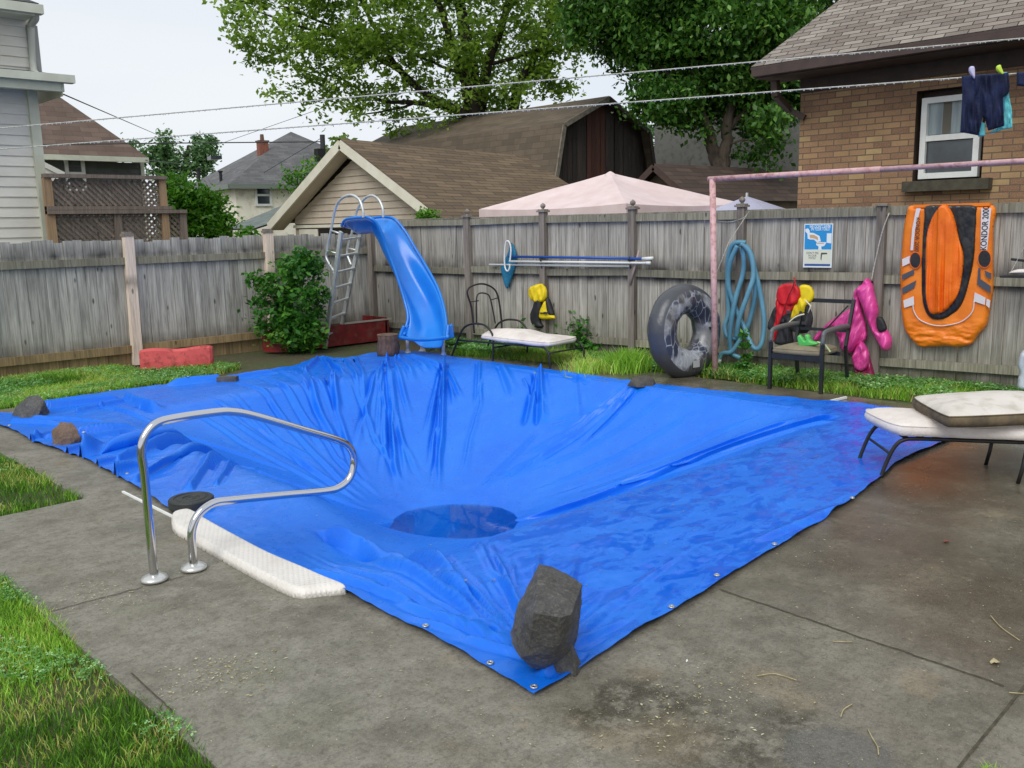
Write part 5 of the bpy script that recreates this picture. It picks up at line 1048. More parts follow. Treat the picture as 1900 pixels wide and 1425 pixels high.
z_ = fx(960, 640)[2]+.01; ya_, yb_ = fx(893, 635)[1], fx(1070, 640)[1]
cushion('cushion', [(x0-.02, ya_, z_), (x1, AX(915, 618, x1)[1], z_), (x1+.02, AX(1072, 636, x1)[1], z_), (x0-.02, fx(1022, 645)[1], z_)], .09, CUSH, label='small cream cushion lying on the far sun lounger before the weeds', cat='cushion', wav=.03, puff=.035, seed=14)
# patio chair
ch = thing('patio_chair', 'black framed patio chair with a tan padded seat standing against the right fence', 'chair', (8.5, 4.6, 0))
fl_, fr_ = G(1428, 721), G(1523, 731); fl_[2] = fr_[2] = 0; sdv = nrm(fr_-fl_); bk = V(-sdv[1], sdv[0], 0); bk = bk if bk[0] > 0 else -bk; CW = np.linalg.norm(fr_-fl_); SZ = .40
BLK = M('black_frame', L(46, 50, 50), L(36, 38, 38), .4, ns=6, metal=.2)
for i, c in enumerate((fl_, fr_)):
    m = MB(); m.beam(c+V(0, 0, 0), c+V(0, 0, SZ+.1), .045, .03, sdv); m.build('leg', BLK, ch, bevel=.005)
    m = MB(); m.beam(c+bk*.7, c+bk*.6+V(0, 0, SZ), .035, .03, sdv); m.beam(c+bk*.6+V(0, 0, SZ), c+bk*.78+V(0, 0, .86), .035, .03, sdv); m.build('leg', BLK, ch, bevel=.005)
    m = MB(); m.tube(cat_rom([c+V(0, 0, SZ+.08), c+bk*.01+V(0, 0, SZ+.15), c+bk*.06+V(0, 0, SZ+.2), c+bk*.4+V(0, 0, SZ+.21), c+bk*.66+V(0, 0, SZ+.2)], 6), .026, 8, flat=(1, .8)); m.build('arm_rest', M('grey_arm', L(96, 102, 102), None, .4), ch, smooth=True)
m = MB(); m.beam(fl_+bk*.775+V(0, 0, .84), fr_+bk*.775+V(0, 0, .84), .025, .04, (0, 0, 1)); m.beam(fl_+bk*.67+V(0, 0, .55), fr_+bk*.67+V(0, 0, .55), .02, .03); m.beam(fl_+bk*.67+sdv*.3+V(0, 0, .56), fr_+bk*.76-sdv*.05+V(0, 0, .8), .012, .015); m.build('backrest_frame', BLK, ch)
m = MB(); m.beam(fl_+V(0, 0, SZ-.06), fr_+V(0, 0, SZ-.06), .025, .05); m.build('seat_frame', BLK, ch); m = MB(); m.beam(fl_+bk*.46+V(0, 0, SZ-.06), fr_+bk*.46+V(0, 0, SZ-.06), .025, .04); m.build('seat_frame', BLK, ch)
cushion('seat', [fl_+sdv*.02-bk*.02+V(0, 0, SZ-.04), fl_+sdv*.02+bk*.47+V(0, 0, SZ-.05), fr_-sdv*.02+bk*.47+V(0, 0, SZ-.05), fr_-sdv*.02-bk*.02+V(0, 0, SZ-.04)], .085, M('tan_pad', L(142, 132, 108), L(122, 114, 92), .85, ns=9, b=.3), parent=ch, puff=.03, wav=.004)
def CHp(off=0.): # plane across the chair seat, parallel to the chair front
    def f(px, py):
        d = _ray(px, py, BAS); p0 = fl_+bk*off; return V(0, 0, CAMH)+d*((bk@(p0-V(0, 0, CAMH)))/(bk@d))
    return f
E5 = lambda pts: [(1400+a*.16847, 500+b*.16847) for a, b in pts]
GRN = M('green_plastic', L(96, 196, 96), L(74, 176, 80), .35, ns=6)
gl_ = thing('swim_goggles', 'bright green diving mask and strap lying on the seat of the patio chair', 'diving mask', fl_+bk*.2+sdv*.4+V(0, 0, SZ+.04))
patch('mask', E5([(480, 735), (520, 720), (570, 780), (560, 720), (610, 720), (630, 780), (700, 800), (700, 830), (620, 845), (520, 852), (490, 820)]), CHp(.12), .04, GRN, gl_, D=3, step=1.2, norm=-bk)
m = MB(); m.tube(cat_rom([CHp(.12)(*q) for q in E5([(690, 800), (760, 820), (800, 860), (835, 910)])], 5), .009, 6); m.build('strap', M('pale_green', L(190, 210, 160), None, .5), gl_, smooth=True)

# ------------------------------------------------------------------ things hung on the right fence
YEL = M('yellow_nylon', L(238, 214, 20), L(222, 190, 14), .6, ns=8, b=.3, bs=30); REDN = M('red_nylon', L(214, 22, 34), L(180, 14, 28), .6, ns=8, b=.3, bs=30); BLN = M('black_nylon', L(26, 26, 28), L(44, 44, 48), .6, ns=10, b=.3, bs=30); WHN = M('white_piping', L(224, 222, 200), None, .6)
E7 = lambda pts: [(820+a*.221, 400+b*.221) for a, b in pts]
foldv = lambda amp, sc, seed: (lambda x, y: (vn(x, y*.3, sc, seed)-.5)*amp)
j1 = thing('life_jacket', 'yellow and black life jacket hanging from a fence post above the weeds', 'life jacket', FRp(1005, 600, .1))
pf = lambda o_: (lambda a, b: FRp(a, b, o_))
patch('collar', E7([(805, 575), (850, 575), (880, 620), (880, 690), (850, 725), (800, 728), (745, 700), (728, 650), (745, 600)]), pf(.11), .04, YEL, j1, foldv(.06, 4, 5), 1.2, 5)
patch('front_panel', E7([(790, 700), (830, 700), (845, 760), (832, 880), (855, 930), (800, 945), (755, 900), (745, 830), (765, 770)]), pf(.10), .05, BLN, j1, None, 1.4, 7)
patch('front_panel', E7([(880, 690), (905, 700), (935, 780), (945, 835), (900, 835), (880, 760)]), pf(.10), .05, BLN, j1, None, 1.4, 6)
patch('belly_panel', E7([(865, 715), (885, 740), (898, 810), (945, 840), (945, 868), (830, 868), (822, 810), (840, 760)]), pf(.11), .04, YEL, j1, None, 1.4, 6)
m = MB(); m.tube([FRp(*q, .165) for q in E7([(822, 818), (860, 818), (898, 818)])], .008, 6); m.build('strap', BLN, j1); m = MB(); m.tube(cat_rom([FRp(*q, .14) for q in E7([(800, 735), (770, 780), (748, 850)])], 4), .006, 6); m.build('piping', WHN, j1, smooth=True)
m = MB(); m.tube([FRp(1003, 520, .05), FRp(1001, 530, .12)], .006, 6); m.build('hanging_loop', BLN, j1)
j2 = thing('life_jacket', 'red and black life jacket hanging on the fence behind the patio chair', 'life jacket', FRp(1450, 600, .1))
patch('collar', E5([(375, 150), (450, 165), (500, 220), (505, 300), (470, 370), (400, 400), (300, 390), (250, 330), (245, 260), (280, 180)]), pf(.40), .035, REDN, j2, foldv(.05, 8, 6), 1.3, 5)
patch('front_panel', E5([(250, 320), (480, 330), (420, 450), (310, 560), (260, 680), (230, 780), (200, 780), (205, 640), (235, 480)]), pf(.39), .03, REDN, j2, foldv(.04, 5, 7), 1.4, 6)
patch('black_panel', E5([(240, 400), (420, 400), (440, 540), (420, 690), (420, 820), (230, 820), (240, 700), (150, 650), (170, 540)]), pf(.36), .05, BLN, j2, foldv(.03, 5, 8), 1.6, 7)
m = MB(); m.tube(cat_rom([FRp(*q, .46) for q in E5([(440, 130), (420, 200), (380, 280), (340, 400), (300, 520), (260, 650), (235, 760)])], 5), .005, 6); m.build('zip', M('dark_red', L(110, 14, 22), None, .5), j2, smooth=True)
m = MB(); m.tube(cat_rom([FRp(1475, 520, .05), FRp(1473, 515, .1), FRp(1476, 528, .42)], 4), .007, 6); m.build('hanging_loop', REDN, j2, smooth=True)
j3 = thing('life_jacket', 'yellow and black life jacket hanging right of the red one behind the patio chair', 'life jacket', FRp(1490, 600, .1))
patch('collar', E5([(500, 180), (570, 168), (630, 195), (658, 260), (650, 320), (610, 370), (560, 350), (520, 340), (500, 260)]), pf(.37), .035, YEL, j3, None, 1.2, 5)
patch('front_panel', E5([(440, 400), (510, 300), (600, 330), (570, 420), (550, 480), (480, 500), (400, 560), (405, 500)]), pf(.38), .035, YEL, j3, foldv(.04, 5, 9), 1.4, 6)
patch('black_panel', E5([(550, 345), (600, 400), (640, 500), (640, 590), (600, 680), (540, 705), (440, 690), (370, 640), (420, 560), (500, 510), (550, 480)]), pf(.37), .05, BLN, j3, foldv(.06, 7, 10), 1.5, 8)
m = MB(); m.tube(cat_rom([FRp(*q, .46) for q in E5([(362, 605), (420, 545), (480, 510), (548, 492)])], 5), .008, 6); m.tube([FRp(*q, .45) for q in E5([(560, 340), (620, 400), (590, 480)])], .007, 6); m.build('piping', WHN, j3, smooth=True)
for jj, q, rr_ in ((j2, E5([(375, 470)])[0], .45), (j2, E5([(300, 560)])[0], .44), (j3, E5([(545, 590)])[0], .46), (j1, E7([(868, 818)])[0], .17)): m = MB(); m.box(FRp(*q, rr_), (.05, .012, .03), FRD); m.build('buckle', M('grey_buckle', L(60, 60, 62), None, .4), jj, bevel=.003)
# pink deflated float
PNK = M('pink_vinyl', L(234, 84, 168), L(216, 62, 148), .32, ns=7, b=.3, bs=25, spec=.6); PNKD = M('deep_pink_vinyl', L(150, 24, 84), L(124, 16, 66), .25, ns=8, b=.3, bs=25)
fl2 = thing('pool_float', 'deflated pink pool float with a black beak hanging by a rope from the post', 'pool float', FRp(1590, 620, .12))
wr = lambda am, sc, sd2, an=.5: (lambda x, y: (fbm(x+y*.35, y*an, sc, sd2, 3)-.5)*am)
patch('neck', E5([(1130, 215), (1240, 150), (1300, 165), (1330, 280), (1370, 450), (1350, 560), (1380, 660), (1450, 650), (1500, 720), (1518, 800), (1490, 885), (1420, 890), (1360, 790), (1290, 660), (1200, 430)]), pf(.14), .10, PNK, fl2, wr(.09, 9, 21, .2), 1.5, 14)
patch('body', E5([(1240, 92), (1300, 150), (1290, 190), (1180, 260), (1180, 420), (1230, 600), (1240, 760), (1150, 840), (1080, 920), (970, 890), (930, 760), (880, 660), (780, 690), (700, 790), (650, 750), (740, 650), (880, 530), (1080, 400), (1100, 240), (1180, 170)]), pf(.10), .10, PNK, fl2, wr(.14, 10, 22, .3), 1.4, 12)
patch('tail', E5([(1180, 790), (1240, 860), (1268, 960), (1240, 1080), (1180, 1118), (1110, 1080), (1078, 970), (1120, 860)]), pf(.14), .07, PNK, fl2, wr(.09, 6, 24, .3), 1.4, 8)
patch('foot', E5([(1250, 900), (1320, 1130), (1310, 1200), (1190, 1235), (1125, 1185), (1100, 1060), (1180, 1100), (1240, 1040)]), pf(.09), .06, PNKD, fl2, wr(.05, 8, 25, .3), 1.4, 7)
patch('beak', E5([(1345, 535), (1390, 520), (1430, 560), (1460, 650), (1430, 680), (1370, 685), (1345, 620)]), pf(.21), .03, BLN, fl2, None, 1.3, 5)
ROPEM = M('white_rope', L(206, 204, 196), L(160, 158, 150), .8, ns=60)
m = MB(); m.tube(cat_rom([FRp(1650, 395, .12), FRp(1637, 430, .14), FRp(1625, 480, .14), FRp(1617, 520, .16)], 5), .006, 6); m.build('rope', ROPEM, fl2, smooth=True)
# inflatable ring leaning on the fence
RING, t, p, tc = newmat('ring_vinyl'); uvx = N(t, 'ShaderNodeSeparateXYZ'); t.links.new(tc.outputs['UV'], uvx.inputs[0])
band = ramp(t, uvx.outputs[0], [(.45, 1.), (.55, 0.)]); o_ = tc.outputs['Object']
vo = N(t, 'ShaderNodeTexVoronoi', feature='DISTANCE_TO_EDGE'); vo.inputs['Scale'].default_value = 9; t.links.new(mapg(t, o_, (1.6, 1.6, .6), rot=(.5, .3, 0)), vo.inputs['Vector'])
pt = mixc(t, ramp(t, nois(t, o_, 3.5, 3), [(.47, 0.), (.53, 1.)]), L(158, 162, 168), L(56, 62, 80)); pt = mixc(t, ramp(t, vo.outputs['Distance'], [(.0, .7), (.05, 0.)]), pt, L(196, 200, 206)); pt = mixc(t, ramp(t, nois(t, o_, 2.3, 2), [(.5, 0.), (.56, .6)]), pt, L(90, 86, 78))
setv(t, p, 'Base Color', mixc(t, band, pt, L(72, 74, 78))); p.inputs['Roughness'].default_value = .3; bump(t, p, nois(t, o_, 12, 3), .3, .02)
gb_ = G(1262, 699); rg = thing('inflatable_ring', 'big black and grey printed inflatable ring leaning against the fence by the pink pole', 'inflatable ring', gb_)
cR, cr_ = .355, .168; lean = R(4); yaw = R(38); hx = V(math.sin(yaw)*.0+math.cos(yaw+math.pi/2+.55), math.sin(yaw+math.pi/2+.55), 0)
hx = nrm(V(.99, -.14, 0)); hn = V(hx[1], -hx[0], 0); hn = hn if hn[1] < 0 else -hn; upv = nrm(V(0, 0, 1)*math.cos(lean)-hn*math.sin(lean)); cen = gb_*V(1, 1, 0)+hx*.10+upv*(cR+cr_)+V(0, 0, -.03); m = MB(); NR = 56; nS = 22
axn = np.cross(hx, upv); axn = axn if axn@hn > 0 else -axn; rings = []
for i in range(NR):
    a = 2*math.pi*i/NR; rad = hx*math.cos(a)*.98+upv*math.sin(a); ring = []
    for k in range(nS):
        b = 2*math.pi*k/nS; rr = cr_*(1+.02*math.sin(a*9)); ring.append(m.add(cen+rad*cR+rad*math.cos(b)*rr+axn*math.sin(b)*rr*.9, ((.5+.5*math.sin(b))*(1 if math.cos(b) < .55 else .2), i/NR)))
    rings.append(ring)
for i in range(NR):
    A, Bq = rings[i], rings[(i+1) % NR]
    for k in range(nS): m.f.append((A[k], Bq[k], Bq[(k+1) % nS], A[(k+1) % nS]))
m.build('ring', RING, rg, smooth=True); m = MB(); c = cen+(-upv*1.0+hx*.0)*cR+axn*cr_*.93; m.box(c, (.1, .004, .075), hx, upv); m.build('print_label', M('grey_label', L(170, 172, 172), None, .5), rg)
m = MB(); m.lathe([(.012, 0), (.012, .02), (.02, .022), (.02, .03)], cen+rad*0+hx*.25+axn*.15, 8); m.build('valve', BLN, rg)
# hose
HOSE = M('blue_hose', L(104, 160, 184), L(86, 140, 166), .4, scale=(1, 1, 1), ns=5); ho = thing('pool_hose', 'thick blue vacuum hose coiled in long loops over a fence post', 'hose', FRp(1380, 560, .12))
m = MB()
L1 = [(1384, 450), (1362, 452), (1352, 475), (1350, 530), (1352, 580), (1345, 605), (1350, 625), (1368, 628), (1384, 612), (1396, 575), (1402, 530), (1396, 480), (1384, 455)]
L2 = [(1368, 456), (1354, 490), (1352, 530), (1366, 575), (1382, 610), (1398, 645), (1412, 640), (1418, 600), (1412, 550), (1400, 500), (1388, 462)]
L3 = [(1376, 458), (1380, 480), (1378, 510), (1366, 550), (1358, 590), (1354, 630), (1358, 655), (1374, 664)]
L4 = [(1374, 452), (1392, 470), (1398, 510), (1388, 545), (1372, 590), (1366, 625)]
for k, Lp in enumerate((L1, L2, L3, L4)):
    P = [FRp(a, b, .13+.035*k+.03*math.sin(i*1.3+k)) for i, (a, b) in enumerate(Lp)]; m.tube(cat_rom(P, 7), .028, 10)
m.tube(cat_rom([FRp(1374, 628, .2), FRp(1358, 652, .22), FRp(1340, 656, .24), FRp(1334, 668, .25)], 6), .026, 10); m.build('hose', HOSE, ho, smooth=True)
m = MB(); m.tube([FRp(1334, 666, .25), FRp(1333, 674, .25)], .03, 10); m.build('cuff', WHITEP, ho, smooth=True); m = MB(); m.tube([FRp(1376, 462, .04), FRp(1376, 458, .3)], .012, 8); m.build('peg', BLK, ho)
# poles on hooks
PBLUE = M('blue_pole', L(30, 84, 172), None, .35, metal=.2); POLW = M('white_pole', L(226, 228, 226), None, .4); TEAL = M('teal_net', L(34, 124, 158), L(26, 104, 140), .7, ns=30)
n1 = thing('skimmer_pole', 'long blue pole with a teal leaf net hung flat on the fence', 'pool net', FRp(1070, 480, .1)); m = MB(); m.tube([FRp(944, 476, .12), FRp(1194, 480, .12)], .016, 10); m.build('pole', PBLUE, n1, smooth=True); m = MB(); m.tube([FRp(1192, 480, .12), FRp(1212, 479, .12)], .02, 10); m.build('grip', POLW, n1, smooth=True)
patch('net', [(947, 450), (955, 458), (959, 475), (957, 495), (950, 515), (943, 534), (938, 532), (932, 510), (930, 495), (938, 480), (944, 465)], pf(.07), .03, TEAL, n1, None, 1.3, 5)
n2 = thing('rescue_hook', 'white pole ending in a narrow white loop hook hung under the blue pole', 'rescue hook', FRp(1070, 488, .1)); m = MB(); m.tube([FRp(945, 485, .15), FRp(1200, 488, .15)], .014, 10); m.tube(cat_rom([FRp(a, b, .16) for a, b in ((946, 486), (948, 465), (946, 452), (942, 447), (938, 452), (936, 475), (937, 495), (941, 503), (945, 499), (946, 490))], 6), .011, 8); m.build('pole', POLW, n2, smooth=True)
m = MB(); m.tube([FRp(1198, 488, .15), FRp(1207, 488, .15)], .019, 10); m.build('end_cap', POLW, n2, smooth=True)
n3 = thing('telescopic_pole', 'plain white pole resting lowest on the black fence hooks', 'pole', FRp(1040, 492, .1)); m = MB(); m.tube([FRp(908, 491, .1), FRp(1168, 494, .1)], .013, 10); m.build('pole', POLW, n3, smooth=True)
for i, px in enumerate((1003, 1168)):
    hk = thing('wall_hook', 'black pole hook on the fence, %s' % ('above the yellow life jacket' if i == 0 else 'beside the short pinkish stick'), 'hook', FRp(px, 488, .05), 'black hooks holding the poles'); m = MB(); m.tube(cat_rom([FRp(px, 476, .06), FRp(px, 482, .19), FRp(px, 486, .08), FRp(px+2, 496, .1), FRp(px+3, 500, .06)], 5), .009, 6); m.build('hook', BLK, hk, smooth=True); m = MB(); m.box(FRp(px, 488, .053), (.02, .005, .14), FRD); m.build('back_plate', BLK, hk)
m = MB(); m.tube([FRp(1186, 465, .11), FRp(1169, 528, .11)], .015, 8); m.build('stick', M('pink_grey_stick', L(166, 148, 146), None, .7), label='short pinkish stick leaning across the right end of the hung poles', cat='stick', smooth=True)
# pink clothes frame
PPK = M('pink_paint', L(218, 178, 178), L(202, 158, 158), .5, ns=9, c3=L(170, 120, 118), s3=20); pp = thing('laundry_post', 'pink painted steel post with a long horizontal bar reaching over the yard', 'clothes post', (8.48, 5.66, 0))
pb, pt_ = AX(1327, 700, 8.48), AX(1322, 333, 8.48); m = MB(); m.tube([pb*V(1, 1, 0), pt_], .033, 14); m.build('post', PPK, pp, smooth=True); zb = pt_[2]+.005
m = MB(); m.tube([V(8.48, pt_[1]+.05, zb), V(8.48, 3.9, zb+.0)], .028, 12); m.tube([V(8.48, 3.9, zb), V(8.48, .2, zb)], .023, 12); m.build('cross_bar', PPK, pp, smooth=True); m = MB(); m.tube([V(8.48, .2, 0), V(8.48, .2, zb)], .033, 12); m.build('post', PPK, pp, smooth=True)
m = MB(); m.tube(cat_rom([AX(1322, 409, 8.46), FRp(1352, 412, .12), FRp(1378, 405, .12), FRp(1390, 392, .12)], 5), .004, 5); m.tube([FRp(1386, 398, .12), AX(1352, 450, 8.8), AX(1330, 505, 8.5)], .004, 5); m.build('tie_rope', ROPEM, label='thin rope tied from the pink post to the fence post beside it', cat='rope', smooth=True)
# sign
sg = thing('notice_sign', 'blue and cream notice about a toilet and pool screwed to the fence', 'sign', FRp(1518, 456, .04))
s00, s10, s01 = FRp(1493, 415.5, .04), FRp(1546.5, 415.5, .04), FRp(1491, 496, .04); SW = np.linalg.norm((s10-s00)*V(1, 1, 0)); SH = s00[2]-s01[2]; SO = s00+FRN*.004
SC = lambda r, g, b: M('sign_ink_%d_%d_%d' % (r, g, b), L(r, g, b), None, .35)
S1, S2, S3, S4, S5, S6 = SC(224, 226, 206), SC(38, 148, 212), SC(232, 240, 240), SC(208, 170, 128), SC(58, 92, 150), SC(70, 78, 70)
def sp(u_, v_, o=0.): return SO+FRD*(u_*SW)+V(0, 0, -v_*SH)+FRN*o
def spoly(nm, pts, mt, o): m = MB(); m.prism([sp(a, b, o) for a, b in pts][::-1], FRN*.0012); return m.build(nm, mt, sg)
m = MB(); m.prism([sp(0, 0), sp(1, 0), sp(1, 1), sp(0, 1)][::-1], FRN*.003); m.build('board', S3, sg)
spoly('cream_panel', [(.03, .59), (.97, .59), (.97, .9), (.03, .9)], S1, .0032); spoly('blue_panel', [(.03, .02), (.97, .02), (.97, .585), (.03, .585)], S2, .0032); spoly('blue_band', [(.05, .915), (.95, .915), (.95, .965), (.05, .965)], S5, .0032)
spoly('toilet_picture', [(.46, .42), (.8, .42), (.72, .51), (.62, .52), (.64, .6), (.52, .6), (.53, .52), (.44, .48)], S3, .0046); spoly('tank_picture', [(.8, .22), (.96, .22), (.96, .45), (.8, .43)], S3, .0046); spoly('seat_picture', [(.46, .435), (.72, .435), (.7, .455), (.48, .455)], S4, .006)
spoly('diver_picture', [(.04, .12), (.14, .1), (.2, .16), (.2, .2), (.34, .21), (.55, .28), (.6, .4), (.46, .42), (.36, .36), (.24, .36), (.14, .34), (.12, .22), (.05, .18)], S3, .0048); spoly('diver_shade', [(.2, .25), (.36, .25), (.5, .31), (.5, .37), (.36, .33), (.22, .32)], S4, .0062)
spoly('drawing', [(.62, .66), (.82, .66), (.84, .69), (.66, .7), (.64, .84), (.61, .8)], S6, .0046)
text_obj('lettering', "WE DON'T SWIM", S3, sg, sp(.55, .065, .0046), FRD, (0, 0, 1), .045, .0006, SW*.72, .0006); text_obj('lettering', 'IN YOUR TOILET', S3, sg, sp(.58, .125, .0046), FRD, (0, 0, 1), .045, .0006, SW*.66, .0006)
for i, (tx, wdd) in enumerate((("DON'T PEE", .42), ('IN OUR', .28), ('POOL!', .24))): text_obj('lettering', tx, S6, sg, sp(.32, .67+.058*i, .0046), FRD, (0, 0, 1), .032, .0006, SW*wdd)
# orange inflatable boat hung over the fence
ORG = M('orange_vinyl', L(248, 138, 30), L(236, 122, 22), .38, ns=5, b=.35, bs=22, spec=.5); ORD = M('deep_orange_vinyl', L(250, 124, 22), L(236, 106, 16), .38, ns=5, b=.35, bs=22); BLV = M('black_vinyl', L(28, 28, 30), L(46, 46, 48), .3, ns=6, b=.3, bs=20)
GRY = M('slate_print', L(74, 80, 92), None, .4); WPR = M('white_print', L(222, 216, 220), None, .4)
bt = thing('inflatable_boat', 'flat orange and black inflatable boat draped over the right fence with its bow down', 'inflatable boat', FRp(1757, 500, .1))
B2 = lambda pts: [(1640+a*.2737, 370+b*.2737) for a, b in pts]
patch('hull', B2([(180, 42), (300, 44), (500, 44), (745, 42), (744, 200), (742, 400), (742, 620), (722, 740), (700, 850), (650, 910), (590, 985), (500, 1002), (430, 996), (330, 1000), (240, 995), (175, 930), (140, 870), (122, 760), (118, 640), (112, 520), (120, 380), (135, 200), (155, 100)]), pf(.06), .07, ORG, bt, lambda x, y: (fbm(x, y*.5, 22, 31, 2)-.5)*.025+np.clip((y-585)/40, 0, 1)*(fbm(x*.5, y*1.5, 9, 32, 3)-.5)*.05, 1.8, 12)
m = MB(); q0, q1 = FRp(1697, 383, .1), FRp(1838, 381, .1); q0[2] = q1[2] = 1.772
for k in range(1): m.prism([q0+FRN*.03, q1+FRN*.03, q1-FRN*.16, q0-FRN*.16], V(0, 0, .03))
m.prism([q0-FRN*.16+V(0, 0, .03), q1-FRN*.16+V(0, 0, .03), q1-FRN*.17-V(0, 0, .9), q0-FRN*.17-V(0, 0, .9)], -FRN*.05); m.build('rear_half', ORG, bt, bevel=.01)
patch('inner_rim', B2([(290, 42), (450, 36), (620, 42), (632, 130), (615, 400), (575, 600), (525, 725), (450, 795), (380, 818), (320, 805), (275, 740), (256, 600), (262, 300), (275, 120)]), pf(.115), .04, BLV, bt, lambda x, y: (fbm(x, y*.4, 8, 33, 3)-.5)*.02, 1.7, 6)
patch('floor', B2([(385, 44), (425, 36), (460, 80), (485, 150), (510, 270), (540, 380), (530, 520), (500, 650), (430, 745), (370, 775), (312, 765), (286, 650), (282, 450), (290, 250), (320, 140), (350, 85)]), pf(.165), .04, ORD, bt, lambda x, y: (vn(x+(y-400)*.03, y*.025, 5, 34)-.5)*.07+(fbm(x, y*.4, 14, 35, 2)-.5)*.02, 1.4, 6)
def ov(nm, pts, mt, o=.150): m = MB(); m.poly([FRp(a, b, o) for a, b in B2(pts)][::-1]); return m.build(nm, mt, bt, solid=.002)
for q in (((124, 405), (176, 382), (180, 430), (126, 455)), ((132, 685), (203, 656), (206, 714), (138, 735)), ((616, 630), (690, 666), (684, 715), (608, 690)), ((698, 672), (722, 684), (716, 738), (692, 716)), ((220, 60), (250, 60), (212, 200), (198, 345), (180, 345), (192, 200)), ((660, 60), (728, 60), (700, 345), (655, 345))): ov('white_stripe', q, WPR)
for q in (((122, 512), (203, 474), (206, 505), (124, 548)), ((124, 600), (220, 548), (206, 600), (126, 643)), ((640, 465), (655, 465), (655, 540), (726, 588), (724, 638), (632, 575)), ((682, 482), (728, 500), (728, 545), (692, 522))): ov('slate_chevron', q, GRY)
for cx_, cy_, a_, b_ in ((213, 412, 35, 52), (682, 402, 42, 57)):
    ov('oarlock_patch', [(cx_+(a_+5)*math.cos(q), cy_+(b_+6)*math.sin(q)) for q in np.linspace(0, 2*math.pi, 25)[:-1]], ORD, .152); ov('oarlock', [(cx_+a_*math.cos(q), cy_+b_*math.sin(q)) for q in np.linspace(0, 2*math.pi, 25)[:-1]], BLV, .155); 
m = MB(); m.tube(cat_rom([FRp(a, b, .148) for a, b in B2([(197, 700), (205, 760), (250, 820), (350, 855), (450, 850), (540, 820), (600, 760), (612, 690)])], 6), .006, 6); m.build('white_line', WPR, bt, smooth=True)
(tx, ty), = B2([(686, 195)]); text_obj('lettering', 'KONDOR 2000', BLV, bt, FRp(tx, ty, .154), (0, 0, 1), -FRD, .075, .0005, FRp(*B2([(690, 345)])[0], .14)[2]*-1+FRp(*B2([(690, 48)])[0], .14)[2], .0006)
(tx, ty), = B2([(226, 238)]); text_obj('lettering', 'KONDOR 2000', BLV, bt, FRp(tx, ty, .154), (0, 0, -1), FRD, .055, .0005, FRp(*B2([(225, 120)])[0], .14)[2]-FRp(*B2([(225, 350)])[0], .14)[2], .0004)
# hanging tray and bag at the right edge
hf = thing('hanging_tray', 'small hanging tray on a string at the right edge of the fence', 'hanging tray', FRp(1900, 510, .3))
m = MB(); c = FRp(1895, 513, .3); m.box(c, (.32, .2, .018), FRD); m.build('tray', BLK, hf); m = MB(); m.tube([FRp(1873, 510, .3), FRp(1910, 440, .3), FRp(1950, 510, .3)], .004, 5); m.build('string', ROPEM, hf); m = MB(); m.tube([FRp(1876, 481, .12), FRp(1930, 487, .12)], .012, 6); m.build('hook_bar', BLK, hf)
patch('filling', [(1874, 508), (1882, 501), (1900, 499), (1920, 502), (1930, 508)], pf(.3), .06, CUSH, hf, None, 1.5, 5)
bgw = patch('white_bag', [(1893, 722), (1890, 700), (1893, 690), (1889, 675), (1894, 655), (1905, 648), (1930, 650), (1940, 690), (1935, 722)], pf(.55), .12, M('white_bag_plastic', L(206, 214, 222), L(170, 180, 190), .4, ns=7), None, None, 2, 10, label='crumpled white bag standing at the right edge before the fence', cat='bag')

# ------------------------------------------------------------------ clotheslines and washing
def cl_line(name, p0, d0, p1, d1, label, r=.0045, bead=True, sag=.0):
    a, b = W(*p0, d0), W(*p1, d1); n = 60; P = [a+(b-a)*i/n+V(0, 0, -sag*4*(i/n)*(1-i/n)) for i in range(n+1)]; o = thing(name, label, 'clothesline', a)
    m = MB(); m.tube(P, r, 6); m.build('cord', ROPEM, o, smooth=True)
    if bead:
        m = MB(); Lh = np.linalg.norm(b-a); k = 0; s = 0
        while s < Lh:
            q = s/Lh; c = a+(b-a)*q+V(0, 0, -sag*4*q*(1-q)-r*1.3); rr = rng.uniform(.002, .0055); m.lathe([(rr*.1, -rr*1.2), (rr*.9, -rr*.3), (rr*.9, rr*.4), (rr*.1, rr)], c, 5); s += rng.uniform(.012, .06)
        m.build('water_drops', M('drops', L(224, 226, 220), None, .25), o, kind='stuff')
    return a, b
cl_line('clothesline', (-60, 243), 9.0, (2000, 62), 7.2, 'upper white clothesline beaded with raindrops crossing the brown roof', sag=-.0)
La, Lb2 = cl_line('clothesline', (-60, 281), 9.0, (2000, 128), 7.0, 'lower white clothesline beaded with raindrops carrying the navy shorts')
ld = nrm((Lb2-La)*V(1, 1, 0)); ln = V(-ld[1], ld[0], 0); ln = ln if ln@V(-1, -1, 0) > 0 else -ln
def LPl(off=0.):
    def f(px, py): d = _ray(px, py, BAS); p0 = La+ln*off; return V(0, 0, CAMH)+d*((ln@(p0-V(0, 0, CAMH)))/(ln@d))
    return f
E8 = lambda pts: [(1740+a*.2528, 60+b*.2528) for a, b in pts]
NAVY = M('navy_cloth', L(20, 34, 74), L(12, 22, 54), .85, ns=12, b=.5, bs=60); AQUA = M('aqua_cloth', L(112, 202, 212), L(84, 176, 190), .85, ns=12, b=.4)
gm = thing('swim_shorts', 'navy swim shorts with aqua lining pegged on the lower clothesline before the window', 'shorts', LPl()(1830, 200))
patch('shorts', E8([(175, 322), (270, 312), (470, 300), (515, 294), (528, 400), (520, 450), (478, 480), (482, 690), (370, 722), (345, 640), (328, 620), (318, 665), (300, 758), (250, 748), (164, 732), (172, 600), (180, 450)]), LPl(.03), .03, NAVY, gm, lambda x, y: (vn(x, y*.15, 4, 41)-.5)*.05, 1.3, 5, spline=False, norm=ln)
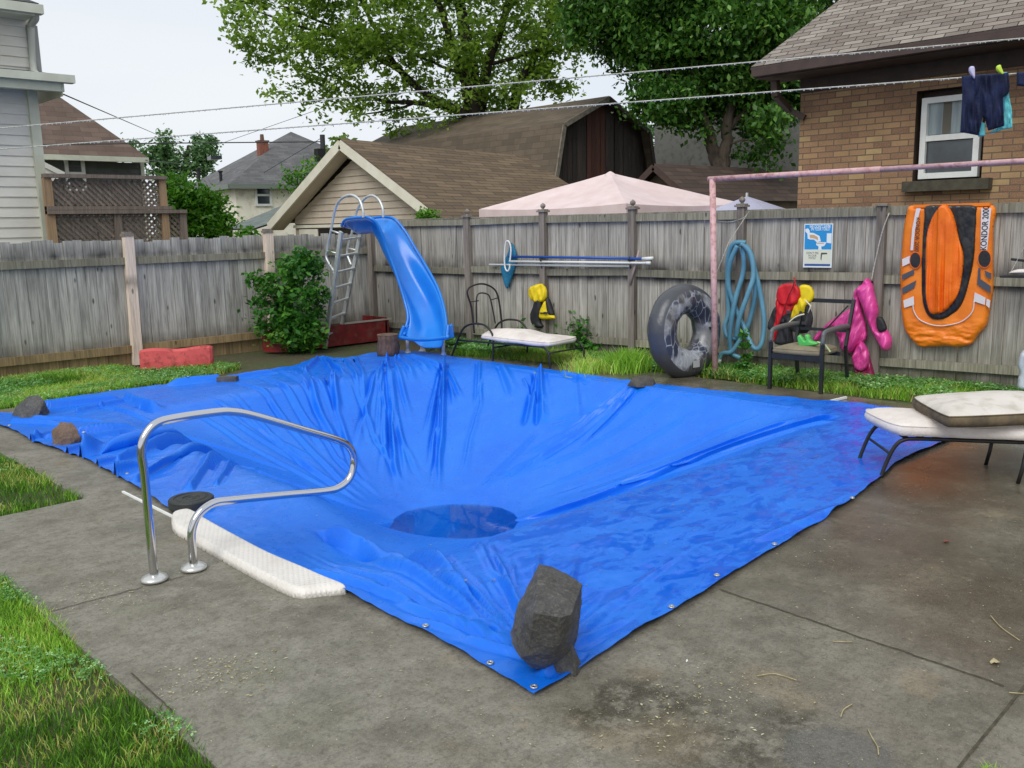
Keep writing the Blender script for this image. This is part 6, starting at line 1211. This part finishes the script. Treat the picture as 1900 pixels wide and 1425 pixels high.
patch('lining', E8([(468, 294), (512, 292), (512, 360), (524, 460), (546, 600), (546, 704), (490, 712), (400, 742), (372, 736), (440, 700), (482, 690), (478, 480), (490, 440)]), LPl(-.0), .02, AQUA, gm, lambda x, y: (vn(x, y*.3, 3, 42)-.5)*.03, 1.3, 4, spline=False, norm=ln)
patch('lining', E8([(296, 765), (322, 655), (352, 672), (346, 762)]), LPl(.0), .015, AQUA, gm, None, 1.2, 3, spline=False, norm=ln)
for col, q, w_ in ((L(196, 190, 226), [(252, 248), (270, 262), (272, 338), (258, 340), (228, 290), (230, 258)], 'lilac clothes peg holding the left side of the navy shorts'), (L(196, 226, 70), [(430, 250), (458, 238), (468, 262), (482, 300), (470, 318), (430, 280)], 'lime green clothes peg holding the right side of the navy shorts')):
    patch('clothes_peg', E8(q), LPl(.05), .02, M('peg', col, None, .4), None, None, 1.1, 3, norm=ln, label=w_, cat='clothes peg')
patch('garment', E8([(578, 294), (640, 290), (720, 284), (720, 400), (640, 398), (580, 392)]), LPl(.02), .02, NAVY, None, None, 1.6, 4, spline=False, norm=ln, label='second dark navy garment on the lower clothesline at the right edge', cat='garment')
# ------------------------------------------------------------------ canopies behind the fence
PCV = M('pale_pink_canvas', L(226, 208, 206), L(214, 192, 190), .85, ns=3, b=.15, bs=8); cn = thing('garden_canopy', 'large pale pink pointed fabric canopy standing behind the right fence', 'canopy', (10.9, 9.3, 0))
x0, y0 = 9.75, 7.95; wx, wy = 2.85, 2.95; zc = [AX(1147, 386, x0)[2], 0, 0, 0]; ze_ = 1.93; ap = V(x0+wx/2, y0+wy/2, 0); d = _ray(1111, 321, BAS); ap[2] = CAMH+d[2]*math.hypot(ap[0], ap[1])/math.hypot(d[0], d[1])
n = 16; Cs = [V(x0, y0, ze_), V(x0, y0+wy, ze_), V(x0+wx, y0+wy, ze_), V(x0+wx, y0, ze_)]; vs = []; fs = []
for k in range(4):
    a, b = Cs[k], Cs[(k+1) % 4]; base_i = len(vs)
    for i in range(n+1):
        for j in range(n+1):
            q = i/n; s = j/n; e_ = a+(b-a)*s; p_ = ap+(e_-ap)*q; sag = -.05*math.sin(math.pi*q)*math.sin(math.pi*s)-.035*math.sin(math.pi*s)*q*q
            vs.append(p_+V(0, 0, sag+.012*(vn(p_[0], p_[1], .4, 9)-.5)))
    for i in range(n):
        for j in range(n): q = base_i+i*(n+1)+j; fs.append((q, q+1, q+n+2, q+n+1))
rawmesh('roof_cloth', np.array(vs), np.array(fs), PCV, cn, smooth=True)
for k in range(4):
    a, b = Cs[k], Cs[(k+1) % 4]; m = MB(); N_ = 40; up = []; dn = []
    for j in range(N_+1):
        s = j/N_; p_ = a+(b-a)*s; sg_ = -.035*math.sin(math.pi*s); up.append(m.add(p_+V(0, 0, sg_+.002))); dn.append(m.add(p_+V(0, 0, sg_-.13-.05*abs(math.sin(math.pi*s*4)))))
    for j in range(N_): m.f.append((up[j], up[j+1], dn[j+1], dn[j]))
    m.build('valance', PCV, cn, solid=.003)
for c in Cs: m = MB(); m.box(V(c[0], c[1], .95)+(ap-c)*V(.02, .02, 0), (.04, .04, 1.9)); m.build('leg', ALU, cn)
m = MB(); m.lathe([(.12, -.05), (.05, .0), (.012, .02)], ap, 10); m.build('peak_cap', PCV, cn)
c2 = thing('parasol', 'small pale lilac parasol top showing right of the pink canopy behind the fence', 'parasol', W(1386, 380, 14.5)*V(1, 1, 0)); LIL = M('pale_lilac_canvas', L(184, 184, 204), L(170, 170, 192), .85, ns=4)
c = W(1386, 364, 14.5); m = MB(); R8 = [c+V(.95*math.cos(a), .95*math.sin(a), -.32) for a in np.linspace(.2, .2+2*math.pi, 9)[:-1]]
for i in range(8): m.poly([R8[i], R8[(i+1) % 8], c])
for i in range(8): m.quad(R8[i]-V(0, 0, .12), R8[(i+1) % 8]-V(0, 0, .12), R8[(i+1) % 8], R8[i])
m.build('cloth', LIL, c2); m = MB(); m.tube([c*V(1, 1, 0), c+V(0, 0, .05)], .02, 8); m.build('pole', ALU, c2)

# ------------------------------------------------------------------ trees
LEAF1 = leaf_mat('maple_leaf', [(0, L(84, 112, 44)), (.45, L(124, 156, 62)), (.8, L(158, 188, 82)), (1, L(188, 212, 116))], .5, .5)
LEAF2 = leaf_mat('dark_leaf', [(0, L(46, 84, 30)), (.5, L(76, 122, 48)), (.85, L(120, 166, 72)), (1, L(164, 202, 104))], .4, .3)
LEAF3 = leaf_mat('fresh_leaf', [(0, L(52, 100, 26)), (.5, L(86, 142, 40)), (1, L(142, 186, 80))], .45, .4)
LEAF5 = leaf_mat('hazy_leaf', [(0, L(70, 104, 66)), (.5, L(98, 134, 88)), (1, L(134, 164, 116))], .6, .3)  # greyed greens carry the distance haze in the leaf colour
LEAF4 = leaf_mat('shrub_leaf', [(0, L(40, 88, 28)), (.5, L(72, 130, 46)), (.85, L(118, 174, 70)), (1, L(160, 204, 98))], .35, .3)
TRUNK = M('tree_bark', L(58, 48, 40), L(38, 32, 28), .9, scale=(1, 1, .25), ns=7, b=.8, bs=20, bd=.03); TRUNK2 = M('pale_bark', L(92, 82, 70), L(66, 58, 50), .9, scale=(1, 1, .25), ns=8, b=.8, bs=20, bd=.03)
def leaves(cents, size, droop=.35, long_=1.6, base=.45, ra=.22, seedr=0):
    n = len(cents); a = rng.uniform(0, 2*np.pi, n); el = -np.abs(rng.normal(droop, .45, n)); s = size*rng.uniform(.6, 1.25, n)
    dx = np.stack([np.cos(a)*np.cos(el), np.sin(a)*np.cos(el), np.sin(el)], 1); rn_ = rng.normal(0, 1, (n, 3)); sd = np.cross(dx, rn_*.7+V(0, 0, 1)); sd /= np.linalg.norm(sd, axis=1, keepdims=True)+1e-9
    nn = np.cross(sd, dx); L_ = dx*s[:, None]*long_*.5; Wd = sd*s[:, None]*.42
    v = np.stack([cents-L_, cents+Wd+nn*s[:, None]*.1, cents+L_, cents-Wd+nn*s[:, None]*.1], 1).reshape(-1, 3)
    return v, np.arange(n*4).reshape(n, 4)
def crown(name, blobs, dist, nper, size, mat, parent, spread=.32, depth=1.25, seed=1, droop=.35, dj=1.0, shell=.5, gap=.4, gs=.9):
    C_ = []; Rn = []
    for b in blobs:
        px, py, rp_ = b[:3]; dens = b[3] if len(b) > 3 else 1.; do = b[4] if len(b) > 4 else rng.uniform(-dj, dj)
        c = W(px, py, dist+do); rad = rp_/F_PX*np.linalg.norm(c-V(0, 0, CAMH)); ncl = max(3, int(nper*dens*(rp_/60.)**1.7/16))
        u_ = rng.normal(0, 1, (ncl, 3)); u_ /= np.linalg.norm(u_, axis=1, keepdims=True); r_ = rng.uniform(shell**3, 1, ncl)**(1/3); cl = c+u_*r_[:, None]*rad*V(1, 1, .92)*V(depth, depth, 1)
        kp = np.array([noise.noise(Vector(q)/gs)*.5+.5 for q in cl]) > gap; cl = cl[kp]; ncl = len(cl)
        if ncl == 0: continue
        tone = .42+.22*rng.normal(0, 1, ncl)*.7
        for q, tn in zip(cl, tone):
            k = int(rng.integers(9, 24)); sg_ = rad*.0+spread*rng.uniform(.5, 1.2); g = rng.normal(0, 1, (k, 3))*V(1, 1, .7)*sg_*.5; g[:, 2] -= np.abs(g[:, 0]+g[:, 1])*.25
            C_.append(q+g); Rn.append(np.clip(tn+rng.normal(0, .13, k), 0, 1))
    C_ = np.vstack(C_); Rn = np.concatenate(Rn); v, f = leaves(C_, size, droop); return rawmesh(name, v, f, mat, parent, rnd=np.repeat(Rn, 4))
def limb(m, pts, dist, r0, r1, k=5, dj=.0):
    P = cat_rom([W(a, b, dist+(c[0] if c else 0)) for a, b, *c in pts], k); n_ = len(P); P = [p_+rng.normal(0, .02, 3)*(i > 0) for i, p_ in enumerate(P)]; m.tube(P, [r0+(r1-r0)*i/(n_-1) for i in range(n_)], 9)
def tree(name, label, base_px, dist, trunk_r, stems, blobs, nper, size, lm, tm, **kw):
    b = W(base_px[0], base_px[1], dist); b[2] = -.05; t_ = thing(name, label, 'tree', b); m = MB(); f0 = W(base_px[0], base_px[1], dist)
    if f0[2] > .3: m.tube([b, (b+f0)/2+V(.05, 0, 0), f0], [trunk_r*1.25, trunk_r*1.05, trunk_r], 12)
    for pts, r0, r1 in stems: limb(m, pts, dist, r0, r1)
    m.build('trunk', tm, t_, smooth=True); crown('crown', blobs, dist, nper, size, lm, t_, **kw); return t_
big = [(455, 25, 42, 1.3), (420, 18, 24, 1.2), (470, 60, 34, 1.2), (480, 95, 26, .8), (500, 160, 18, .6), (510, 50, 45, .8), (430, 8, 26, .5), (500, 130, 28, .35), (545, 95, 40, .5), (575, 35, 55), (520, -20, 60), (560, 180, 26, .3), (585, 150, 34, .45), (620, 205, 30, .4), (600, 110, 45, .7), (650, 60, 65), (640, 165, 42, .6), (720, 235, 24, .5), (600, 230, 22, .5), (665, 225, 26, .3), (690, 130, 60, .6), (720, 40, 75), (700, 200, 36, .4), (740, 90, 60, .7), (745, 225, 26, .35), (760, 170, 50, .4), (800, 30, 75, .8), (810, 120, 60, .5), (800, 205, 35, .4), (840, 180, 40, .3), (870, 60, 70, .6), (890, 130, 55, .6), (900, 190, 38, .8), (860, 205, 30, .8), (925, 200, 26, .8), (830, 215, 24, .6), (950, 40, 70, 1.1), (960, 110, 60, 1.1), (1000, 60, 60, 1.1), (1030, 110, 45, .9), (1010, 165, 36, .6), (1050, 150, 32, .5), (955, 175, 34, .6), (1060, 60, 45, 1), (660, -40, 80), (780, -60, 90), (900, -60, 90), (1010, -40, 80), (580, -60, 70), (840, -150, 110), (700, -130, 100), (960, -150, 100), (470, -40, 50)]
stems = [([(885, 215), (880, 160), (862, 60), (850, -40), (845, -150)], .30, .10), ([(890, 200), (905, 120), (940, 20), (960, -100)], .22, .07), ([(872, 190), (858, 140), (835, 70), (812, 0), (790, -80)], .20, .06), ([(868, 215), (800, 180), (740, 130), (700, 60), (660, -20)], .17, .04), ([(948, 215), (968, 150), (1000, 90), (1030, 20)], .20, .06), ([(820, 195), (760, 190), (700, 185), (640, 150), (590, 120)], .09, .02), ([(740, 130), (650, 80), (560, 50), (470, 20)], .09, .02), ([(905, 120), (980, 100), (1040, 90)], .07, .02), ([(700, 60), (600, 40), (520, 10)], .06, .02), ([(790, 185), (720, 205), (660, 215)], .05, .015), ([(858, 140), (790, 110), (730, 90)], .06, .02)]
tree('maple_tree', 'tall spreading light green maple with several dark stems rising behind the barn', (888, 225), 31, .45, stems, big, 1700, .125, LEAF1, TRUNK, gap=.44, gs=1.1, spread=.45, dj=1.3, depth=1.15)
drk = [(1100, 10, 45), (1150, 50, 50), (1100, -50, 70), (1075, 55, 24, .6), (1190, 20, 60), (1150, 100, 26, .4), (1215, 90, 50), (1200, 150, 30, .8), (1205, 195, 30, .8), (1230, 130, 45), (1250, 40, 70), (1270, 110, 60), (1250, 190, 40), (1300, 155, 44), (1330, 60, 80), (1340, 140, 60), (1380, 180, 42), (1325, 205, 24, .7), (1290, 218, 18, .6), (1400, 235, 20, .6), (1455, 255, 14, .4), (1300, 240, 11, .4), (1400, 110, 60), (1410, 40, 70), (1430, 220, 26, .6), (1460, 195, 32, .7), (1450, 150, 50), (1470, 90, 50), (1385, 285, 13, .5), (1440, 262, 18, .5), (1405, 300, 9, .4), (1260, -60, 90), (1380, -60, 90), (1480, -30, 70), (1180, -90, 80), (1320, -160, 110), (1430, 300, 9, .4), (1490, 160, 40)]
stems = [([(1338, 322), (1326, 290), (1318, 255), (1300, 200), (1280, 100), (1260, 0)], .2, .06), ([(1342, 320), (1346, 280), (1350, 230), (1370, 150), (1390, 40), (1395, -80)], .18, .06), ([(1318, 255), (1280, 190), (1230, 130), (1170, 70)], .09, .03), ([(1350, 240), (1400, 190), (1450, 150)], .08, .03), ([(1346, 270), (1420, 250), (1462, 270)], .03, .01)]
tree('shade_tree', 'dense dark green tree with a forked trunk between the barn and the brick house', (1340, 330), 24.5, .26, stems, drk, 4600, .105, LEAF2, TRUNK2, gap=.38, gs=1.2, spread=.42, dj=1.2, depth=1.15, droop=.6)
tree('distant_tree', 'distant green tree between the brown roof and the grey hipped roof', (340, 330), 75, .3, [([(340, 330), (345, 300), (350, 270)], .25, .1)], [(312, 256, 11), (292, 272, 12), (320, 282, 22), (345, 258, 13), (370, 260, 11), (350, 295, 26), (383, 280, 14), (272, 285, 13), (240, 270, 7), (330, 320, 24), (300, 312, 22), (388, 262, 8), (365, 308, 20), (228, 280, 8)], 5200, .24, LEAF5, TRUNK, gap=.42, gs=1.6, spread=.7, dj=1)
tree('young_tree', 'bright green young tree beside the lattice screen and the cream house', (360, 440), 17.5, .05, [([(360, 440), (355, 400), (345, 350)], .04, .015)], [(325, 345, 20), (330, 375, 28), (350, 395, 34), (385, 370, 20), (395, 400, 22), (340, 425, 32), (375, 420, 34), (400, 425, 18), (360, 350, 14, .6), (402, 375, 10, .6)], 5200, .062, LEAF3, TRUNK, spread=.22, dj=.3)
tree('sapling', 'wispy green sapling before the grey hipped roof, left of the garage gable', (560, 400), 24, .03, [([(560, 400), (556, 350), (552, 320)], .03, .01)], [(550, 318, 16, .6), (540, 338, 16, .5), (570, 310, 14, .5), (535, 325, 10, .5), (560, 345, 12, .4), (578, 300, 8, .4)], 2400, .075, LEAF3, TRUNK, spread=.3, dj=.3)
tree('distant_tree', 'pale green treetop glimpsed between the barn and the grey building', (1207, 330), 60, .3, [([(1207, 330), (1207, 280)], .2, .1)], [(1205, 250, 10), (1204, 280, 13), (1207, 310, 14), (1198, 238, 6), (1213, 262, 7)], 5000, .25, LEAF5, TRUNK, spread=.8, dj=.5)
tree('young_tree', 'dark leafy tree behind the garage roof left end by the utility pole', (610, 300), 28, .06, [([(610, 300), (622, 280), (640, 255)], .06, .02)], [(630, 262, 10, .5), (612, 285, 8, .5)], 1500, .14, LEAF1, TRUNK, spread=.35, dj=.3)
for (px, py, rp_, dist, lab) in ((793, 402, 13, 14.5, 'small green weed tuft poking above the fence below the garage eave'), (462, 432, 12, 14.6, 'small green weed poking above the left fence before the outbuilding')):
    w_ = thing('weed', lab, 'plant', W(px, py+20, dist)*V(1, 1, 0)); crown('leaves', [(px, py, rp_), (px, py+10, rp_)], dist, 3500, .05, LEAF3, w_, spread=.12, dj=.05); m = MB(); m.tube([W(px, py+20, dist)*V(1, 1, 0), W(px, py, dist)], .012, 6); m.build('stem', TRUNK2, w_)
# shrub in the planter
shb = thing('shrub', 'leafy green shrub growing in the red planter by the left fence', 'shrub', G(552, 655)*V(1, 1, 0)+V(0, 0, .2)); m = MB(); D_ = 13.1
for px, py in ((540, 470), (560, 500), (520, 540), (590, 560), (500, 590), (600, 600), (550, 560), (478, 530)): P = cat_rom([W(555, 640, D_), W((555+px)/2+4, (640+py)/2+10, D_), W(px, py, D_)], 4); m.tube(P, [.014-.011*i/(len(P)-1) for i in range(len(P))], 6)
m.build('stem', TRUNK2, shb, smooth=True)
crown('leaves', [(545, 468, 18), (530, 490, 24), (560, 485, 26), (520, 520, 30), (560, 525, 36), (590, 500, 18, .7), (590, 545, 18), (520, 560, 36), (565, 575, 40), (588, 590, 22, .8), (505, 590, 30), (540, 610, 34), (575, 620, 26), (490, 570, 16, .7), (478, 525, 11, .6), (484, 610, 12, .6), (606, 598, 8, .7), (555, 640, 24), (472, 514, 6, .6)], D_, 2200, .062, LEAF4, shb, gap=.46, gs=.28, spread=.15, dj=.18, depth=1.1)
# tall weeds along the right fence
def weed(name, px, py, hpx, wpx, n, label, mat=GRASSM, wide=.006, lo=.1, hi=.8):
    g = G(px, py); h_m = hpx/F_PX*np.linalg.norm(g-V(0, 0, CAMH)); w_m = wpx/F_PX*np.linalg.norm(g-V(0, 0, CAMH)); p_ = g[:2]+rng.normal(0, 1, (n, 2))*w_m*.42
    v, f, r = blades(p_, h_m*.75, wide, .55, -.02, rng.uniform(lo, hi, n)); return rawmesh(name, v, f, mat, None, rnd=r, label=label, cat='weeds')
weed('tall_grass', 1165, 688, 48, 40, 1300, 'bright green tuft of tall grass left of the inflatable ring', lo=.25, hi=.75); weed('tall_grass', 1090, 690, 34, 46, 600, 'dry yellowish grass tuft beside the far lounger foot', lo=.6, hi=1)
weed('tall_grass', 1062, 648, 60, 50, 700, 'tall green weeds behind the far sun lounger cushion', lo=0, hi=.7); weed('tall_grass', 1290, 690, 40, 34, 500, 'grass tuft between the ring and the pink post', lo=.2, hi=.8)
wd2 = thing('weed', 'leafy weed climbing at the fence below the yellow life jacket', 'plant', FRp(1065, 640, .25)*V(1, 1, 0)); crown('leaves', [(1065, 605, 20, .8), (1080, 625, 22), (1050, 635, 26), (1095, 640, 20), (1020, 640, 18), (980, 620, 12, .5)], 12.0, 2600, .05, LEAF4, wd2, spread=.16, dj=.1); m = MB(); m.tube([FRp(1065, 650, .25)*V(1, 1, 0), FRp(1065, 600, .25)], .006, 5); m.build('stem', TRUNK2, wd2)
wd3 = thing('weed', 'green climbing weed under the coiled blue hose', 'plant', FRp(1385, 680, .3)*V(1, 1, 0)); crown('leaves', [(1378, 622, 5, .7), (1382, 640, 7, .7), (1386, 660, 8, .8), (1380, 676, 10, .8)], 10.3, 3500, .035, LEAF4, wd3, spread=.06, dj=.03); m = MB(); m.tube([FRp(1386, 690, .3)*V(1, 1, 0), FRp(1380, 615, .3)], .005, 5); m.build('stem', TRUNK2, wd3)

weed('tall_grass', 1840, 1440, 26, 26, 160, 'small grass tuft growing in the joint at the bottom right corner', wide=.002, lo=.2, hi=.8)
# ------------------------------------------------------------------ utility pole and wires
up_ = thing('utility_pole', 'dark utility pole top with a box just left of the garage peak', 'utility pole', W(598, 300, 27)*V(1, 1, 0)); DARKP = M('dark_pole', L(34, 34, 36), L(26, 26, 28), .7, ns=5)
b = W(598, 300, 27); m = MB(); m.tube([b*V(1, 1, 0), W(598, 250, 27)], .07, 10); m.build('pole', DARKP, up_, smooth=True); m = MB(); m.box(W(593, 288, 26.9), (.22, .2, .35)); m.build('box', DARKP, up_)
WIRE = M('dark_wire', L(58, 58, 62), None, .6)
def wire(p0, d0, p1, d1, r, label, sag=0.): a, b = W(*p0, d0), W(*p1, d1); m = MB(); m.tube([a+(b-a)*i/24-V(0, 0, sag*4*(i/24)*(1-i/24)) for i in range(25)], r, 5); m.build('wire', WIRE, label=label, cat='wire', smooth=True)
wire((76, 268), 26, (598, 263), 27, .016, 'thick dark wire running level from the left house to the utility pole'); wire((118, 175), 14.5, (292, 250), 40, .010, 'thin wire sloping down from the left house eave towards the distant tree')
wire((405, 268), 45, (720, 158), 33, .010, 'thin wire rising right from the hipped roof towards the maple'); wire((490, 320), 30, (598, 255), 27, .009, 'thin wire dropping left from the top of the utility pole'); wire((270, 297), 28, (345, 305), 60, .012, 'faint wire behind the brown roof corner')

# ------------------------------------------------------------------ litter on the slab
LIT = leaf_mat('litter', [(0, L(96, 80, 50)), (.5, L(178, 166, 120)), (1, L(208, 206, 176))], .8, .05)
def litter(label, cx, cy, sx_, sy_, n, size, seed=0, rl=(0, 1)):
    p_ = np.stack([rng.normal(cx, sx_, n), rng.normal(cy, sy_, n)], 1); ok = ~((p_[:, 0] > AX0-.2) & (p_[:, 1] > 2.35)) & (p_[:, 0] > 1.2); p_ = p_[ok]; n = len(p_); a = rng.uniform(0, 6.28, n); s = size*rng.uniform(.4, 1.6, n); w_ = s*rng.uniform(.12, .5, n)
    dx, dy = np.cos(a), np.sin(a); z = rng.uniform(.002, .004, n)
    v = np.stack([np.stack([p_[:, 0]+dx*s*i-dy*w_*j, p_[:, 1]+dy*s*i+dx*w_*j, z+k*s*.3], 1) for i, j, k in ((-1, 0, 0), (0, -1, .3), (1, 0, .2), (0, 1, .4))], 1).reshape(-1, 3)
    rawmesh('debris', v, np.arange(n*4).reshape(n, 4), LIT, rnd=np.repeat(rng.uniform(rl[0], rl[1], n), 4), label=label, kind='stuff')
litter('grass clippings and specks scattered on the left slab', 1.75, 3.6, .35, .9, 900, .004); litter('leaf bits and specks scattered over the right slab', 4.6, 1.5, 1.7, .7, 900, .005); litter('specks on the near slab', 2.2, 1.9, .5, .5, 500, .004, rl=(0, .8)); litter('clumps of grass clippings by the lawn edge', 1.45, 3.2, .12, .1, 220, .007, rl=(.2, .9)); litter('clumps of grass clippings near the chrome rail', 1.4, 4.35, .15, .12, 200, .006, rl=(.3, 1)); litter('seed fluff near the front corner of the tarpaulin', 2.55, 1.75, .2, .15, 200, .006, rl=(.3, 1))
pts_ = np.stack([rng.uniform(2.6, 7.2, 260), rng.uniform(2.7, 8.8, 260)], 1); vv_ = []
for q in pts_:
    g_ = surf(*q)
    if np.hypot(g_[0]-q[0], g_[1]-q[1]) < .03:
        a = rng.uniform(0, 6.28); s_ = rng.uniform(.003, .011); d1 = V(math.cos(a), math.sin(a), 0)*s_; d2 = V(-math.sin(a), math.cos(a), 0)*s_*.45; g_ = g_+V(0, 0, .006); vv_ += [g_-d1, g_-d2+V(0, 0, .002), g_+d1, g_+d2+V(0, 0, .003)]
vv_ = np.array(vv_); rawmesh('debris', vv_, np.arange(len(vv_)).reshape(-1, 4), LIT, rnd=np.repeat(rng.uniform(0, .5, len(vv_)//4), 4), label='small leaf bits scattered on the tarpaulin', kind='stuff')
TW = M('dry_twig', L(186, 174, 134), L(150, 136, 98), .8, ns=20)
for k, (pp_, lab) in enumerate((([(1610, 1352), (1618, 1368), (1628, 1385), (1630, 1400)], 'bent pale twig lying near the bottom edge of the slab right of centre'), ([(1405, 1254), (1432, 1250), (1450, 1253), (1478, 1262)], 'pale twig lying on the slab below the front corner'), ([(1838, 1142), (1858, 1164), (1892, 1188)], 'long straight twig on the slab at the right edge'), ([(1560, 1330), (1566, 1316), (1582, 1306)], 'short curved twig lying beside the puddle'), ([(1545, 1190), (1582, 1191)], 'small straight twig in the middle of the right slab'), ([(1872, 1285), (1900, 1287)], 'short twig beyond the dark joint at the right edge'))):
    m = MB(); m.tube(cat_rom([G(a, b, .005) for a, b in pp_], 4), .0022, 5); m.build('twig', TW, label=lab, cat='twig', smooth=True)
for px, py, lab, cl in ((1845, 1230, 'dry brown leaf lying on the right part of the slab', TW), (1275, 1228, 'tiny white petal on the slab near the front corner', WHITEP), (1755, 1005, 'small reddish leaf litter patch on the wet slab before the lounger', M('rust_leaf', L(120, 70, 48), None, .8))):
    g = G(px, py, .004); m = MB(); q = [g+V((.006 if 'petal' in lab else .03)*math.cos(a)*rng.uniform(.4, 1.1), (.004 if 'petal' in lab else .018)*math.sin(a)*rng.uniform(.5, 1.2), rng.uniform(0, .01)) for a in np.linspace(0, 2*math.pi, 10)[:-1]]; c_ = m.add(g+V(0, 0, .012)); ids = [m.add(x) for x in q]
    for i in range(len(ids)): m.f.append((ids[i], ids[(i+1) % len(ids)], c_))
    m.build('leaf', cl, label=lab, cat='leaf')
